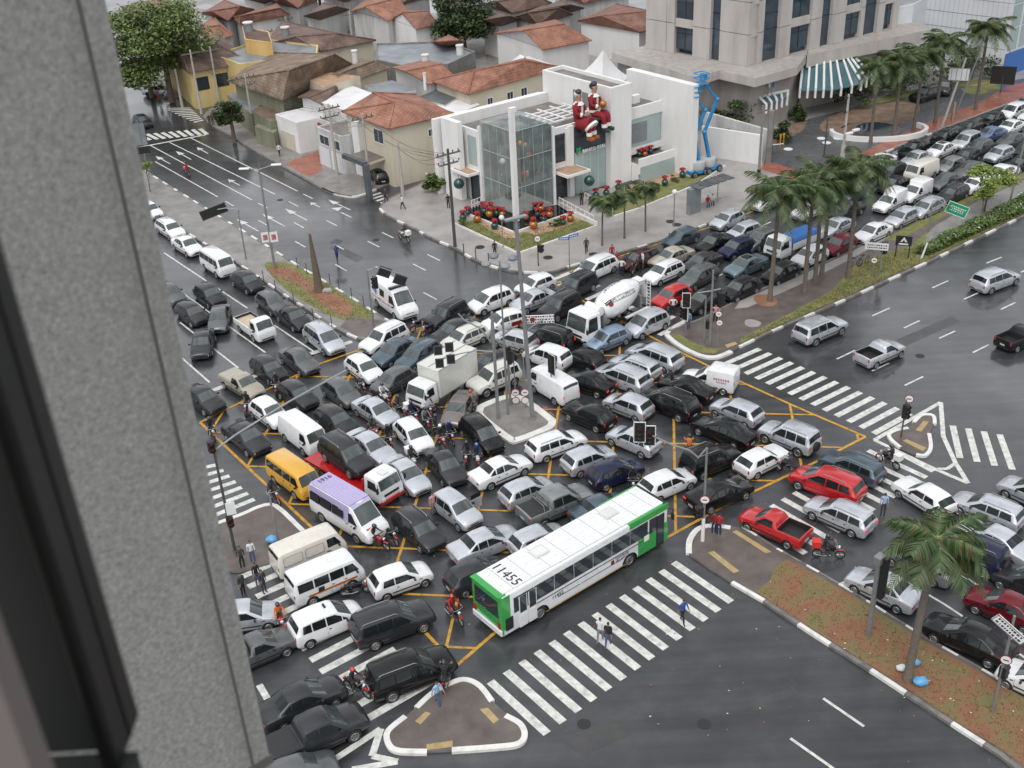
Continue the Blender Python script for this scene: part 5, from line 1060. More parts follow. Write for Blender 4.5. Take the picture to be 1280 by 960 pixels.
 if 'empty black bed' in lab or 'black bed beside' in lab:
  b=MB();b.box((-1.3,0,.64),(1.45,1.4,.03),'trim_black');b.build('bed_liner',r)
 if 'covered bed' in lab:
  L0=P[k]['parts'];x0,x1,z,wdt=(-2.46,-1.06,1.15,1.6)if k=='dcab' else(-2.04,-.56,1.04,1.5)
  b=MB();b.box(((x0+x1)/2,0,z),(x1-x0,wdt,.06),'paint_beige' if 'beige' in lab else 'trim_black');b.build('bed_cover',r,bevel=.02)
 if 'covered vehicle' in lab:
  b=MB();b.box((-1.28,0,1.3),(1.55,1.45,.62),'paint_grey',taper=.92);b.build('canopy',r,bevel=.06,smooth=True)
 if 'roll bar' in lab:
  b=MB()
  for dx in(0,.28):b.tube([(-1.15-dx,-.72,1.15),(-1.1-dx,-.6,1.72-dx),(-1.1-dx,.6,1.72-dx),(-1.15-dx,.72,1.15)],.035,'chrome')
  b.build('roll_bar',r);b=MB();b.box((-1.76,0,1.14),(1.38,1.6,.05),'trim_black');b.build('bed_cover',r)
 if 'sunroof' in lab:
  b=MB();b.box((-.1,0,P[k]['h']+.022),(.75,.7,.03),'car_glass');b.build('sunroof',r)
 if 'orange stripe' in lab:
  for s in(-1,1):
   b=MB();b.box((.1,s*.873,.82),(3.0,.02,.12),'indicator');b.box((-.6,s*.875,.98),(.35,.02,.3),'trim_black');b.build('side_stripe',r)
 if 'blank side panels' in lab:
  for s in(-1,1):
   for x in(-1.25,.1):
    b=MB()
    for dx,dz,sx,sz in((0,.3,1.15,.02),(0,-.3,1.15,.02),(-.57,0,.02,.6),(.57,0,.02,.6)):b.box((x+dx,s*.872,1.42+dz),(sx,.02,sz),'concrete_dark')
    b.build('panel_seam',r)
 if 'red painted lettering' in lab:
  for s in(-1,1):child('lettering',text_mesh('K1',.55,.003,'red_lens_off')if False else MB().box((-.75,s*.835,.62),(.9,.012,.34),'red_lens_off').mesh('lettering'),r)
 if 'red lettering at' in lab:
  for s in(-1,1):
   b=MB()
   for i in range(7):b.box((-1.6+i*.17,s*.83,1.25),(.09,.012,.14),'red_line')
   for i in range(5):b.box((-1.4+i*.15,s*.83,1.02),(.09,.012,.1),'red_line')
   b.build('lettering',r)
 if 'taxi with roof marker' in lab:
  b=MB();b.box((.0,.1,1.67),(.12,.36,.12),'trim_black',taper=.8);b.build('roof_marker',r,bevel=.02)
 if 'bikes rack' in lab:
  b=MB()
  for q in range(5):b.tube([(-1.0+.3*q,-.5,1.80),(-.8+.3*q,.5,1.92)],.035,'trim_black')
  b.build('roof_rack',r)
 if 'door open' in lab:
  b=MB();b.box((.38+.0,.82+.42,.68),(.06,.85,.7),'paint_silver');b.box((.38,.82+.42,1.2),(.03,.75,.34),'car_glass');b.build('open_door',r,bevel=.02)
place('bigsuv','darkgrey',434,568,1,.68,'dark suv riding on the flatbed tow truck','suv',GB,z0=1.0)
r=place('ambulance','white',493,372,1,.74,'white ambulance with roof light bar above the median tip','ambulance',GB)
b=MB();b.box((.75,0,2.52),(.35,1.5,.16),'trim_black');b.box((.75,0,2.62),(.2,1.3,.06),'concrete_dark');b.build('light_bar',r,bevel=.02)
for s in(-1,1):
 b=MB();b.box((-1.6,s*.972,1.6),(.14,.012,.6),'blue_sign');b.box((-1.6,s*.972,1.6),(.6,.014,.14),'blue_sign');b.build('medical_cross',r)
 b=MB();b.box((-.6,s*.97,1.05),(3.6,.012,.08),'red_line');b.build('side_stripe',r)
r=place('minibus','white',436,637,1,.60,'lilac roofed white minibus with side windows left of centre','minibus',GB)
b=MB();b.box((-.7,0,2.50),(3.7,1.5,.05),'paint_lilac')
for k in range(7):b.box((-.7,-.6+.2*k,2.53),(3.6,.05,.02),'paint_lilac')
b.build('roof',r,bevel=.02)
for s in(-1,1):
 b=MB();b.add([(-2.68,s*.90,1.28),(1.1,s*.985,1.28),(1.1,s*.82,2.44),(-2.6,s*.80,2.42)],[(0,1,2,3)],'paint_lilac');b.build('lilac_side_panel',r)
 for x0,x1 in((-2.5,-1.6),(-1.5,-.5),(-.4,.68)):
  b=MB();b.add([(x0,s*.99,1.42),(x1,s*1.0,1.42),(x1,s*.935,2.0),(x0,s*.925,2.0)],[(0,1,2,3)],'car_glass');b.build('side_window',r)
b=MB();b.add([(1.35,-.72,2.34),(1.35,.72,2.34),(1.1,.74,2.475),(1.1,-.74,2.475)],[(0,1,2,3)],'paint_lilac');b.build('front_cap',r)
child('roof_number',text_mesh('9161',.5,.004,'trim_black'),r,(-2.3,.55,2.56),(0,0,-math.pi/2))
for a in[(505,295,-1,-.45,'white','motorcycle with white box on the empty avenue',('black','black'),'white'),(233,214,-.9,-.62,'red','motorcycle riding away up the left avenue',('red','black'),None),(1036,689,1,.06,'black','motorcycle with red box beside the median',('black','black'),'red'),(1110,574,-1,-.5,'black','motorcycle with white box on right zebra',('black','black'),'white'),(984,584,-1,-.35,'black','motorcycle beside the old white hatchback',('darkgrey','black'),None),(861,560,-.12,-1,'red','motorcycle above the black suv',('orange','black'),None),(791,604,.1,1,'black','motorcycle right of the navy hatchback',('black','black'),None),(472,676,1,.4,'red','motorcycle in front of the lilac minibus',('black','black'),'red'),(568,766,.8,.8,'black','motorcycle behind the bus rear corner',('red','red'),None),(351,776,.35,1,'red','motorcycle left of the white taxi',('orange','black'),None),(446,858,1,.5,'black','motorcycle between two dark suvs',('black','red'),None),(557,845,.2,-1,'black','motorcycle at the nose of the black suv',('black','black'),None),(342,618,.8,.8,'black','motorcycle left of the yellow van',('darkgrey','black'),None),(265,540,.5,1,'black','motorcycle at the pillar by yellow line',('black','black'),None),(309,508,-.4,1,'black','motorcycle below the beige pickup',('black','black'),None),(346,484,-.2,1,'black','motorcycle right of the beige pickup',('black','black'),None),(452,482,.8,1,'black','motorcycle below the upper white hatchback',None,None),(480,497,.9,.7,'white','white motorcycle left of the box lorry',('white','black'),None),(500,512,.8,.6,'black','motorcycle at the lorry front wheel',('darkgrey','black'),None),(516,520,.8,.7,'navy','blue motorcycle below the lorry cab',('navy','black'),'white'),(533,528,.5,1,'black','motorcycle above the white sloping hatchback',('grey','black'),None),(546,537,.6,1,'black','motorcycle in the middle of the pack',('darkgrey','black'),None),(552,550,.6,1,'red','red motorcycle lowest in the pack',('black','white'),None),(563,545,.6,1,'black','motorcycle at right of the pack',('navy','blue'),None),(536,512,.6,1,'black','motorcycle topmost in the pack',('black','white'),None),(524,405,-1,.4,'black','motorcycle below the ambulance',None,None),(536,411,-1,.5,'navy','motorcycle right below the ambulance nose',None,None),(588,504,-.6,-.8,'red','motorcycle beside the brown grey sedan',('khaki','red'),None),(584,571,-.2,1,'black','motorcycle left of the white sedan',('black','black'),None),(597,574,.2,1,'white','motorcycle below the black minivan',('navy','blue'),None),(467,540,.8,.7,'red','red motorcycle right of silver sedan',('darkgrey','black'),None),(486,550,.6,1,'black','motorcycle between silver sedan and white hatchback',('black','black'),None),(516,577,.7,1,'white','motorcycle above the pale silver sedan',('darkgrey','black'),'white'),(445,735,1,-.2,'black','motorcycle right of the striped van',None,None),(836,478,-1,-.4,'black','motorcycle behind the white box van',('black','black'),None),(487,668,.9,.7,'black','motorcycle right of the minibus nose',None,None),(605,540,.4,1,'black','motorcycle at the island kerb',None,None)][:36]:
 moto(*a)
for a in[(422,327,.6,.5,'umbrella','blue','navy','man in blue crossing the wet avenue under a dark umbrella'),(504,263,-1,.2,'walk','white','navy','man in white shirt walking on the pavement below the cream house'),(263,159,0,1,'stand','black','darkgrey','left one of the dark dressed pair at the far corner'),(267,158,0,1,'stand','darkgrey','darkgrey','right one of the dark dressed pair at the far corner'),(350,197,1,.5,'walk','white','darkgrey','person in white shirt and dark hat outside the white shop'),(619,322,-.5,1,'stand','black','black','person in black standing at the corner kerb before the lawn'),(733,318,.3,1,'walk','darkgrey','black','person in dark coat on the pavement near the blue street signs'),(765,327,.5,1,'stand','red','jeans','person in bright red behind the white minivan'),(771,336,-.2,1,'stand','red','darkgrey','person in red shirt between white minivan and maroon estate'),(777,345,.2,-1,'hips','white','navy','man in white shirt between minivan and maroon estate'),(790,350,-1,.2,'stand','black','black','person in black standing beside the mixer drum'),(797,342,-1,.2,'walk','darkgrey','black','person in dark clothes beside the maroon estate'),(803,336,-1,.2,'stand','white','grey','person in white leaning at the maroon estate'),(841,394,.2,1,'hips','white','black','man in white shirt below the red hatchback'),(860,412,-.6,1,'stand','lightblue','jeans','person in pale shirt and jeans at the zebra by the palm median'),(894,404,-.4,1,'hips','pink','black','person in pink shirt and black trousers on the median tip'),(892,668,-.5,-1,'stand','wine','navy','left one of the two people in dark red on the median tip'),(898,670,.3,-1,'stand','red','navy','right one of the two people in red on the median tip'),(853,779,.6,.5,'walk','blue','black','man in bright blue shirt walking on the big zebra crossing'),(750,803,.4,-1,'walk','white','grey','man in white shirt and pale trousers on the big zebra'),(760,809,.3,-1,'walk','black','jeans','long haired woman in black beside the man in white'),(1103,645,-.2,-1,'stand','lightblue','darkgrey','man in pale shirt on foot above the big palm'),(548,882,.8,.5,'walk','lightblue','jeans','man in pale blue top and jeans stepping onto the bottom island'),(317,704,.2,1,'stand','white','jeans','person in white sweatshirt left of the cream van'),(304,711,.4,1,'stand','darkgrey','black','person in dark top left of the one in white sweatshirt'),(323,732,.8,.6,'stand','black','jeans','person in black and jeans below the cream van rear'),(331,741,.8,.4,'stand','darkgrey','darkgrey','person in dark clothes beside the left zebra stripes'),(305,745,.8,.4,'stand','darkgrey','black','dark dressed person nearest the pillar above the silver bonnet'),(543,643,.9,.6,'stand','pink','grey','person in pale pink beside the open car door'),(561,262,-.4,1,'stand','black','black','person in black beside the white entrance left of the pond'),(727,258,-.4,1,'stand','black','black','person in black on the walkway right of the pond'),(201,131,.2,1,'stand','red','darkgrey','far person in red beneath the big street tree'),(209,129,.2,1,'stand','lightblue','darkgrey','far person in pale blue beneath the big street tree'),(483,254,-.4,.6,'walk','darkgrey','black','person in grey at the side street crossing'),(1274,138,.4,.8,'walk','darkgrey','black','far dark figure at the right edge by the brick paving')]:
 person(*a)
g=G(422,327);b=MB();q=[(0,0,2.25)]+[(.62*math.cos(k*math.pi/4),.62*math.sin(k*math.pi/4),1.98)for k in range(8)]
b.add(q,[(0,1+k,1+(k+1)%8)for k in range(8)],'pole_dark');b.tube([(.0,0,2.3),(.0,0,1.2)],.015,'chrome');u=b.build('umbrella',label='open dark umbrella held above the man in blue',category='umbrella');u.location=(g.x+.12,g.y-.05,0)
for x,y,c,n_ in((884.5,259,'red','person in red seated in the bus shelter'),(890,257,'white','person in white seated in the bus shelter')):person(x,y,.4,1,'sit',c,'navy',n_)
# ================================================================== BUILDINGS
def W2(px,z):return[tuple(G(x,y,z)[:2])for x,y in px]
def inset(P,d):
 cx=sum(p[0]for p in P)/len(P);cy=sum(p[1]for p in P)/len(P);out=[]
 for x,y in P:
  v=Vector((cx-x,cy-y));v=v.normalized()*min(d*1.3,v.length*.4);out.append((x+v.x,y+v.y))
 return out
def roof_faces(b,faces,mat,th=.14):
 """each face a list of 3D points; gives the sheet a real thickness"""
 for f in faces:
  n=(Vector(f[1])-Vector(f[0])).cross(Vector(f[2])-Vector(f[0]))
  if n.z<0:f=f[::-1]
  k=len(f);lo=[Vector(p)-Vector((0,0,th))for p in f]
  b.add(list(f)+lo,[tuple(range(k)),tuple(range(2*k-1,k-1,-1))]+[(i,k+i,k+(i+1)%k,(i+1)%k)for i in range(k)],mat)
def on_face(p0,p1,t0,t1,z0,z1,off=.03):
 """rectangle standing on the wall line p0->p1 between fractions t0,t1 (proud of it towards the camera)"""
 a=Vector((*p0[:2],0));b=Vector((*p1[:2],0));d=(b-a).normalized();n=Vector((d.y,-d.x,0))
 if n.dot(a)>0:n=-n
 q0=a.lerp(b,t0)+n*off;q1=a.lerp(b,t1)+n*off
 return[Vector((q0.x,q0.y,z0)),Vector((q1.x,q1.y,z0)),Vector((q1.x,q1.y,z1)),Vector((q0.x,q0.y,z1))],n
def window(root,p0,p1,t0,t1,z0,z1,frame='glass_frame_white',glass='glass_dark',bars=1,name='window'):
 q,n=on_face(p0,p1,t0,t1,z0,z1,.02);b=MB();u=(q[1]-q[0]);ul=u.length;u.normalize();zz=Vector((0,0,1))
 b.add(q,[(0,1,2,3)],glass)
 fr=[]
 for a_,b_ in((q[0],q[1]),(q[1],q[2]),(q[2],q[3]),(q[3],q[0])):
  d=(b_-a_).normalized();s=n.cross(d)*.05
  v=[a_-s,b_-s,b_+s,a_+s];b.add([p+n*.04 for p in v]+v,[(0,1,2,3),(0,4,5,1),(1,5,6,2),(2,6,7,3),(3,7,4,0)],frame)
 for k in range(bars):
  c=q[0]+u*ul*(k+1)/(bars+1);v=[c-u*.03,c+u*.03,c+u*.03+zz*(z1-z0),c-u*.03+zz*(z1-z0)];b.add([p+n*.03 for p in v],[(0,1,2,3)],frame)
 return b.build(name,root)
def door(root,p0,p1,t0,t1,z1,mat='pole_wood',z0=.13,name='door'):
 q,n=on_face(p0,p1,t0,t1,z0,z1,.02);b=MB();b.add([p+n*.04 for p in q]+q,[(0,1,2,3),(1,5,6,2),(2,6,7,3),(3,7,4,0)],mat);return b.build(name,root)
def house(name,label,eaves,ze,ridge,zr,wall='plaster_cream',roof='tile_orange',over=.4,cat='house',group=None,kind='hip',z0=0.0):
 """eaves: 4 roof corners (photo points of the roof edge, in order), ridge: 2 photo points"""
 E_=[G(x,y,ze)for x,y in eaves];R_=[G(x,y,zr)for x,y in ridge]
 c=sum(E_,Vector())/len(E_);root=empty(name,(c.x,c.y,0),0,label,cat,group);off=Vector((c.x,c.y,0))
 P_=inset([tuple(p[:2])for p in E_],over);b=MB();b.prism([(x-c.x,y-c.y)for x,y in P_],z0,ze-.05,wall)
 b.build('wall',root)
 e=[p-off for p in E_];r=[p-off for p in R_];b=MB()
 if kind=='hip':F_=[[e[0],e[1],r[1],r[0]]if 0 else[e[0],e[1],r[0]],[e[1],e[2],r[1],r[0]],[e[2],e[3],r[1]],[e[3],e[0],r[0],r[1]]]
 else:F_=[[e[1],e[2],r[1],r[0]],[e[3],e[0],r[0],r[1]]]
 roof_faces(b,F_,roof)
 rf=b.build('roof',root,uv=True)
 if kind!='hip':
  b=MB();w_=inset([tuple(p[:2])for p in E_],over)
  for i,j,k in((0,1,0),(2,3,1)):
   a_,b_=Vector((*w_[i],ze))-off,Vector((*w_[j],ze))-off;t=r[k].lerp(r[1-k],.06);b.add([a_,b_,t-Vector((0,0,.15))],[(0,1,2)],wall)
  b.build('gable',root)
 rc=MB()
 for a_,b_ in[(r[0],r[1])]+([(e[0],r[0]),(e[1],r[0]),(e[2],r[1]),(e[3],r[1])]if kind=='hip' else[]):
  rc.cyl(a_+Vector((0,0,.03)),b_+Vector((0,0,.03)),.11,roof,n=6)
 rc.build('ridge_cap',rf,uv=True)
 return root,[Vector((*p,0))-off for p in P_]
class Loc:
 """gives window()/door() wall corners in the building's own coordinates"""
def win_local(root,P_,i,j,*a,**k):
 c=root.location;
 q0,q1=P_[i]+c,P_[j]+c
 o=window(root,q0,q1,*a,**k);shift(o,-c);return o
def shift(o,v):o.data.transform(Matrix.Translation(Vector((v.x,v.y,0))))
def flatbldg(name,label,px,h,wall,roof,parapet=.3,cat='building',group=None,z0=0,zp=None):
 P_=px if zp=='xy' else W2(px,h if zp is None else zp);cx=sum(p[0]for p in P_)/len(P_);cy=sum(p[1]for p in P_)/len(P_)
 root=empty(name,(cx,cy,0),0,label,cat,group);L=[(x-cx,y-cy)for x,y in P_]
 b=MB();b.prism(L,z0,h-.02,roof,wall);b.build('wall',root)
 if parapet:
  b=MB();I=inset(L,.18);n=len(L)
  for i in range(n):
   j=(i+1)%n;v=[(*L[i],h),(*L[j],h),(*I[j],h),(*I[i],h)];b.add([(x,y,z-.05)for x,y,z in v]+[(x,y,z+parapet)for x,y,z in v],[(4,5,6,7),(0,1,5,4),(2,3,7,6),(1,2,6,5),(3,0,4,7)],wall)
  b.build('parapet',root)
 return root,[Vector((x,y,0))for x,y in L]
simple('sign_white',(.8,.8,.8),.4);simple('canopy_glass',(.05,.13,.15),.1,spec=.8)
BO=G(646,272);uA=Vector((math.sin(rad(-37.4)),math.cos(rad(-37.4)),0));vB=Vector((math.sin(rad(55.2)),math.cos(rad(55.2)),0))
bank=empty('bank_building',BO,math.atan2(vB.y,vB.x),'white and glass corner bank building with a glass atrium and sign','building')
def bp(s,t,z=0):
 w_=uA*s+vB*t;a=-bank.rotation_euler.z;return Vector((w_.x*math.cos(a)-w_.y*math.sin(a),w_.x*math.sin(a)+w_.y*math.cos(a),z))
def bbox(b,s0,s1,t0,t1,z0,z1,mat,side=None):b.prism([tuple(bp(s0,t0)[:2]),tuple(bp(s0,t1)[:2]),tuple(bp(s1,t1)[:2]),tuple(bp(s1,t0)[:2])],z0,z1,mat,side,bottom=z0>.3)
def bpart(name,*boxes,parent=None,bevel=0):
 b=MB()
 for x in boxes:bbox(b,*x)
 return b.build(name,parent or bank,bevel=bevel)
PW='plaster_white'
bpart('wall',(5.2,9.4,-.1,4.7,0,7.3,'roof_membrane',PW));bpart('wall',(.9,9.4,4.7,12.1,0,7.3,'roof_membrane',PW))
bpart('parapet',(5.2,5.45,0,4.9,7.28,7.6,PW),(5.45,9.4,-.1,.15,7.28,7.6,PW),(.9,1.15,5.0,12.1,7.28,7.6,PW))
bpart('tower',(-.2,10.4,12.1,14.9,0,10.2,'roof_membrane',PW));bpart('parapet',(-.2,.1,12.1,14.9,10.18,10.55,PW),(.1,10.4,12.1,12.4,10.18,10.55,PW),(.1,10.4,14.6,14.9,10.18,10.55,PW),(10.1,10.4,12.4,14.6,10.18,10.55,PW))
bpart('frame_wall',(9.6,10.2,-1.2,12.05,0,8.3,PW),(7.4,9.6,-1.2,-.6,0,8.3,PW));bpart('frame_wall',(10.6,11.0,-1.8,12.05,0,8.1,PW))
bpart('frame_wall',(-3.7,6.0,19.9,20.8,0,9.9,PW));bpart('wall',(.8,8.5,14.9,19.9,2.7,7.2,'roof_membrane',PW));bpart('wall',(2.2,8.5,14.9,19.9,0,2.7,PW))
bpart('balcony',(-1.2,2.2,14.95,19.9,0,2.2,'roof_membrane',PW));bpart('balcony_parapet',(-1.45,-1.2,14.95,19.9,1.1,2.75,PW));bpart('parapet',(.55,.8,14.95,19.9,6.4,7.6,PW),(.55,.8,14.95,19.9,2.6,3.3,PW))
bpart('glass_wall',(.62,.79,15.0,19.8,3.3,6.4,'glass_pale'));bpart('glass_wall',(-1.5,-1.46,15.0,19.8,.2,1.9,'glass_pale'));bpart('screen',(.55,.61,15.1,17.8,3.8,5.9,'roof_grey'))
for k in range(14):pass
bpart('roof_frame',*[(2.0+k*.9,2.2+k*.9,6.0,11.4,7.7,7.85,'white_paint')for k in range(5)],*[(1.8,6.4,6.4+q*1.6,6.55+q*1.6,7.86,7.98,'white_paint')for q in range(4)])
for s in(3.2,4.6):
 q=[bp(s,12.08,7.9),bp(s+.9,12.08,7.9),bp(s+.9,12.08,9.4),bp(s,12.08,9.4)];b=MB();b.add(q,[(0,1,2,3)],'roof_grey');b.build('window',bank)
b=MB();c=bp(2.8,18.2,7.2);b.box(c+Vector((0,0,.45)),(.9,.5,.9),'white_paint');b.build('air_conditioner',bank,bevel=.03)
def gpane(s0,t0,s1,t1,z0,z1,mat='atrium_glass',name='glass_pane'):
 b=MB();b.add([bp(s0,t0,z0),bp(s1,t1,z0),bp(s1,t1,z1),bp(s0,t0,z1)],[(0,1,2,3)],mat);return b.build(name,bank)
mt,n_,b_=nodemat('atrium_glass');b_.inputs['Base Color'].default_value=(.50,.60,.58,1);b_.inputs['Roughness'].default_value=.03
b_.inputs['Alpha'].default_value=.38;b_.inputs['Specular IOR Level'].default_value=1.0
tcn=n_.nodes.new('ShaderNodeTexCoord');nzn=n_.nodes.new('ShaderNodeTexNoise');nzn.inputs['Scale'].default_value=.8;n_.links.new(tcn.outputs['Object'],nzn.inputs[0])
mrn=n_.nodes.new('ShaderNodeMapRange');mrn.inputs[1].default_value=.35;mrn.inputs[2].default_value=.65;mrn.inputs[3].default_value=.16;mrn.inputs[4].default_value=.34;n_.links.new(nzn.outputs[0],mrn.inputs[0]);n_.links.new(mrn.outputs[0],b_.inputs['Alpha'])
AH=8.7
for k in range(4):
 gpane(5.2*k/4,0,5.2*(k+1)/4,0,.3,AH);gpane(0,4.7*k/4,0,4.7*(k+1)/4,.3,AH)
b=MB();b.add([bp(0,0,AH),bp(0,4.7,AH),bp(5.2,4.7,AH),bp(5.2,0,AH)],[(0,1,2,3)],'atrium_glass');b.build('glass_roof',bank)
b=MB()
for k in range(5):
 for(s,t)in((5.2*k/4,0),(0,4.7*k/4)):b.cyl(bp(s,t,0),bp(s,t,AH),.02,'glass_pale',n=5)
for z in(3.0,5.9,AH):
 b.cyl(bp(0,0,z),bp(5.2,0,z),.035,'glass_pale',n=5);b.cyl(bp(0,0,z),bp(0,4.7,z),.035,'glass_pale',n=5)
b.cyl(bp(5.2,0,AH),bp(5.2,4.7,AH),.04,'glass_pale',n=5);b.cyl(bp(0,4.7,AH),bp(5.2,4.7,AH),.04,'glass_pale',n=5);b.build('glass_frame',bank)
bpart('atrium_back',(5.0,5.18,.1,4.6,0,8.4,'concrete_dark'),(.1,5.0,4.62,4.69,0,8.4,'glass_dark'));bpart('atrium_floor',(.1,5.0,.1,4.6,.13,.3,'pavement'))
bpart('white_fin',(5.18,5.4,-.25,.05,0,8.2,PW));bpart('white_fin',(-.1,.3,4.72,4.95,0,8.2,PW))
random.seed(5)
for k in range(16):
 p=bp(random.uniform(.6,4.4),random.uniform(.5,4.0),random.uniform(2.5,7.2));b=MB();r=random.choice((.12,.2,.32));b.sphere(p,r,random.choice(('ball_gold','ball_green','ribbon_red','bag_white')),10,8);b.cyl(p,(p.x,p.y,AH),.012,'chrome',n=4);b.build('hanging_ornament',bank,smooth=True)
b=MB();bs=bp(1.6,1.2,.3)
for k in range(60):
 a=random.uniform(0,6.28);q=bs+Vector((random.uniform(0,.9)*math.cos(a),random.uniform(0,.9)*math.sin(a),random.uniform(.8,2.6)));b.quad(q,q+Vector((.25,.05,.1)),q+Vector((.3,.1,.3)),q+Vector((.05,.05,.25)),'leaf_dark')
b.cyl(bs,bs+Vector((0,0,2)),.06,'bark',n=6);b.build('indoor_plant',bank)
def brect(name,s0,t0,s1,t1,z0,z1,mat,off=(0,0)):
 b=MB();b.add([bp(s0,t0,z0),bp(s1,t1,z0),bp(s1,t1,z1),bp(s0,t0,z1)],[(0,1,2,3)],mat);return b.build(name,bank)
brect('window',5.9,-.13,7.3,-.13,3.9,6.9,'glass_pale');brect('doorway',5.7,-.14,7.2,-.14,.15,3.0,'glass_dark')
brect('window',.86,5.5,.86,7.0,4.0,6.9,'glass_dark');brect('doorway',.86,5.2,.86,7.2,.15,3.0,'glass_dark')
bpart('pillar',(.55,.9,7.3,7.9,0,7.5,PW));bpart('window_frame',(.7,.9,5.1,5.45,3.4,7.3,PW),(.7,.9,7.05,7.3,3.4,7.3,PW))
bpart('canopy',(-1.6,.9,5.2,8.2,3.15,3.4,PW));bpart('canopy_deck',(-1.4,.8,5.4,8.0,3.41,3.43,'sand_bed'));bpart('canopy',(5.6,8.6,-1.6,-.12,3.15,3.4,PW));bpart('canopy_deck',(5.8,8.4,-1.4,-.3,3.41,3.43,'sand_bed'))
bpart('glass_wall',(.55,.6,8.0,12.05,.2,4.6,'glass_pale'));bpart('glass_wall',(.55,.6,8.0,12.05,4.65,7.3,'glass_dark'))
for k in range(1,4):bpart('mullion',(.5,.54,8.0+k,8.03+k,.2,4.6,'glass_frame_white'))
def bsign(name,me,s,t,z):
 o=child(name,me,bank,bp(s,t,z));o.rotation_euler=(math.pi/2,0,0);return o
bsign('sign_lettering',text_mesh('BANCO REAL',.50,.05,'sign_white'),.30,8.8,4.5)
b=MB();b.box(bp(.46,8.42,4.8),(.58,.08,.62),'green_sign');b.add([bp(.35,8.2,4.5),bp(.35,8.42,4.3),bp(.35,8.56,4.9)],[(0,1,2)],'yellow_line');b.build('sign_emblem',bank)
g=G(645.5,279.5);b=MB();b.box((0,0,5.6),(.55,.4,10.9),PW,taper=.95);b.box((.1,0,11.2),(.7,.42,.5),PW);o=b.build('mast',bevel=.03,label='tall white square mast standing in the pond before the glass atrium',category='mast');o.location=(g.x,g.y,.1);o.rotation_euler.z=bank.rotation_euler.z
pond=[(578,266),(604,257),(646,268),(697,258),(712,268),(644,291)]
flat('pond',pond,'water_dark',.20);flat('lawn',[(572,281),(600,276),(643,296),(712,272),(745,283),(648,317)],'grass',.19)
flat('planting_bed',[(600,272),(640,293),(650,300),(632,300),(612,290),(590,276)],'sand_bed',.20);flat('planting_bed',[(655,292),(712,270),(728,277),(700,288),(670,296)],'sand_bed',.20)
def rim(px,h=.22,w_=.16,name='low_wall',z=.13,mat='kerb_white'):
 b=MB();P_=[G(x,y,z)for x,y in px]
 for a_,c_ in zip(P_,P_[1:]):
  d=(c_-a_);d.z=0;l=d.length;d.normalize();b.box(((a_.x+c_.x)/2,(a_.y+c_.y)/2,z+h/2),(l+w_,w_,h),mat,rz=math.atan2(d.y,d.x))
 return b
rim([(578,266),(643,292),(712,268)],.2).build('low_wall',label='low white rim wall around the black pond',category='low wall')
rim([(566,279),(648,317.5),(746,283)],.16).build('low_wall',label='low white edging wall around the corner lawn',category='low wall')
rim([(712,268),(746,283)],.5).build('low_wall',label='white ramp wall right of the pond',category='low wall')
lw=[(752,281),(862,233),(905,207),(880,203),(800,233),(745,258)]
flat('lawn',[(767,272),(800,260),(870,231),(903,209),(890,206),(840,228),(790,246),(755,262)],'grass',.19);flat('planting_bed',[(755,262),(790,246),(840,228),(880,208),(860,206),(800,228),(748,250)],'sand_bed',.195)
flat('pond',[(740,238),(790,232),(845,214),(868,206),(860,203),(790,224),(738,232)],'water_dark',.2)
rim([(752,262),(765,272),(800,261),(870,232),(906,208)],.16).build('low_wall',label='low white edging wall along the palm lawn',category='low wall')
def railing(px,label,h=.95,z=.13,n=8):
 root=empty('railing',G(*px[0]),0,label,'railing');c=root.location;A,B=G(*px[0],z)-c,G(*px[1],z)-c;A.z=B.z=z
 b=MB()
 for q in(.5,1.0):b.cyl(A+Vector((0,0,h*q)),B+Vector((0,0,h*q)),.035,'white_paint',n=6)
 b.build('rail',root)
 for k in range(n+1):
  p=A.lerp(B,k/n);b=MB();b.cyl(p,p+Vector((0,0,h)),.035,'white_paint',n=6);b.build('post',root)
railing([(699,258),(742,281)],'white ramp railing right of the atrium');railing([(731,252),(766,270)],'white ramp railing beside the small palms');railing([(590,262),(605,256)],'short white railing left of the atrium',n=4)
def bauble(px,py,r,mat,label,z=.2,group='big christmas baubles'):
 r*=.72
 g=G(px,py,z);root=empty('giant_bauble',g,random.uniform(0,6),label,'ornament',group)
 b=MB();b.sphere((0,0,r),r,mat,18,12);b.build('ball',root,smooth=True)
 b=MB()
 for k in range(5):
  a=k*1.257;d=Vector((math.cos(a),math.sin(a),0));s=Vector((-d.y,d.x,0))*.14
  t0=Vector((0,0,2*r-.05));b.add([t0-s,t0+s,t0+d*.26+s*1.4+Vector((0,0,.36)),t0+d*.26-s*1.4+Vector((0,0,.36))],[(0,1,2,3)],'ribbon_red');b.add([t0+d*.26+s*1.4+Vector((0,0,.36)),t0+d*.26-s*1.4+Vector((0,0,.36)),t0+d*.38+Vector((0,0,.1))],[(0,1,2)],'ribbon_red')
 b.build('bow',root);b=MB();b.cyl((0,0,2*r-.03),(0,0,2*r+.12),.1,'chrome',n=8);b.build('cap',root)
BX=[(579,276,.52,'g'),(597,278,.55,'o'),(585,269,.4,'g'),(606,268,.5,'g'),(612,272,.55,'o'),(614,265,.5,'o'),(621,270,.45,'g'),(628,271,.45,'o'),(618.5,286.5,.5,'g'),(604,263,.4,'g'),(667,286,.58,'o'),(658,275,.4,'o'),(676,265,.5,'o'),(687,272,.5,'o'),(672,271,.4,'g'),(680,277,.4,'g'),(669,264,.4,'g'),(713,277,.5,'o'),(704,281,.4,'g'),(773,214+24,.5,'g'),(853,222,.5,'g'),(831,232,.5,'g'),(745,248,.5,'g'),(758,245,.5,'g')]
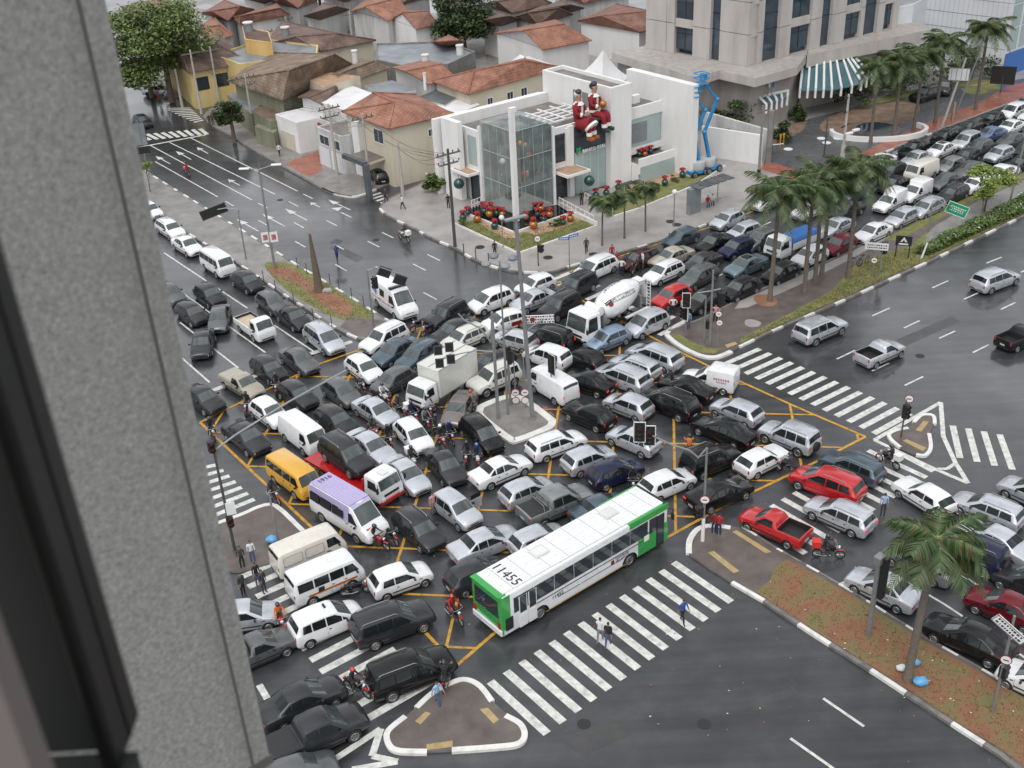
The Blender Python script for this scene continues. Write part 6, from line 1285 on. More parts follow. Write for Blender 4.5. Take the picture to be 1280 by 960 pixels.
words=['leftmost on the lawn','second from left on the lawn','at the left pond corner','behind the left heap','at the front of the left heap','on top of the left heap','right in the left heap','alone right of the left heap','lowest left of the mast','farthest back left of the mast','lowest right of the mast','close behind the mast','topmost in the right heap','rightmost in the right heap','at left in the right heap','lowest in the right heap','half hidden in the right heap','rightmost on the lawn','beside the rightmost gold one','under the white tower','beside the far wall near the lifts','in the bed left of the bus shelter','at the ramp right of the pond','behind the small palms']
for(x,y,r,c),w_ in zip(BX,words):bauble(x,y,r,'ball_gold' if c=='o' else 'ball_green',('gold' if c=='o' else 'dark green')+' bauble with red bow '+w_)
for(s,t,r,c),w_ in zip([(.4,16.6,.42,'g'),(.5,17.4,.42,'o'),(.3,18.1,.4,'g'),(.1,17.1,.4,'o')],('leftmost','second','rightmost','frontmost')):
 p=bank.matrix_world
 q=BO+uA*s+vB*t;px,py=proj((q.x,q.y,2.25));bauble(px,py,r,'ball_gold' if c=='o' else 'ball_green',('gold' if c=='o' else 'green')+' bauble '+w_+' of four on the balcony',2.25,'baubles on the balcony')
for px,py,z,l in((572,226,0,'left'),(727,226,0,'right')):pass
for(s,t,z),l in(((7.0,-1.75,2.2),'left'),((-1.7,7.9,2.3),'right')):
 q=BO+uA*s+vB*t;b=MB();b.sphere((0,0,0),.55,'ball_green',16,12);b.cyl((0,0,.5),(0,0,.95),.03,'chrome',n=6);o=b.build('hanging_bauble',smooth=True,label='dark green ball hanging from the '+l+' white entrance canopy',category='ornament');o.location=(q.x,q.y,z)
def giant(s,t,z,label,skirt,prop):
 q=BO+uA*s+vB*t;ang=math.atan2(-uA.y,-uA.x)+.25;root=empty('giant_seated_figure',(q.x,q.y,z),ang,label,'statue','giant seated figures on the bank roof');root.scale=(1.12,1.18,1.12)
 J=[(0,0,.25),(0,0,1.0),(.03,0,1.75),(.05,0,2.15),(.08,0,2.5),(.08,0,2.85)];R_=[(.55,.62),(.52,.55),(.42,.5),(.2,.2),(.3,.3),(.27,.27)];L_=[(0,1),(1,2),(2,3),(3,4),(4,5)]
 for sg in(1,-1):
  k=len(J);J+=[(.05,sg*.5,1.75),(.25,sg*.72,1.15),(.75,sg*.32,1.05)];R_+=[(.24,.24),(.2,.2),(.13,.13)];L_+=[(2,k),(k,k+1),(k+1,k+2)]
  k=len(J);J+=[(.25,sg*.3,.3),(1.25,sg*.33,.35),(1.4,sg*.33,-.75)];R_+=[(.36,.36),(.3,.3),(.2,.2)];L_+=[(0,k),(k,k+1),(k+1,k+2)]
 me=person_mesh(J,R_,L_);me.materials.clear()
 for m_ in('cloth_red','skin'):me.materials.append(M(m_))
 for p in me.polygons:p.material_index=1 if p.center.z>2.1 or(p.center.x>.68 and.9<p.center.z<1.25 and abs(p.center.y)<.4)else 0
 child('body',me,root)
 b=MB();b.cyl((.05,0,1.86),(.06,0,2.12),.5,'cloth_white',.27,n=16);b.build('collar',root,smooth=True)
 b=MB();b.box((.42,0,1.35),(.1,.22,1.0),'cloth_white');b.build('coat_trim',root,bevel=.03)
 for sg in(1,-1):
  b=MB();b.cyl((.55,sg*.5,1.09),(.70,sg*.38,1.06),.2,'cloth_white',n=12);b.build('cuff',root)
  b=MB();b.cyl((1.38,sg*.33,-.45),(1.4,sg*.33,-.75),.27,'cloth_white',n=12);b.build('trouser_cuff',root)
  b=MB();b.box((1.55,sg*.35,-1.0),(.75,.32,.34),'boot_brown' if skirt else 'boot_dark');b.box((1.4,sg*.35,-.85),(.3,.3,.5),'boot_brown' if skirt else 'boot_dark');b.build('boot',root,bevel=.08,smooth=True)
  for k in range(5):
   pass
 b=MB()
 for sg in(1,-1):
  for k in range(4):b.tube([(.78,sg*(.36-.06*k),1.05),(.92,sg*(.30-.06*k),1.03),(.97,sg*(.24-.05*k),.96)],[.04,.038,.028],'skin',n=6)
  b.tube([(.74,sg*.4,1.12),(.84,sg*.3,1.17)],[.045,.035],'skin',n=6)
 b.build('fingers',root)
 if skirt:
  b=MB();b.cyl((.1,0,.2),(1.35,0,.15),.62,'cloth_red',.66,n=16);b.build('skirt',root,smooth=True);b=MB();b.cyl((1.3,0,.1),(1.48,0,-.05),.67,'cloth_white',.69,n=16);b.build('hem',root,smooth=True)
 else:
  b=MB();b.cyl((.0,0,.5),(0,0,.68),.66,'cloth_white',.62,n=16);b.build('hem',root)
 b=MB();b.sphere((.04,0,2.95),.3,'boot_dark',14,10,(1,1,.8));b.build('cap',root,smooth=True)
 b=MB();b.sphere((.38,0,2.62),.06,'skin',8,6)
 for sg in(1,-1):b.sphere((.35,sg*.12,2.72),.035,'hair_dark',6,4);b.sphere((.08,sg*.31,2.66),.07,'skin',6,4)
 b.box((.37,0,2.5),(.03,.14,.025),'ribbon_red');b.build('face',root)
 b=MB();b.sphere((-.1,0,2.72),.31,'hair_dark' if not skirt else 'bag_white',12,8);b.build('hair',root,smooth=True)
 if prop:
  b=MB();b.sphere((1.0,.0,1.25),.34,'ball_gold',14,10);b.build('gold_parcel',root,smooth=True)
giant(.75,8.7,7.4,'giant seated figure in red with long skirt, left of two on the roof',True,False)
giant(1.1,11.0,7.7,'giant seated figure in red holding a gold ball, right of two',False,True)
pod_px=[(700,56),(780,69),(872,97),(899,88),(944,98),(997,83),(1010,80),(1050,60),(1080,52),(1110,48),(1166,38),(1110,22),(900,-20),(760,20)]
PZ=7.0
hotel=empty('hotel_building',(*W2([(933,83)],PZ)[0],0),0,'beige stone office tower with dark windows on a wide podium','building');hc=hotel.location.copy()
def hpart(name,px,zp,z0,z1,mat,side=None,grow=0,parent=None):
 P_=[(x-hc.x,y-hc.y)for x,y in W2(px,zp)];b=MB();b.prism(P_,z0,z1,mat,side,bottom=True);return b.build(name,parent or hotel)
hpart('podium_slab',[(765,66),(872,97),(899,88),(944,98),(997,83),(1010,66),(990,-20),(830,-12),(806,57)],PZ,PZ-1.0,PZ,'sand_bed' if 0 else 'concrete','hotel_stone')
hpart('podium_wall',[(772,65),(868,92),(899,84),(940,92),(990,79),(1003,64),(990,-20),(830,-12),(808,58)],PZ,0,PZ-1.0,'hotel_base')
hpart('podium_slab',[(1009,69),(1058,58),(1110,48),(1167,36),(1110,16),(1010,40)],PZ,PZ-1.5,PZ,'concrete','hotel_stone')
hpart('podium_wall',[(1004,66),(1056,55),(1098,46),(1110,20),(1004,42)],PZ,0,PZ-1.5,'hotel_base');hpart('dark_ground_floor',[(1098,46),(1140,37),(1130,22),(1090,24)],PZ,0,PZ-1.5,'glass_dark')  # last block: solid and dark, painting the shade of the opening under the slab
tz=44
corner,lft,rgt=W2([(933,83),(808,60),(1120,34)],PZ)
C0=Vector((*corner,0))-Vector((hc.x,hc.y,0));L0_=Vector((*lft,0))-Vector((hc.x,hc.y,0));R0_=Vector((*rgt,0))-Vector((hc.x,hc.y,0))
bk=(L0_+R0_-C0)
cen=(L0_+R0_)/2
b=MB()
def inn(p,k=1.2):d=(cen-p);d.z=0;return p+d.normalized()*k
b.prism([tuple(inn(p)[:2])for p in(L0_,C0,R0_,bk)],PZ,tz,'glass_blue');b.build('glass_core',hotel)
def facade(pA,pB,basepx,segs):
 """segs: (x0,x1,kind) in photo columns measured at podium level"""
 (ax,ay),(bx_,by_)=basepx;d=(pB-pA);L=d.length;u=d.normalized();n=Vector((u.y,-u.x,0))
 if n.dot(pA+hc)>0:n=-n
 def frac(x):
  y=ay+(by_-ay)*(x-ax)/(bx_-ax);g=G(x,y,PZ)-Vector((hc.x,hc.y,PZ));return max(-.02,min(1.02,(g-pA).dot(u)/L))
 for x0,x1,k in segs:
  f0,f1=frac(x0),frac(x1);a_,c_=pA+d*f0,pA+d*f1;m_=(a_+c_)/2;wdt=(c_-a_).length;rz=math.atan2(u.y,u.x)
  if k=='pier':
   b=MB();z=PZ
   while z<tz-.1:
    b.box(m_+n*-.85+Vector((0,0,z+1.78)),(wdt,2.0,3.52),'hotel_stone',rz=rz);z+=3.6
   b.build('pier',hotel)
   b=MB();b.box(m_-n*.9+Vector((0,0,(PZ+tz)/2)),(wdt-.1,1.9,tz-PZ),'concrete_dark',rz=rz);b.build('pier_core',hotel)
  elif k=='win':
   z=PZ+.6;i=0
   while z<tz-2:
    b=MB();b.box(m_-n*.25+Vector((0,0,z+1.3)),(wdt,.1,2.6),'glass_blue',rz=rz);w_=b.build('window',hotel)
    b=MB();b.box(m_-n*.18+Vector((0,0,z+1.3)),(.06,.06,2.6),'trim_black',rz=rz);b.box(m_-n*.18+Vector((0,0,z+1.9)),(wdt,.06,.06),'trim_black',rz=rz);b.build('frame',w_)
    b=MB();b.box(m_-n*.35+Vector((0,0,z+3.1)),(wdt+.1,.8,.95),'hotel_stone',rz=rz);b.build('spandrel',hotel);z+=3.6
  else:
   b=MB();b.box(m_-n*.4+Vector((0,0,(PZ+tz)/2)),(wdt,.12,tz-PZ),'glass_blue',rz=rz);s_=b.build('glass_strip',hotel)
   b=MB();z=PZ+3.6
   while z<tz:b.box(m_-n*.32+Vector((0,0,z)),(wdt,.05,.07),'trim_black',rz=rz);z+=1.8
   b.build('mullion',s_)
facade(L0_,C0,((808,60),(933,83)),[(808,833,'pier'),(833.5,836,'pier'),(836,843,'pier'),(844,865,'win'),(866,887,'pier'),(887,899,'strip'),(899,934,'pier')])
facade(C0,R0_,((933,83),(1120,34)),[(933,936,'pier'),(936,944,'win'),(944,951,'pier'),(952,971,'strip'),(971,985,'pier'),(986,1009,'win'),(1010,1023,'pier'),(1024,1036,'strip'),(1036,1053,'pier'),(1054,1072,'win'),(1072,1077,'pier'),(1077,1094,'strip'),(1094,1102,'pier'),(1103,1113,'win'),(1113,1120,'pier')])
b=MB();b.prism([tuple(p[:2])for p in(L0_,C0,R0_,bk)],tz,tz+1.2,'concrete','hotel_stone');b.build('roof',hotel)
b=MB();q=[G(971,36,27)-hc];
def canopy(px_top,px_bot,zt,zb_,nrib,label):
 T=[G(x,y,zt)for x,y in px_top];Bt=[G(x,y,zb_)for x,y in px_bot];c=T[0].copy();c.z=0;root=empty('entrance_canopy',c,0,label,'canopy')
 def at(Lp,f):
  f*=len(Lp)-1;i=min(int(f),len(Lp)-2);return Lp[i].lerp(Lp[i+1],f-i)
 b=MB();K=nrib*2
 for i in range(K):
  a0,a1,b0,b1=at(T,i/K)-c,at(T,(i+1)/K)-c,at(Bt,i/K)-c,at(Bt,(i+1)/K)-c;v=[b0,b1,a1,a0]
  b.add(v+[p-Vector((0,0,.1))for p in v],[(0,1,2,3),(7,6,5,4),(0,4,5,1)],'canopy_glass')
 b.build('glass',root)
 for i in range(nrib+1):
  p0,p1=at(T,i/nrib)-c,at(Bt,i/nrib)-c;up_=Vector((0,0,.15));b=MB();b.tube([p0+up_,p1+up_,p1+Vector((0,0,-.9))],.15,'white_paint',n=6);b.build('rib',root)
 b=MB()
 for i in range(nrib):b.cyl(at(T,i/nrib)-c+Vector((0,0,.1)),at(T,(i+1)/nrib)-c+Vector((0,0,.1)),.18,'white_paint',n=6)
 b.build('top_rail',root)
canopy([(1003,82),(1030,78),(1052,70),(1064,68)],[(1000,113),(1022,113),(1045,112),(1075,105),(1090,96)],5.6,3.7,9,'large white ribbed glass canopy over the main entrance of the tower')
canopy([(948,122),(985,114)],[(958,132),(984,122)],3.9,3.3,4,'small white ribbed glass canopy left of the large one')
for x,h_,m_,l in((955,3.2,'red_line','red'),(959.5,3.4,'white_paint','white'),(964,3.6,'blue_sign','blue')):
 g=G(x,121,3.9);b=MB();b.cyl((0,0,0),(0,0,2.4),.04,'steel_grey',n=6);b.build;root=empty('flag',g,0,l+' flag on a pole over the small ribbed canopy','flag','flags over the small canopy');b.build('pole',root);b=MB();b.box((.12,0,1.7),(.22,.04,1.2),m_);b.build('cloth',root)
r,P_=flatbldg('office_block','pale grey panelled office block with glass side at the top right',[(1147,84),(1251,100),(1400,42),(1290,20)],30,'panel_white','roof_grey',0,zp=0)
fb=G(1141,84);
b=MB();a_,c_=P_[0],P_[1]
for k in range(1,16):
 z=k*1.9;d=(c_-a_);
 q,n=on_face(a_+r.location,c_+r.location,0,1,z,z+.06,.02);b.add([p-Vector((r.location.x,r.location.y,0))for p in q],[(0,1,2,3)],'roof_grey')
for k in range(1,18):
 q,n=on_face(a_+r.location,c_+r.location,k/18,k/18+.002,0,30,.022);b.add([p-Vector((r.location.x,r.location.y,0))for p in q],[(0,1,2,3)],'roof_grey')
b.build('panel_joint',r)
a_,c_=P_[1],P_[2]
for i in range(12):
 for j in range(9):
  q,n=on_face(a_+r.location,c_+r.location,i/12+.008,(i+1)/12-.008,3.6+j*2.9,6.35+j*2.9,.03);b=MB();b.add([p-Vector((r.location.x,r.location.y,0))for p in q],[(0,1,2,3)],'glass_pale');b.build('window',r)
q,n=on_face(a_+r.location,c_+r.location,.0,1,.2,3.3,.05);b=MB();b.add([p-Vector((r.location.x,r.location.y,0))for p in q],[(0,1,2,3)],'blue_sign');b.build('shopfront',r)
def wallrun(px,h,label,mat='plaster_white',w_=.3,name='boundary_wall',z=.0):
 b=rim(px,h,w_,z=z,mat=mat);return b.build(name,label=label,category='wall')
wallrun([(878,195),(950,207)],3.4,'white boundary wall behind the blue lifts');wallrun([(880,178),(960,203)],3.6,'long white wall between the lifts and the concrete posts','plaster_worn')
r,P_=house('corner_house','cream corner house with orange hipped tile roof by the side street',[(427,139),(485.6,161),(567,141.6),(520,118)],6.6,[(493,128),(466,116)],8.3,'plaster_cream','tile_orange')
for i,j,t0,t1,z0,z1 in((0,1,.62,.84,4.4,5.9),(1,2,.62,.72,4.6,5.4)):win_local(r,P_,i,j,t0,t1,z0,z1)
b=MB();c=r.location
for t in(.74,.84):
 q,n=on_face(P_[1]+c,P_[2]+c,t,t+.06,3.1,3.9,.35);b.box((q[0]+q[2])/2-Vector((c.x,c.y,0)),(.9,.5,.75),'bag_white',rz=math.atan2((q[1]-q[0]).y,(q[1]-q[0]).x))
b.build('air_conditioner',r,bevel=.02)
r2,P2=house('tiled_house','long cream house with red tile roof behind the bank',[(540,101),(585,118),(702,84),(656,72)],5.4,[(593,88),(656,75.6)],7.2,'plaster_cream','tile_orange')
for t0,t1 in((.18,.24),(.40,.47),(.56,.63)):win_local(r2,P2,1,2,t0,t1,2.6,4.2)
house('tiled_house','small house with orange gabled roof behind the corner house',[(490,84),(536,105),(570,96),(533,74)],5.2,[(508,89),(552,80)],6.4,'plaster_white','tile_orange',kind='gable')
flatbldg('flat_roofed_building','grey flat roofed building left of the green tree',[(470,56),(556,53),(594,66),(560,82),(505,84),(470,76)],5.0,'concrete_dark','roof_grey',.2)
flatbldg('flat_roofed_building','low dark roof between the orange roofs',[(520,122),(552,109),(580,116),(556,131)],4.2,'plaster_cream','roof_dark',0)
flatbldg('metal_shed','shed with white striped metal roof behind the bank frame wall',[(540,132),(575,123),(600,130),(566,144)],4.0,'plaster_cream','roof_white',0)
flatbldg('metal_shed','small pale grey shed roof left of the striped one',[(455,107),(490,100),(520,112),(487,118)],4.8,'plaster_worn','roof_grey',0)
house('restaurant_building','large brown hipped roof building in the left block',[(284,101),(353,124.5),(446,84),(334,66)],5.2,[(361,88),(418,68)],8.4,'plaster_green','tile_brown',over=.7,cat='building')
house('tiled_house','brown tiled wing right of the large brown roof',[(384,96),(412,112),(488,84),(452,72)],5.4,[(424,92),(468,76)],6.6,'plaster_cream','tile_brown',kind='gable')
flatbldg('flat_roofed_building','flat pale sand coloured roof inside the brown roofs',[(384,98),(412,90),(450,95),(404,109)],6.3,'plaster_cream','sand_bed',0)
flatbldg('lean_to_shed','lean-to with grey sheet roof under the large brown roof',[(284,118),(300,114),(332,134),(314,142)],2.9,'plaster_green','roof_grey',0)
flatbldg('lean_to_shed','lean-to with brown roof beside the white shop',[(315,138),(330,128),(354,138),(345,150),(338,152)],3.2,'plaster_green','tile_brown',0)
flatbldg('garden_wall','green wall left of the white shop',[(318,158),(342,166),(346,162),(322,154)],2.2,'plaster_green','plaster_green',0)
def sq(px,la,lb):g=G(*px);a_,b_=-uA*la,vB*lb;return[tuple(p[:2])for p in(g,g+a_,g+a_+b_,g+b_)]
rs,Ps=flatbldg('white_shop','white shop with red awning strip and brick forecourt',sq((350,182),5.0,7.5),3.6,'plaster_white','roof_white',.25,zp='xy')
rg,Pg=flatbldg('garage_bay','open garage bay with red fascia and brick floor beside the white shop',[tuple((G(371,193)+vB*3.0-uA*k+vB*q)[:2])for k,q in((0,0),(4.6,0),(4.6,4.5),(0,4.5))],3.6,'plaster_worn','roof_membrane',.2,zp='xy')
rb,Pb=flatbldg('shop_building','white two storey shop with shutters beside the concrete pole',sq((401,206),5.4,7.5),4.3,'plaster_worn','roof_membrane',.2,zp='xy')
win_local(rb,Pb,0,1,.12,.5,2.7,3.8);win_local(rb,Pb,0,1,.6,.92,2.7,3.8)
def fpan(root,P_,i,j,t0,t1,z0,z1,mat,nm,off=.04):
 c=root.location;q,n=on_face(P_[i]+c,P_[j]+c,t0,t1,z0,z1,off);b=MB();b.add([p-c for p in q],[(0,1,2,3)],mat);b.add([p-c-n*off for p in q[2:]]+[q[2]-c,q[3]-c],[(0,2,3,1)],mat);return b.build(nm,root)
fpan(rb,Pb,0,1,.06,.46,.15,2.3,'panel_white','shutter');fpan(rb,Pb,0,1,.54,.95,.15,2.3,'roof_white','shutter')
fpan(rg,Pg,0,1,.04,.96,.15,2.4,'roof_grey','shutter');fpan(rg,Pg,0,1,.05,.95,2.6,3.3,'red_lens_off','fascia',.12)
fpan(rs,Ps,0,1,.2,.8,.15,2.2,'plaster_cream','shutter');fpan(rs,Ps,3,0,.3,.8,2.7,3.2,'red_lens_off','awning',.1)
house('shop_roof_house','shop with brown roof behind the white shop front',[(372,121),(404,131),(432,108),(398,107)],5.2,[(386,122),(420,108)],6.0,'plaster_white','tile_dark',kind='gable')
flatbldg('metal_shed','shed with bright white sloping roof between brown and orange roofs',[(402,128),(438,106),(465,116),(432,138)],5.4,'plaster_worn','roof_white',0)
rt,Pt=flatbldg('water_tank_tower','white blockwork tank tower beside the corner house',[(438,150),(448,147.5),(454,149.5),(446,153)],6.2,'plaster_white','plaster_white',0,cat='tower')
for k in range(6):
 pass
flatbldg('carport','low carport roof at the cream corner house',[(434,194),(460,186),(490,193),(462,203)],3.0,'plaster_cream','roof_membrane',0,z0=2.7)
b=MB();G1,G2,G3=G(425,226),G(424,200,3.2),G(458,234)
b=MB();A_,B_=G(429,192,4.2),G(457,203,4.2);b.box(((A_.x+B_.x)/2,(A_.y+B_.y)/2,4.0),((B_-A_).length,.5,.5),'roof_dark',rz=math.atan2(B_.y-A_.y,B_.x-A_.x));b.box((B_.x,B_.y,2.0),(.6,.5,4.0),'roof_dark',rz=math.atan2(B_.y-A_.y,B_.x-A_.x));b.build('gate_portal',bevel=.03,label='dark grey portal frame before the carport',category='portal')
ry,Py=house('yellow_house','yellow house with dark brown roof and murals beside the big tree',[(196,60),(236,91),(312,77),(276,42)],5.0,[(228,68),(270,55)],6.8,'plaster_yellow','tile_dark')
for t0,t1 in((.08,.28),(.42,.62),(.76,.92)):win_local(ry,Py,1,2,t0,t1,2.4,4.0,frame='trim_black')
flatbldg('yellow_wall_building','long pale yellow walled building behind the large brown roof',[(268,70),(330,50),(398,58),(396,72),(340,76),(300,82)],5.6,'plaster_yellow','roof_grey',.2)
flatbldg('ochre_building','ochre walled building with small dark windows',[(303,34),(336,40),(340,54),(306,50)],7.4,'plaster_ochre','tile_dark',.1)
house('tiled_house','broad dark red roof behind the yellow wall',[(330,56),(400,64),(470,50),(352,26)],5.0,[(370,46),(420,42)],6.6,'plaster_cream','tile_dark')
house('tiled_house','orange roof right of the big street tree',[(244,36),(262,52),(292,44),(268,20)],5.0,[(258,34),(274,32)],6.4,'plaster_worn','tile_orange')
house('tiled_house','long brown roof at the top left',[(290,22),(300,30),(362,18),(345,4)],5.0,[(300,20),(350,10)],6.2,'plaster_worn','tile_red')
house('tiled_house','orange gabled roof at the top near the white gable',[(437,14),(485,26),(512,14),(462,-4)],5.4,[(456,8),(498,-2)],7.0,'plaster_worn','tile_orange',kind='gable')
house('white_gable_house','white gabled house beyond the grey flat roof',[(486,24),(520,36),(548,30),(516,12)],5.0,[(502,16),(536,14)],6.6,'plaster_white','tile_red',kind='gable')
house('white_house','white house with orange roof and yellow end beyond the long red roof',[(617,41),(678,62),(740,50),(694,24)],5.4,[(655,38),(706,30)],7.4,'plaster_white','tile_orange',kind='gable')
house('white_hall','white walled hall with dark red roof left of the tower',[(722,26),(800,40),(850,24),(770,5)],4.8,[(752,20),(812,14)],6.2,'plaster_white','tile_red')
for k,(e,rr,l,w_,rf)in enumerate([([(150,8),(180,26),(240,16),(205,-4)],[(175,10),(215,4)],'red roofed block behind the big street tree crown','plaster_worn','tile_red'),([(340,2),(372,10),(400,-2),(372,-14)],[(356,-2),(388,-10)],'small red roof at the very top left','plaster_worn','tile_red'),([(600,6),(640,16),(690,4),(650,-12)],[(622,2),(668,-6)],'brown roof at the top right of the round tree','plaster_worn','tile_dark'),([(640,22),(672,30),(716,18),(680,6)],[(660,16),(698,10)],'dark roof between the round tree and white hall','plaster_worn','tile_dark'),([(470,-4),(500,6),(540,-6),(510,-18)],[(488,-8),(524,-12)],'grey brown roof at the top edge centre','plaster_worn','tile_dark'),([(252,16),(285,26),(318,12),(280,0)],[(265,14),(300,8)],'brown roof just right of the big tree top','plaster_worn','tile_red'),([(380,46-26),(400,24),(436,12),(404,4)],[(392,16),(420,8)],'brown roof behind the three far cars','plaster_worn','tile_dark'),([(300,-4),(330,4),(362,-8),(330,-18)],[(314,-4),(345,-10)],'dark red roof at the top edge left of the far cars','plaster_white','tile_dark'),([(400,-8),(430,2),(466,-8),(430,-20)],[(415,-6),(448,-12)],'orange roof at the top edge above the far cars','plaster_worn','tile_orange'),([(540,-8),(575,2),(610,-8),(572,-20)],[(555,-6),(592,-12)],'red roof at the top edge behind the round tree','plaster_white','tile_red'),([(600,26),(626,32),(650,24),(622,14)],[(610,24),(636,20)],'low brown roof right of the round tree','plaster_white','tile_dark'),([(660,40-24),(690,20),(730,10),(700,0)],[(676,12),(712,6)],'grey brown roof above the white hall','plaster_worn','tile_dark'),([(540,52),(560,58),(580,52),(560,44)],[(548,52),(572,50)],'small tiled roof at the foot of the round tree','plaster_white','tile_orange'),([(690,-8),(730,4),(790,-8),(740,-22)],[(715,-12),(765,-16)],'dark roof at the top edge left of the tower','plaster_worn','tile_red')]):
 house('tiled_house',l,e,5.0,rr,6.6,w_,rf)
rr_,PP_=flatbldg('apartment_block','white low block with a row of windows between tower and panel block',[(1118,12),(1142,8),(1160,-2),(1120,-6)],9,'panel_white','roof_grey',.3)
for x,y,z,r_,h_,m_,l in((311,38,7.5,.7,1.0,'roof_grey','grey water tank on the ochre building'),(357,42,6.4,.6,.8,'roof_grey','grey water tank on the dark red roof'),(444,76,6.2,.4,1.2,'plaster_worn','round white topped flue on the brown roofs'),(531,100,5.6,.22,.7,'plaster_white','small white chimney beside the long red roof'),(532,78,5.2,.5,.9,'bag_white','white cooling unit on the grey flat roof'),(575,66,5.2,.5,.9,'bag_white','second cooling unit on the grey flat roof')):
 g=G(x,y,z);b=MB();b.cyl((0,0,-1.2),(0,0,h_),r_,m_,r_*.92,n=16);b.cyl((0,0,h_),(0,0,h_+.15),r_*1.05,'kerb_white',n=16);o=b.build('roof_tank',smooth=True,label=l,category='tank');o.location=g
def tent(px,ze,top,zt,label):
 E_=[G(x,y,ze)for x,y in px];T=G(*top,zt);c=sum(E_,Vector())/4;c.z=0;root=empty('white_tent',c,0,label,'tent');b=MB();n=8
 for i in range(4):
  a_,d_=E_[i]-c,E_[(i+1)%4]-c;t=T-c;prev=(a_,d_)
  for k in range(1,n+1):
   f=k/n;s=f**.6;P0=a_.lerp(Vector((t.x,t.y,a_.z)),f);P1=d_.lerp(Vector((t.x,t.y,d_.z)),f);z=ze+(zt-ze)*(f**2.0*.7+f*.3);P0.z=P1.z=z
   b.quad(prev[0],prev[1],P1,P0,'roof_white');prev=(P0,P1)
 b.build('canvas_top',root);b=MB()
 for i in range(4):
  p=E_[i]-c;b.cyl((p.x,p.y,0),(p.x,p.y,ze),.06,'white_paint',n=6)
 b.build('frame',root);b=MB()
 for i in range(4):
  a_,d_=E_[i]-c,E_[(i+1)%4]-c;b.quad(a_,d_,d_-Vector((0,0,1.2)),a_-Vector((0,0,1.2)),'roof_white')
 b.build('side_cloth',root)
tent([(712,97),(752,112),(790,96),(748,84)],5.6,(754,62),9.2,'white peaked tent behind the bank tower');tent([(622,82),(660,88),(706,86),(660,70)],4.6,(650,68),6.0,'low white tent roof behind the long red roof')
# ================================================================== TREES, PLANTS, STREET FURNITURE, LIFTS
def frond(b,base,az,ln,droop,mat='leaf_palm',nleaf=21,lw=.036,ll=.85,rise=.5):
 d=Vector((math.cos(az),math.sin(az),0));s=Vector((-d.y,d.x,0));P_=[]
 for k in range(nleaf+1):
  f=k/nleaf;P_.append(base+d*ln*(f-.12*f*f)+Vector((0,0,rise*ln*f-droop*ln*f*f)))
 b.tube([P_[0],P_[nleaf//2],P_[-1]],[.04,.025,.01],'palm_shaft',n=4)
 for k in range(1,nleaf+1):
  f=k/nleaf;l=ll*(math.sin(math.pi*(.15+.8*f)))+.15;t=(P_[k]-P_[k-1]).normalized()
  for sg in(1,-1):
   for q in range(2):
    o=P_[k-1].lerp(P_[k],q*.5);e=o+s*sg*l*.75+t*l*.55-Vector((0,0,l*random.uniform(.25,.6)))
    m_=o.lerp(e,.5)+Vector((0,0,.05));b.add([o-t*lw,o+t*lw,m_+t*lw,e,m_-t*lw],[(0,1,2,3,4)],mat)
def palm_proto(h,nf,ln,seed,mat='leaf_palm',tr=.17):
 random.seed(seed);t=MB();n=9;pts_=[]
 for k in range(n+1):pts_.append(Vector((math.sin(k*.35+seed)*.06*h*.1,0,h*k/n)))
 t.tube(pts_,[tr*(1.35 if k==0 else 1.08-.035*k)for k in range(n+1)],'palm_bark',n=10)
 for k in range(int(h/.35)):
  z=k*.35;t.cyl((pts_[min(n,int(z/h*n))].x,0,z),(pts_[min(n,int(z/h*n))].x,0,z+.03),tr*1.12*(1-.25*z/h),'palm_bark',n=10,cap=False)
 sh=MB();top=pts_[-1];sh.tube([top,top+Vector((0,0,.5)),top+Vector((0,0,1.0))],[tr*.8,tr*.75,tr*.4],'palm_shaft',n=8)
 c=MB()
 for k in range(nf):
  a=k*2.4+random.uniform(-.2,.2);lay=k/nf
  frond(c,top+Vector((0,0,.9)),a,ln*random.uniform(.85,1.1),.45+.55*lay,mat,rise=.75-.75*lay)
 return t.mesh('trunk',smooth=True,ang=60),sh.mesh('crown_shaft',smooth=True),c.mesh('crown')
PALM={'big':palm_proto(7.2,20,2.55,3,tr=.19),'mid':palm_proto(8.2,24,2.95,5),'mid2':palm_proto(7.6,22,2.85,9),'small':palm_proto(3.6,11,1.3,11,tr=.09)}
def palm(k,px,py,label,group,rz=0,sc=1.0,tilt=(0,0)):
 g=G(px,py,.13);root=empty('palm_tree',g,rz,label,'palm tree',group);root.rotation_euler=(tilt[0],tilt[1],rz);root.scale=(sc,)*3
 for nm,me in zip(('trunk','crown_shaft','crown'),PALM[k]):child(nm,me,root)
palm('big',1134,850,'big palm tree in the orange grass median at lower right','palms on the medians',.4,1.08,(.0,.04))
for k,x,y,l,rz,sc in(('mid',963,376,'leftmost palm of the cluster on the median path',0,.98),('mid2',1005,366,'second palm of the median cluster with dark trunk',1,1.0),('mid',1018,352,'third palm of the median cluster behind the second',2.2,.95),('mid',1059,348,'rightmost palm of the cluster beside the bicycles',3.1,1.0),('mid2',1027,345,'palm at the back of the median cluster',4.2,.95)):palm(k,x,y,l,'palms on the medians',rz,sc*1.1)
for k,x,y,l,rz,sc in(('mid2',1088,178,'palm by the fountain, leftmost of the forecourt row',.5,1.02),('mid',1116,174,'second palm from the left in the forecourt row',1.4,1.0),('mid2',1142,164,'third palm from the left in the forecourt row',2.5,1.05),('mid',1168,154,'fourth palm in the forecourt row beside the two posts',3.3,1.05),('mid2',1219,137,'rightmost and tallest palm of the forecourt row',4.0,1.15)):palm(k,x,y,l,'palms along the forecourt',rz,sc)
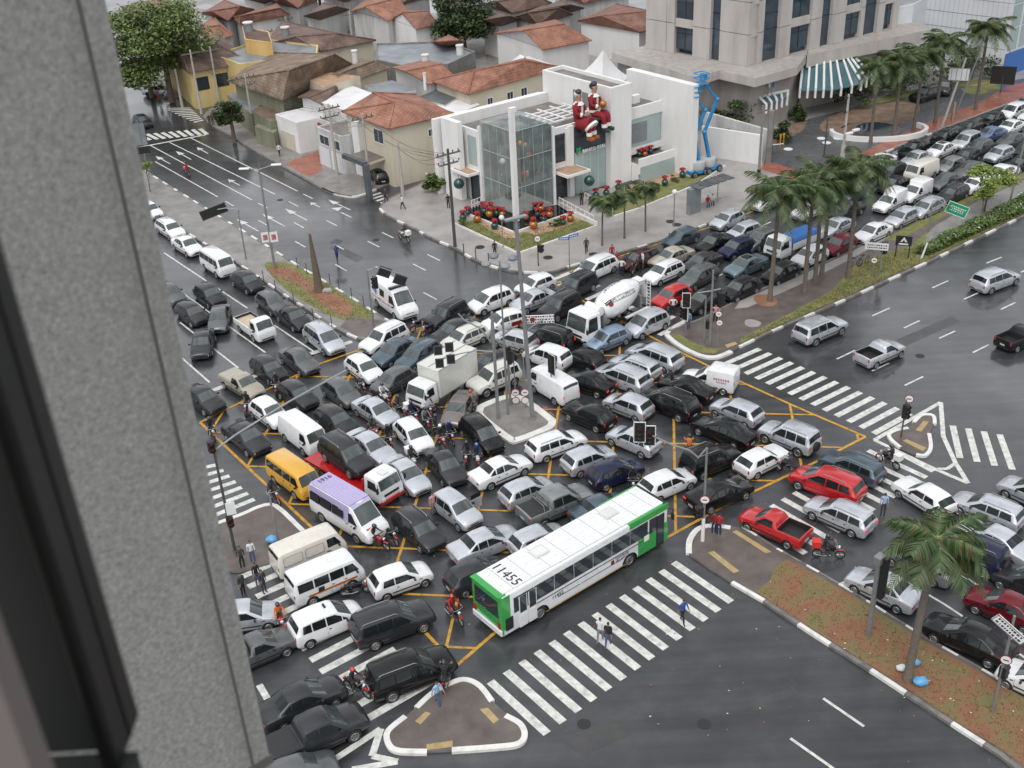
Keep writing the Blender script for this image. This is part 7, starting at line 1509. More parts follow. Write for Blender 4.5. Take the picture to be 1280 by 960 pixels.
for x,y,l,rz in((753,307,'leftmost of three small street palms before the bank',.3),(780.5,298,'middle one of three small street palms before the bank',1.5),(806.5,289,'rightmost of three small street palms before the bank',2.4)):palm('small',x,y,l,'small street palms',rz)
def crown_mesh(rx,ry,rz_,n,mat,seed,leaf=.32,clumps=14):
 random.seed(seed);b=MB();C_=[]
 for k in range(clumps):
  a=random.uniform(0,6.28);r=random.uniform(.25,.85);z=random.uniform(-.5,.8);C_.append((Vector((rx*r*math.cos(a)*(1-.3*abs(z)),ry*r*math.sin(a)*(1-.3*abs(z)),rz_*z)),random.uniform(.28,.5)))
 for k in range(n):
  c,r=random.choice(C_);d=Vector((random.gauss(0,1),random.gauss(0,1),random.gauss(0,1))).normalized()*(random.random()**.4)
  p=c+Vector((d.x*rx*r,d.y*ry*r,d.z*rz_*r*.9));u=Vector((random.gauss(0,1),random.gauss(0,1),random.gauss(0,.5))).normalized();v=u.cross(Vector((random.gauss(0,.5),random.gauss(0,.5),1))).normalized();s=leaf*random.uniform(.6,1.2)
  b.add([p-u*s,p-v*s*.5,p+u*s,p+v*s*.5],[(0,1,2,3)],mat)
 return b,C_
def tree(name,px,py,h,rx,rz_,mat,label,n=5000,seed=1,leaf=.32,group=None,tr=.22,ry=None,clumps=14,cat='tree'):
 g=G(px,py,.1);root=empty(name,g,0,label,cat,group);b,C_=crown_mesh(rx,ry or rx,rz_,n,mat,seed,leaf,clumps);cr=b.build('crown',root);cr.location=(0,0,h-rz_)
 zc=h-rz_;t=MB();t.tube([(0,0,0),(.05,.04,zc*.45),(.0,.1,zc*.75)],[tr*1.3,tr,tr*.85],'bark',n=9)
 for c,r in C_[:9]:
  q=c+Vector((0,0,zc));m_=Vector((0,.1,zc*.7)).lerp(q,.5)+Vector((0,0,.2));t.tube([(0,.1,zc*.72),m_,q],[tr*.6,tr*.35,tr*.12],'bark',n=6)
 t.build('trunk',root,smooth=True)
 return root
tree('street_tree',215,128,13.8,7.6,4.2,'leaf_tree','biggest street tree at the top left, upper crown',11000,2,.30,clumps=30,tr=.35)
tree('street_tree',190,122,9.0,7.0,3.4,'leaf_tree','spreading street tree beside the pillar, lower crown',13000,5,.28,clumps=26,tr=.3)
tree('street_tree',293,178,5.2,2.3,1.7,'leaf_dark','small round street tree on the pavement at upper left',4200,7,.19)
tree('garden_tree',582,72,9.5,5.2,4.0,'leaf_dark','dense green garden tree beyond the grey flat roof',12000,8,.3,clumps=26)
tree('garden_tree',400,6,7,7,3.0,'leaf_dark','dark trees at the top edge behind the brown roofs',4000,10,.45)
tree('garden_tree',470,10,6,4,2.5,'leaf_dark','dark garden tree at the top edge near the far cars',2500,31,.4)
tree('garden_tree',740,6,7,6,2.5,'leaf_dark','dark garden tree at the top edge near the white hall',3000,32,.4)
tree('young_tree',1230,265,4.6,2.6,1.2,'leaf_bright','young bright green tree on the right median',1500,12,.2,tr=.08)
tree('young_tree',1226,272,2.8,1.1,.6,'leaf_bright','very small bright tree in front of the young one',400,13,.16,tr=.05)
tree('young_tree',188,240,3.4,.9,.5,'leaf_bright','thin young tree on the median beside the pillar',260,14,.16,tr=.05)
for k,(x,y,h,r,l)in enumerate([(905,190,2.6,1.5,'shrub left of the concrete post'),(845,205,3.0,1.2,'shrub behind the lift bases'),(915,160,4.0,3.6,'large dark bush beside the podium wall'),(880,155,3.2,2.2,'bush at the left end of the podium planting'),(930,158,3.4,2.4,'bush under the small ribbed canopy'),(976,176,2.4,1.6,'bush behind the yellow barrier'),(995,152,2.2,1.0,'bush left of the tower entrance'),(1062,132,4.0,3.0,'bush right of the large ribbed canopy'),(1090,124,4.5,4.0,'dark planting behind the fountain'),(1130,116,4.5,4.0,'dark planting behind the parked suv'),(1175,104,4.0,3.6,'dark planting behind the fourth forecourt palm'),(1215,100,4.0,3.0,'dark planting before the panelled office block'),(540,240,2.2,1.6,'wispy green bush on the small lawn by the side street'),(640,250,1.2,.6,'low plant at the foot of the atrium')]):
 tree('shrub',x,y,h,r,h*.5,'leaf_dark' if k!=12 else 'leaf_hedge',l,1400,40+k,.22,'shrubs',.06,clumps=9,cat='shrub')
for k,(x,y)in enumerate(((820,238),(843,228),(862,216),(874,212),(890,208),(700,281),(580,283),(693,284),(770,262),(800,250))):
 tree('garden_plant',x,y,.9,.55,.4,'leaf_hedge',['agave like plant %s'%w_ for w_ in('left of the bauble by the shelter','right of the bauble by the shelter','before the far wall','below the lift bases','at the far end of the long lawn','beside the rightmost gold bauble','at the left lawn corner','in the right planting bed','between the small palms','behind the rightmost small palm')][k],160,70+k,.16,'small plants in the beds',.04,clumps=5,cat='plant')
random.seed(21);b=MB();hp=[(1143,318),(1170,303),(1200,288),(1240,268),(1290,243),(1290,262),(1240,284),(1205,300),(1160,320)]
hp2=[G(x,y,.13)for x,y in hp]
def inpoly(x,y,P_):
 c=False
 for i in range(len(P_)):
  a_,d_=P_[i],P_[(i+1)%len(P_)]
  if(a_.y>y)!=(d_.y>y)and x<(d_.x-a_.x)*(y-a_.y)/(d_.y-a_.y)+a_.x:c=not c
 return c
xs=[p.x for p in hp2];ys=[p.y for p in hp2];cnt=0
while cnt<9000:
 x,y=random.uniform(min(xs),max(xs)),random.uniform(min(ys),max(ys))
 if not inpoly(x,y,hp2):continue
 cnt+=1;z=random.uniform(.15,.75+.25*math.sin(x*.9)*math.cos(y*1.1));u=Vector((random.gauss(0,1),random.gauss(0,1),random.gauss(0,.4))).normalized()*.16;v=Vector((-u.y,u.x,random.uniform(-.1,.1)))*.5;p=Vector((x,y,z))
 b.add([p-u,p-v,p+u,p+v],[(0,1,2,3)],'petal' if cnt%34==0 and z>.5 else 'leaf_hedge')
b.build('flower_hedge',kind='stuff')
g=G(399,364,.13);b=MB();b.tube([(0,0,0),(0,0,.8),(-.08,0,3.2),(-.12,0,5.4)],[.48,.36,.24,.1],'pole_dark' if 0 else 'bark',n=12);o=b.build('dead_palm_trunk',smooth=True,label='bare dark tapering palm trunk on the grassy left median',category='tree trunk');o.location=g
b=MB();b.box((0,0,.12),(1.2,.5,.25),'concrete',taper=.8);o=b.build('stone_block',bevel=.05,label='pale broken stone lying beside the bare palm trunk',category='stone');g=G(407,364,.13);o.location=g
def pole(px,py,top,r,mat,name,label,cat='pole',group=None,lean=None,base=None,z0=0.0,r1=None):
 h=H(px,py,top);g=G(px,py,z0);root=empty(name,g,0,label,cat,group);b=MB();tx=(lean or(0,0));b.cyl((0,0,0),(tx[0],tx[1],h),r,mat,r1 or r*.7,n=10);b.build('post',root,smooth=True)
 if base:b=MB();b.cyl((0,0,0),(0,0,base[1]),base[0],base[2],base[0]*.85,n=10);b.build('base',root)
 return root,h
def wdir(dx,dy,px,py):
 a_,b_=G(px,py),G(px+dx,py+dy);d=(b_-a_).normalized();return d
def sig(root,c,d,n=3,label=None,board=False,name='signal_head',lit=None):
 """signal head at c facing d"""
 rz=math.atan2(d.y,d.x);b=MB();b.box((0,0,0),(.3,.36,.34*n),'signal_black')
 if board:b.box((-.1,0,0),(.04,.75,.36*n+.45),'signal_black')
 for k in range(n):b.cyl((.13,0,(n-1)*.17-k*.34),(.30,0,(n-1)*.17-k*.34),.15,'signal_black',n=12,cap=False);b.cyl((.15,0,(n-1)*.17-k*.34),(.16,0,(n-1)*.17-k*.34),.13,('red_lens_off','amber_lens','green_lens')[k%3],n=12)
 if board:
  for y in(-.375,.375):b.box((-.07,y,0),(.05,.05,.36*n+.5),'white_paint')
  for z in(-1,1):b.box((-.07,0,z*(.18*n+.23)),(.05,.8,.05),'white_paint')
 o=b.build(name,root);o.location=c;o.rotation_euler=(0,0,rz);return o
def arm(root,pts_,r=.06,mat='steel_grey',name='arm'):
 b=MB();b.tube([Vector(p)for p in pts_],r,mat,n=8);return b.build(name,root,smooth=True)
def disc(root,c,d,r=.38,mark=True,name='sign_disc'):
 r*=.8
 b=MB();n=Vector((d.x,d.y,0)).normalized();c=Vector(c);b.cyl(c,c+n*.03,r,'ribbon_red',n=20);b.cyl(c+n*.03,c+n*.04,r*.84,'white_paint',n=20)
 if mark:
  s=Vector((-n.y,n.x,0));b.box(c+n*.045,(.02,r*.9,r*.2),'black_matt',rz=math.atan2(n.y,n.x));
 b.build(name,root)
def plate(root,c,d,w_,h_,mat,name='sign_plate',txt=None,tmat='black_matt',tsize=.3,edge=None,tilt=0):
 n=Vector((d.x,d.y,0)).normalized();rz=math.atan2(n.y,n.x);b=MB();b.box((0,0,0),(.06,w_,h_),mat)
 if edge:
  for z in(-1,1):b.box((.012,0,z*(h_/2-.03)),(.06,w_,.05),edge)
  for y in(-1,1):b.box((.012,y*(w_/2-.03),0),(.06,.05,h_),edge)
 o=b.build(name,root);o.location=c;o.rotation_euler=(tilt,0,rz)
 if txt:
  for i,l in enumerate(txt):
   t=child('lettering',text_mesh(l,tsize,.006,tmat,'CENTER'),o,(.04,0,h_/2-tsize*(1.15+1.25*i)),(math.pi/2,0,math.pi/2))
 return o
def scrib(o,rows,w_,mat='black_matt',h_=.1):
 """rows of small unreadable strokes, as the weathered writing shows in the photograph"""
 b=MB();random.seed(len(o.name)+rows)
 for r_ in range(rows):
  y=-w_*.42
  while y<w_*.42:
   l=random.uniform(.05,.16);b.box((.036,y+l/2,(rows-1)*h_*.8-r_*h_*1.6),(.008,l,h_*.8),mat);y+=l+random.uniform(.04,.09)
 b.build('writing',o)
def atd(root,px,py,dy=0.0):
 d=C_F*FPX+C_R*(px-640)-C_U*(py-480);t=(root.location.y+dy)/d.y
 return Vector((d.x*t,d.y*t,CAM_H+d.z*t))-root.location
toC=lambda px,py:-Vector((G(px,py).x,G(px,py).y,0)).normalized()
VA=uA;VBd=vB
GI='poles on the central island'
r,h=pole(666,525,272,.17,'steel_grey','lamp_mast','tallest grey mast at the right of the central island','lamp post',GI,lean=(-.55,0),base=(.3,.25,'concrete_dark'))
b=MB();b.box((-.55,0,h),(1.6,.35,.16),'steel_grey',rz=.5);b.build('lamp_head',r,bevel=.04)
q=plate(r,atd(r,675,399,.2),toC(666,525),1.9,.6,'white_paint');scrib(q,3,2.2,h_=.13);b=MB();b.box((.045,-.5,0),(.02,.28,.28),'ribbon_red');b.build('emblem',q)
arm(r,[atd(r,660,412),atd(r,674,402,.1),atd(r,683,398,.2)],.04)
r,h=pole(635,520,326,.09,'steel_grey','lamp_post','thin lamp post with four round globes on the central island','lamp post',GI,r1=.05)
for a in range(4):
 d=Vector((math.cos(a*1.57+.4),math.sin(a*1.57+.4),0));arm(r,[(0,0,h-.4),d*.5+Vector((0,0,h-.1)),d*.85+Vector((0,0,h))],.03);b=MB();b.sphere(d*.95+Vector((0,0,h)),.34,'roof_grey',12,8,(1,1,.6));b.build('globe',r,smooth=True)
r,h=pole(623,525,390,.13,'steel_grey','signal_post','grey post with curved lamp arm at the left of the island','traffic light',GI)
arm(r,[(0,0,h),atd(r,614,428),atd(r,600,410),atd(r,580,400),atd(r,573,392)],.06)
arm(r,[atd(r,620,440),atd(r,596,438),atd(r,575,442),atd(r,549,450)],.05)
for x,y in((547.5,438),(561.5,434),(549.5,454),(563.5,449)):q=plate(r,atd(r,x,y,-.08),toC(560,470),.58,.72,'signal_black','signal_board',edge='roof_dark');b=MB();b.box((.035,0,0),(.02,.3,.5),'trim_black');b.build('lamp_group',q)
r,h=pole(638,508,432,.11,'steel_grey','signal_post','short signal post in the middle of the island','traffic light',GI);sig(r,(.0,.0,h-.6),Vector((-.5,.8,0)),3);sig(r,(.1,-.2,h-.8),Vector((.9,.2,0)),3)
for x,y,l in((645,507,'left one of two round sign posts on the island'),(657,512,'right one of two round sign posts on the island')):
 r,h=pole(x,y,446,.05,'steel_grey','sign_post',l,'road sign',GI);disc(r,(0,-.05,H(x,y,490)),toC(x,y));disc(r,(0,-.05,H(x,y,500)),toC(x,y),.36,False)
r,h=pole(690,500,445,.07,'steel_grey','signal_post','signal head standing before the white panel van','traffic light',GI,z0=0);sig(r,(.1,-.1,h-.6),VBd,3,board=True)
r,h=pole(467,408,338,.09,'steel_grey','signal_post','signal post with curved arm and two boards beside the ambulance','traffic light');arm(r,[(0,0,h),atd(r,466,336),atd(r,475,334,.6),atd(r,507,345,1.2)],.05)
sig(r,atd(r,469,353,-.1),VBd*-1,3)
for x,y in((480.5,340),(500,350)):q=plate(r,atd(r,x,y,.9),toC(490,345),1.05,.85,'signal_black','signal_board',edge='roof_dark');q.rotation_euler.x=-.45
r,h=pole(344,338,212,.12,'steel_grey','lamp_post','tall double armed lamp post on the left median','lamp post');arm(r,[(-.9,.2,h+.05),(0,0,h),(1.2,-.1,h+.35)],.05)
for x,z in((-1.3,.1),(1.6,.4)):b=MB();b.box((x,.15 if x<0 else-.1,h+z),(.9,.3,.14),'white_paint');b.build('lamp_head',r,bevel=.04)
for k in(-.38,.38):q=plate(r,(k,-.1,H(344,338,296)),toC(344,338),.7,.95,'white_paint',txt=None);b=MB();b.box((.035,0,0),(.01,.4,.5),'red_line');b.build('mark',q)
r,h=pole(308,325,270,.08,'steel_grey','sign_post','curved post carrying the dark back of a road sign on the left','road sign');arm(r,[(0,0,h),atd(r,298,262),atd(r,282,260),atd(r,270,262)],.05);q=plate(r,atd(r,267,264.5,-.1),toC(268,264),2.5,.95,'signal_black','sign_back',edge='roof_dark',tilt=.25)
r,h=pole(187,224,150,.07,'steel_grey','sign_post','post with pale sign and black price board beside the pillar','road sign');q=plate(r,(-.1,0,h-1.6),toC(187,224),1.5,2.6,'roof_grey',edge='signal_black');q=plate(r,(-.05,-.05,h-3.4),toC(187,224),1.6,.8,'signal_black');q['label']='black lower board'
fr=empty('median_fence',G(331,333),0,'low dark wire fence of thin posts around the grassy median','fence');c=fr.location
fp=[(330,352),(345,364),(368,382),(392,400),(415,408)];fp2=[(372,335),(384,343),(413,356),(424,362),(440,374),(455,384)]
for L_ in(fp,fp2):
 pr=None
 for x,y in L_:
  p=G(x,y,.13)-c;b=MB();b.cyl(p,p+Vector((0,0,1.1)),.035,'pole_dark',n=6);b.build('post',fr)
  if pr is not None:
   b=MB();b.cyl(p+Vector((0,0,1.0)),pr+Vector((0,0,1.0)),.012,'pole_dark',n=4);b.cyl(p+Vector((0,0,.6)),pr+Vector((0,0,.6)),.012,'pole_dark',n=4);b.build('wire',fr)
  pr=p
def upole(px,py,top,label,arms=2,mat='pole_concrete',rz=.6,wood=False,base=True):
 r,h=pole(px,py,top,.16,'pole_dark' if wood else mat,'utility_pole',label,'utility pole','utility poles along the left streets',base=(.2,2.6,'pole_concrete')if base else None)
 for k in range(arms):
  b=MB();b.box((0,0,h-.5-k*.9),(2.6-k*.6,.12,.14),'pole_wood',rz=rz)
  for q in(-1.1,-.5,.5,1.1):b.cyl((math.cos(rz)*q,math.sin(rz)*q,h-.43-k*.9),(math.cos(rz)*q,math.sin(rz)*q,h-.2-k*.9),.05,'trim_black',n=6)
  b.build('cross_arm',r)
 return r,h,G(px,py)
U=[upole(422,213+8,130,'utility pole with crossarm before the white shops',2),upole(318,168,92,'utility pole beside the large brown roof',2,base=False),upole(463,237,142,'utility pole at the side street corner',1),upole(504,246,177,'short pole with wires in the side street',0),upole(569,310,186,'dark utility pole at the kerb beside the left lawn',2,wood=True,base=False),upole(252,142,62,'utility pole right of the big tree',1),upole(275,132,58,'utility pole before the yellow house',1),upole(362,60,20,'thin far pole beside the yellow wall',1,base=False),upole(337,78,36,'thin far pole left of the brown roofs',1,base=False),upole(443,72,14,'far pole behind the brown roofs',1,base=False),upole(487,60,8,'far pole near the white gable',1,base=False),upole(228,134,86,'leaning pale pole under the big tree',0)]
def wires(a_,b_,n=4,label='black overhead wires'):
 mb=MB()
 for k in range(n):
  o=Vector(((k-(n-1)/2)*.55,(k%2)*.2,-.5-(k%2)*.5));p0=a_[2]+Vector((0,0,a_[1]))+o;p1=b_[2]+Vector((0,0,b_[1]))+o;P_=[p0.lerp(p1,i/8)-Vector((0,0,1.0*math.sin(math.pi*i/8)))for i in range(9)];mb.tube(P_,.016,'trim_black',n=4)
 return mb.build('overhead_wire',label=label,category='wires')
wires(U[0],U[1],label='overhead wires from the shop pole to the brown roof pole');wires(U[0],U[2],label='overhead wires between the shop pole and the corner pole');wires(U[2],U[4],label='overhead wires crossing to the dark pole by the lawn');wires(U[1],U[5],label='overhead wires running on to the big tree');wires(U[3],U[4],2,'two thin wires over the side street')
r,h=pole(712,337,296,.05,'steel_grey','street_name_post','post with two blue street name plates on the pavement corner','street sign');
for d,z,o_ in((toC(712,337),-.15,-.45),(Vector((.4,-.9,0)),.1,.4)):q=plate(r,(o_,0,h+z),d,.95,.25,'blue_sign');scrib(q,1,.9,'white_paint',.1)
r,h=pole(673,334,298,.06,'pole_dark','signal_post','pedestrian signal with round sign on the pavement corner','traffic light');sig(r,(.25,0,h-1.0),VBd,2);disc(r,(0,-.08,h),toC(673,334))
r,h=pole(842,285,240,.06,'steel_grey','lamp_post','slim garden lamp on the pavement right of the small palms','lamp post');b=MB();b.sphere((0,0,h),.26,'roof_white',12,8);b.build('globe',r,smooth=True)
r,h=pole(629,311,272,.05,'steel_grey','lamp_post','slim garden lamp at the left lawn edge','lamp post');b=MB();b.sphere((0,0,h),.26,'roof_white',12,8);b.build('globe',r,smooth=True)
for k,(x,y)in enumerate(((580,318),(595,324),(611,330),(650,337))):b=MB();b.cyl((0,0,0),(0,0,1.0),.05,'pole_dark',n=8);b.cyl((0,0,1.0),(0,0,1.06),.07,'pole_dark',n=8);o=b.build('bollard',label='thin dark bollard, %s from the left along the corner kerb'%('first','second','third','fourth')[k],category='bollard',group='bollards');o.location=G(x,y,.13)
for k,(x,y)in enumerate(((727,200),(0,0))[:0]):pass
for x,y in((685,322),(600,309),(742,318),(838,277),(846,281)):g=G(x,y,.13);b=MB();b.cyl((g.x,g.y,.13),(g.x,g.y,.15),.45,'trim_black',n=14);b.build('manhole_cover',kind='structure')
r,h=pole(887,434,338,.1,'steel_grey','signal_post','tall crossed signal post at the palm median tip','traffic light','signals at the palm median tip');zc=H(887,434,364);arm(r,[atd(r,872,366),atd(r,887,364),atd(r,901,361)],.05);sig(r,atd(r,858,376),toC(858,376),3,board=True).scale=(.8,)*3;sig(r,atd(r,902,374),vB,3)
r,h=pole(880,430,372,.09,'steel_grey','signal_post','shorter grey signal post left of the crossed one','traffic light','signals at the palm median tip');sig(r,(.25,0,h-2.3),vB,2)
r,h=pole(896,436,392,.04,'steel_grey','sign_post','post with two small round signs beside the pink shirt','road sign');disc(r,(0,-.05,h),toC(896,436),.32);disc(r,(.1,-.05,h-.75),toC(896,436),.32)
r,h=pole(857,415,385,.09,'steel_grey','signal_post','short post behind the person in pale shirt','traffic light','signals at the palm median tip');sig(r,(-.2,0,h-.3),-vB,3,board=True)
r,h=pole(878,678,560,.09,'steel_grey','signal_post','curved mast arm signal post right of the bus nose','traffic light',base=(.12,1.8,'white_paint'));arm(r,[(0,0,h),atd(r,873,572),atd(r,862,563),atd(r,840,556),atd(r,812,543)],.055)
for x in(799.5,812):q=sig(r,atd(r,x,545.5 if x>805 else 541),toC(800,540),3,board=True);q.scale=(.85,)*3
sig(r,(-.25,0,h-4.4),Vector((-.8,-.4,0)),2);disc(r,(0,-.12,H(878,678,623)),toC(878,678),.36)
r,h=pole(1126,548,498,.06,'pole_dark','signal_post','black signal with round sign on the triangle island','traffic light');sig(r,(.05,0,H(1126,548,514)),-uA,3);disc(r,(.15,-.05,h),toC(1126,548),.36)
r,h=pole(1085,796,700,.17,'steel_grey','signal_post','thick grey post with black signal seen from the side near the palm','traffic light',base=(.5,.12,'concrete'));b=MB();b.box((.25,0,h-1.1),(.4,.5,2.6),'signal_black',rz=.7);b.box((0,0,h+.05),(.55,.4,.5),'steel_grey',rz=.7);b.build('signal_head',r,bevel=.04)
r,h=pole(1240,892,770,.09,'steel_grey','sign_post','leaning post with long white text board at lower right','road sign',base=(.35,.06,'concrete'));q=plate(r,atd(r,1262,787,-.1),toC(1250,880),1.75,.5,'white_paint',edge='roof_grey');scrib(q,2,1.7,h_=.12);q.rotation_euler.x=-.62;disc(r,(0,-.14,H(1240,892,822)),toC(1240,892),.34);sig(r,(.1,0,H(1240,892,840)),vB,2)
r,h=pole(1090,346,312,.07,'steel_grey','sign_post','white lettered board with round sign on the grass median','road sign');q=plate(r,atd(r,1096,308,-.1),toC(1092,346),1.9,.62,'white_paint');scrib(q,2,1.8,h_=.14);disc(r,(0,-.07,h-.95),toC(1092,346),.36)
r,h=pole(1099,345,306,.07,'steel_grey','signal_post','black signal on a grey post beside the white lettered board','traffic light');sig(r,(.2,0,h-.3),uA,3)
r=empty('notice_board',G(1127,322,.13),0,'small black board with white arch emblem on two legs','sign');d=toC(1127,322);rz=math.atan2(d.y,d.x);s=Vector((-d.y,d.x,0))
for k in(-.55,.55):b=MB();b.cyl(s*k,s*k+Vector((0,0,2.0)),.05,'trim_black',n=6);b.build('leg',r)
q=plate(r,(0,0,1.6),d,1.35,.9,'signal_black','panel');b=MB();b.add([(.036,-.3,-.1),(.036,.3,-.1),(.036,0,.36)],[(0,1,2)],'white_paint');b.add([(.038,-.12,-.1),(.038,.12,-.1),(.038,0,.12)],[(0,1,2)],'signal_black');b.box((.036,0,-.3),(.01,.8,.14),'white_paint');b.build('emblem',q)
r,h=pole(1151,325,304,.1,'white_paint','post','leaning plain white post at the start of the flower hedge','post',lean=(.35,0))
r,h=pole(1160,292,256,.08,'steel_grey','sign_post','post with green direction sign over the right median','road sign');q=plate(r,atd(r,1196.5,262,-.1),toC(1196,262),1.9,1.15,'green_sign',edge='white_paint',tilt=-.3);scrib(q,3,1.5,'white_paint',.12);arm(r,[(0,0,h),atd(r,1172,250),atd(r,1190,259)],.05)
r,h=pole(1262,253,60,.1,'steel_grey','lamp_post','tall slim lamp post in the flower hedge at the right','lamp post',lean=(.9,0));b=MB();b.box((1.2,0,h),(1.0,.3,.14),'steel_grey');b.build('lamp_head',r)
def bicycle(px,py,rz,label):
 r=empty('bicycle',G(px,py,.13),rz,label,'bicycle','bicycles leaning by the palm');
 for x in(-.52,.52):
  b=MB();n=18
  for i in range(n):a0,a1=6.283*i/n,6.283*(i+1)/n;b.cyl((x+.33*math.cos(a0),0,.34+.33*math.sin(a0)),(x+.33*math.cos(a1),0,.34+.33*math.sin(a1)),.025,'tyre',n=5,cap=False)
  for i in range(6):a0=3.14*i/6;b.cyl((x-.32*math.cos(a0),0,.34-.32*math.sin(a0)),(x+.32*math.cos(a0),0,.34+.32*math.sin(a0)),.006,'rim',n=3)
  b.build('wheel',r)
 b=MB();b.tube([(-.52,0,.34),(-.05,0,.32),(.38,0,.78),(-.16,0,.78),(-.05,0,.32)],.022,'steel_grey',n=6);b.tube([(-.52,0,.34),(-.16,0,.78),(-.2,0,.92)],.018,'steel_grey',n=6);b.tube([(.52,0,.34),(.38,0,.78),(.36,0,.96)],.02,'steel_grey',n=6);b.build('frame',r)
 b=MB();b.box((-.2,0,.94),(.26,.13,.05),'seat_black');b.build('saddle',r);b=MB();b.tube([(.36,-.27,.98),(.36,.27,.98)],.018,'chrome',n=6);b.build('handlebar',r)
bicycle(1068,334,.5,'left one of two bicycles beside the rightmost palm');bicycle(1079,331,.7,'right one of two bicycles beside the rightmost palm')
r,h=pole(1052,202+4,118,.17,'pole_concrete','lamp_post','concrete pole with double floodlights and insulators before the fountain','utility pole',base=(.28,2.2,'pole_concrete'))
for k in range(3):b=MB();b.box((0,0,h-.3-k*1.5),(1.8,.1,.1),'trim_black',rz=.8);b.build('cross_arm',r)
for s_ in(-.5,.5):b=MB();b.box((.8+s_,s_,3.6),(.9,.35,.25),'white_paint',rz=.5);b.build('floodlight',r,bevel=.05)
r,h=pole(948,223,132,.15,'steel_grey','utility_pole','grey utility pole before the double concrete post','utility pole',base=(.22,1.0,'trim_black'))
b=MB();b.box((0,0,h-.6),(1.8,.1,.12),'pole_wood',rz=.7);b.build('cross_arm',r)
r,h=pole(960,206,138,.34,'concrete_dark','concrete_column','wide concrete column at the end of the white wall','column',r1=.32)
r,h=pole(1030,196,147,.1,'pole_dark','post','thin dark wooden post left of the floodlight pole','post')
r,h=pole(1177,160,73,.16,'pole_concrete','lamp_post','pale leaning concrete post with white sign panel in the forecourt','utility pole',lean=(1.6,0));q=plate(r,(1.0,-.2,H(1177,160,93)),toC(1185,140),2.2,1.4,'bag_white',edge='roof_grey');
for k in range(4):b=MB();b.box((.04,-.8+k*.53,0),(.02,.06,1.2),'roof_grey');b.build('slat',q)
r,h=pole(1190,153,70,.11,'steel_grey','lamp_post','grey steel post right of the pale leaning one','lamp post',lean=(1.9,0));b=MB();b.box((0,0,1.2),(.26,.26,2.4),'sand_bed');b.build('base',r)
r,h=pole(1250,118,94,.07,'pole_dark','sign_post','black square sign back beside the tallest forecourt palm','road sign');q=plate(r,(0,0,h),toC(1242,104),2.8,2.2,'signal_black','sign_back')
g=G(1098,166,.14);r=empty('fountain',g,0,'oval fountain basin with white rim in the forecourt','fountain');b=MB();n=28
for i in range(n):
 a0,a1=6.283*i/n,6.283*(i+1)/n
 if math.sin(a0)<.35:v=[(5.6*math.cos(a),3.4*math.sin(a),0)for a in(a0,a1)]+[(5.15*math.cos(a),3.0*math.sin(a),0)for a in(a1,a0)];v2=[(x,y,.55)for x,y,z in v];b.add(v+v2,[(4,5,6,7),(0,1,5,4),(2,3,7,6),(1,2,6,5),(3,0,4,7)],'white_paint')
b.build('rim',r);b=MB();b.cyl((0,.5,0),(0,.5,.35),2.6,'kerb_bare',n=24);b.cyl((0,.5,.34),(0,.5,.36),2.4,'glass_blue',n=24);b.build('basin',r)
for k,(x,y)in enumerate(((975,182),(979,181))):b=MB();b.cyl((0,0,0),(0,0,1.2),.09,'yellow_line',n=8);b.box((0,0,1.25),(.3,.12,.12),'yellow_line');o=b.build('yellow_post',label='yellow post %s of two at the forecourt barrier'%('left','right')[k],category='post',group='yellow posts');o.location=G(x,y,.14)
r=empty('barrier',G(963,192,.14),0,'white lifting barrier arm beside the concrete column','barrier');b=MB();b.box((0,0,.5),(.35,.35,1.0),'trim_black');b.build('housing',r);b=MB();A_=G(978,190,0)-G(963,192,0);b.cyl((0,0,.95),A_+Vector((0,0,.95)),.05,'white_paint',n=6);b.build('arm',r)
r=empty('bus_shelter',G(884,262,.13),math.atan2(vB.y,vB.x),'small bus shelter with grey end panel and slatted roof','bus shelter')
b=MB();b.box((-1.6,.3,1.3),(1.5,.5,2.6),'roof_grey');b.build('advert_panel',r,bevel=.03)
b=MB();b.box((1.0,.6,.45),(2.6,.4,.08),'steel_grey');b.build('bench',r)
for x in(2.3,-.2):b=MB();b.cyl((x,.9,0),(x,.9,2.5),.05,'steel_grey',n=6);b.build('post',r)
b=MB()
for k in range(5):b.box((-1.4+k*1.0,.2,2.7),(.8,1.6,.08),'roof_dark')
b.box((.6,.2,2.63),(5.2,.1,.06),'steel_grey');b.build('roof',r)
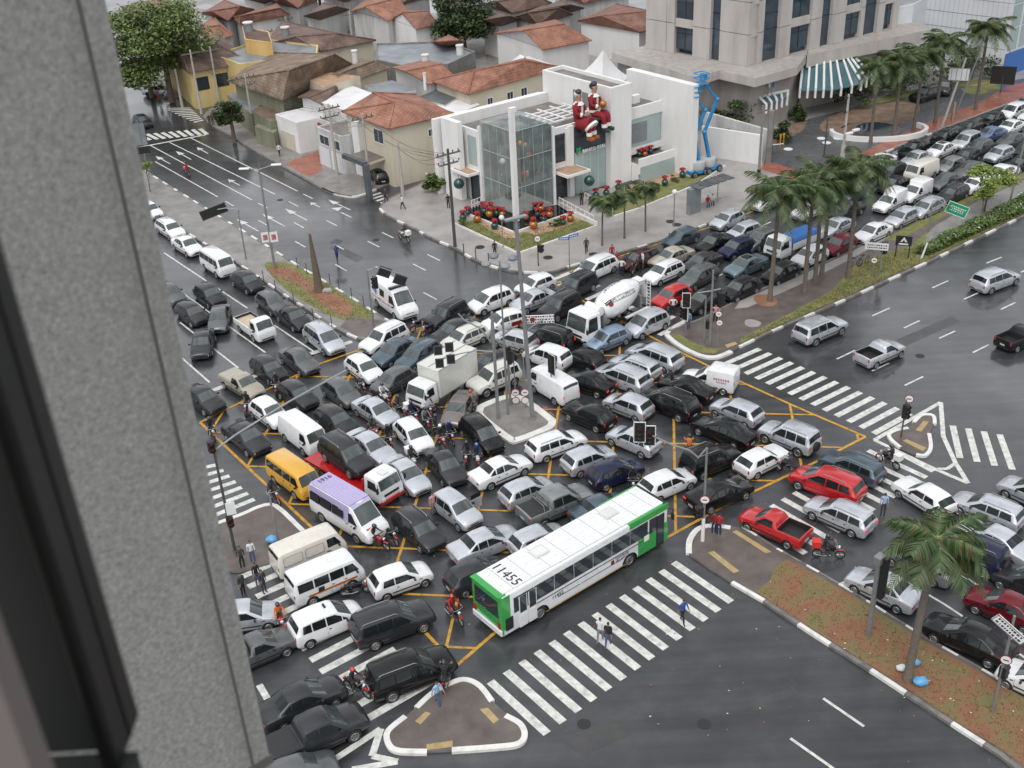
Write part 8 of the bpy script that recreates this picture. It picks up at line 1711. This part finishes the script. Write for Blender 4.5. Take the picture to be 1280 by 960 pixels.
def lift(px,py,label,sc=1.0,basket=True,rz=0):
 g=G(px,py,.13);r=empty('boom_lift',g,rz,label,'boom lift','blue boom lifts');r.scale=(sc,)*3
 b=MB();b.box((0,0,.5),(2.6,1.6,.4),'lift_blue');b.build('chassis',r,bevel=.06)
 for x in(-.95,.95):
  for y in(-.85,.85):
   w_=child('wheel',WH[.37][0],r,(x,y,.37));child('rim',WH[.37][1],w_)
 b=MB();b.cyl((0,0,.7),(0,0,1.55),.85,'lift_grey',n=16);b.build('turret',r,smooth=True,bevel=.05)
 P_=[Vector((.2,0,1.4)),Vector((-.6,0,4.4)),Vector((.9,0,7.6)),Vector((-.7,0,9.4))]if basket else[Vector((.2,0,1.4)),Vector((-.5,0,4.2)),Vector((.8,0,6.8)),Vector((-.4,0,8.2))]
 for k,(a_,c_)in enumerate(zip(P_,P_[1:])):
  d=c_-a_;b=MB();rot=d.to_track_quat('Z','Y').to_matrix();b.box((a_+c_)/2,(.34-.05*k,.3-.04*k,d.length+.2),'lift_blue',M4=rot);b.build('boom_section',r,bevel=.02)
 b=MB()
 for p in P_:b.sphere(p,.27,'lift_blue',10,8)
 b.build('boom_joint',r,smooth=True)
 b=MB();c_=P_[-1]+Vector((-.6 if basket else-.2,0,.3));s_=.95 if basket else.6
 for z in(0,.5,1.0):
  for(x0,y0,x1,y1)in((-1,-1,1,-1),(1,-1,1,1),(1,1,-1,1),(-1,1,-1,-1)):b.cyl(c_+Vector((x0*s_*.6,y0*s_*.6,z)),c_+Vector((x1*s_*.6,y1*s_*.6,z)),.06,'lift_blue',n=6)
 b.box(c_+Vector((0,0,0)),(s_*1.2,s_*1.2,.08),'lift_blue');b.box(c_+Vector((.3,0,.6)),(.4,.7,.6),'lift_blue');b.build('basket',r)
lift(871,218,'left blue boom lift with lower folded boom',1,False,.5);lift(884,214,'right blue boom lift with raised basket',1.0,True,.5)
for x,y,s_,m_,l in((1150,856,.3,'plastic_bag','blue plastic bag below the big palm'),(1126,838,.22,'bag_white','white plastic bag left of the big palm trunk'),(1144,831,.2,'plastic_bag','blue plastic bag behind the big palm trunk'),(341,678,.3,'plastic_bag','bright blue cooler box cover on the left island')):
 b=MB();b.sphere((0,0,s_*.8),s_,m_,10,7,(1.3,1,.8));o=b.build('plastic_bag',smooth=True,label=l,category='bag');o.location=G(x,y,.13)
 for v in o.data.vertices:v.co+=Vector((random.uniform(-1,1),random.uniform(-1,1),random.uniform(-1,1)))*s_*.12
r,h=pole(294,690,558,.1,'pole_dark','signal_post','signal post with long curved arm beside the pillar','traffic light');arm(r,[(0,0,h-.3),(1.2,.6,h+.3),(4.0,2.8,h+1.0),(7.2,5.4,h+1.5)],.06);sig(r,(-.1,0,h),Vector((.5,-.8,0)),2);sig(r,(.1,-.1,h-5.2),Vector((.5,-.8,0)),2);q=plate(r,(.3,-.1,h-4.3),toC(290,640),.55,.85,'white_paint');q['label']='small white plate'
r,h=pole(350,690,615,.09,'steel_grey','post','plain grey post on the left island behind the cream van','post')
def scatter(name,px,n,mats,kind_,seed,z=.137,hgt=.12):
 random.seed(seed);P_=[G(x,y,.13)for x,y in px];xs=[p.x for p in P_];ys=[p.y for p in P_];b=MB();c=0
 while c<n:
  x,y=random.uniform(min(xs),max(xs)),random.uniform(min(ys),max(ys))
  if not inpoly(x,y,P_):continue
  c+=1;m_=random.choice(mats);a=random.uniform(0,6.28);s=random.uniform(.5,1.4)
  if hgt:
   for q in range(2):
    a+=1.9;d=Vector((math.cos(a),math.sin(a),0))*.028*s;o=Vector((x,y,z));b.add([o-d,o+d,o+Vector((d.y,-d.x,hgt*s))],[(0,1,2)],m_)
  else:
   d=Vector((math.cos(a),math.sin(a),0))*.06*s;e=Vector((-d.y,d.x,0))*.6;o=Vector((x,y,z+.01));b.add([o-d,o-e,o+d+Vector((0,0,.02)),o+e],[(0,1,2,3)],m_)
 b.build(name,kind='stuff')
simple('blade_dry',(.30,.20,.08),.9);simple('blade_green',(.14,.16,.05),.9);simple('blade_rust',(.26,.11,.05),.9);simple('scrap',(.6,.6,.58),.8)
MG=[(945,742),(962,728),(968,712),(984,702),(1031,727),(1149,800),(1300,887),(1300,975),(1200,908),(1080,829),(957,750)]
scatter('grass_tufts',MG,2600,['blade_dry','blade_rust','blade_rust','blade_dry'],'stuff',1,hgt=.06)
scatter('litter',MG,60,['scrap','blade_dry'],'stuff',2,hgt=0)
scatter('grass_tufts',[(926,425),(924,432),(1064,369),(1157,327),(1215,299),(1290,263),(1160,305),(1095,320),(1040,365),(990,392)],3000,['blade_green','blade_green','blade_dry'],'stuff',3)
scatter('grass_tufts',[(331,333),(345,329),(400,351),(468,394),(455,405),(405,392),(345,352)],1200,['blade_green','blade_dry','blade_rust'],'stuff',4,hgt=.08)
scatter('grass_tufts',[(574,281),(600,277),(643,297),(712,273),(743,283),(648,316)],2500,['blade_green'],'stuff',5,z=.195,hgt=.08)
scatter('fallen_leaves',[(500,700),(900,560),(1270,700),(1270,950),(620,950)],160,['blade_dry','scrap','blade_rust'],'stuff',6,z=.0,hgt=0)
for x,y in((730,905),(1150,445),(880,905),(470,300),(990,430),(350,250)):
 g=G(x,y);b=MB();b.cyl((g.x,g.y,.0),(g.x,g.y,.012),.34,'trim_black',n=18);b.build('manhole_cover',kind='structure')
for px in([(700,925),(760,900),(790,918),(728,945)],[(935,880),(990,858),(1000,866),(945,888)],[(1120,425),(1190,395),(1200,402),(1131,433)],[(420,305),(455,322),(446,328),(412,310)]):flat('asphalt_patch',px,'asphalt_old',.003)
# ================================================================== WHERE THE PICTURE IS TAKEN FROM: facade pillar and window frame
ramp_noise('granite',[(.17,.172,.164),(.24,.242,.232),(.30,.302,.29),(.38,.38,.365)],120,(.45,.6),detail=6,bump=.02)
simple('granite_joint',(.10,.102,.096),.8)
simple('frame_metal',(.030,.032,.031),.5,.2,noise=.1)
simple('gasket',(.006,.006,.006),.35)
simple('room_wall',(.16,.135,.13),.7)
def ray(px,py):return(C_F*FPX+C_R*(px-640)-C_U*(py-480)).normalized()
def at_y(px,py,y):
 d=ray(px,py);return Vector((0,0,CAM_H))+d*(y/d.y)
def vline(p_mid,y):
 """world x of a plumb line seen through photo point p_mid at depth y"""
 return at_y(*p_mid,y).x
Y1=1.5;xr=vline((240,500),Y1)
pr=empty('facade_pillar',(xr,Y1,0),0,'grey granite clad building fin filling the left of the view','pillar')
depth=1.0;x_in=-.75
b=MB()
fp=[(0,0),(-.45,.7),(-1.6,.5),(-1.0,-.7),(-.50,-.42)]
b.prism(fp,18,52,'granite');b.build('cladding',pr)
for z in(40.35,):
 for a_,c_ in((fp[4],fp[0]),(fp[3],fp[4])):
  m_=((a_[0]+c_[0])/2,(a_[1]+c_[1])/2,z);d=Vector((c_[0]-a_[0],c_[1]-a_[1],0));j=MB();j.box(m_,(d.length+.01,.006,.02),'granite_joint',rz=math.atan2(d.y,d.x));j.build('joint',pr)
t=.065;m_=Vector((.012,-.012,0))+Vector((fp[0][0]+(fp[4][0]-fp[0][0])*t,fp[0][1]+(fp[4][1]-fp[0][1])*t,0));j=MB();j.box((m_.x,m_.y,36),(.003,.005,32),'granite_joint',rz=-.7);j.build('joint',pr)
Y2=.55
wf=empty('window_frame',(0,Y2,CAM_H),0,'dark grey metal window frame with black gasket at the left edge','window frame')
xg=vline((82,700),Y2);x2=vline((104,700),Y2+.05);x0=vline((30,700),Y2)
zs=at_y(140,912,Y2).z-CAM_H
b=MB();b.box((x0-.15+(xg-x0),0,zs/2+.5),(.3,.04,1.0-zs),'frame_metal');b.build('jamb',wf,bevel=.004)
b=MB();b.box((xg+.006,-.012,zs/2+.5),(.012,.05,1.0-zs),'gasket');b.build('gasket',wf,bevel=.003)
b=MB();b.prism([(xg+.013,-.01),(x2,.06),(x2-.02,.09),(xg,.03)],zs,1.0,'frame_metal');b.build('glazing_bead',wf)
b=MB();b.prism([(xg-.06,-.02),(xg+.02,-.02),(xg+.02,-.5),(xg-.06,-.5)],zs-.05,zs,'frame_metal');b.build('sill',wf,bevel=.004)
xc=vline((0,850),.4)
b=MB();b.box((0,0,0),(.1,.02,2.0),'room_wall');o=b.build('room_reveal',label='pale blurred room reveal at the lower left corner',category='wall reveal');o.location=(xc-.045,.4,CAM_H-.6)
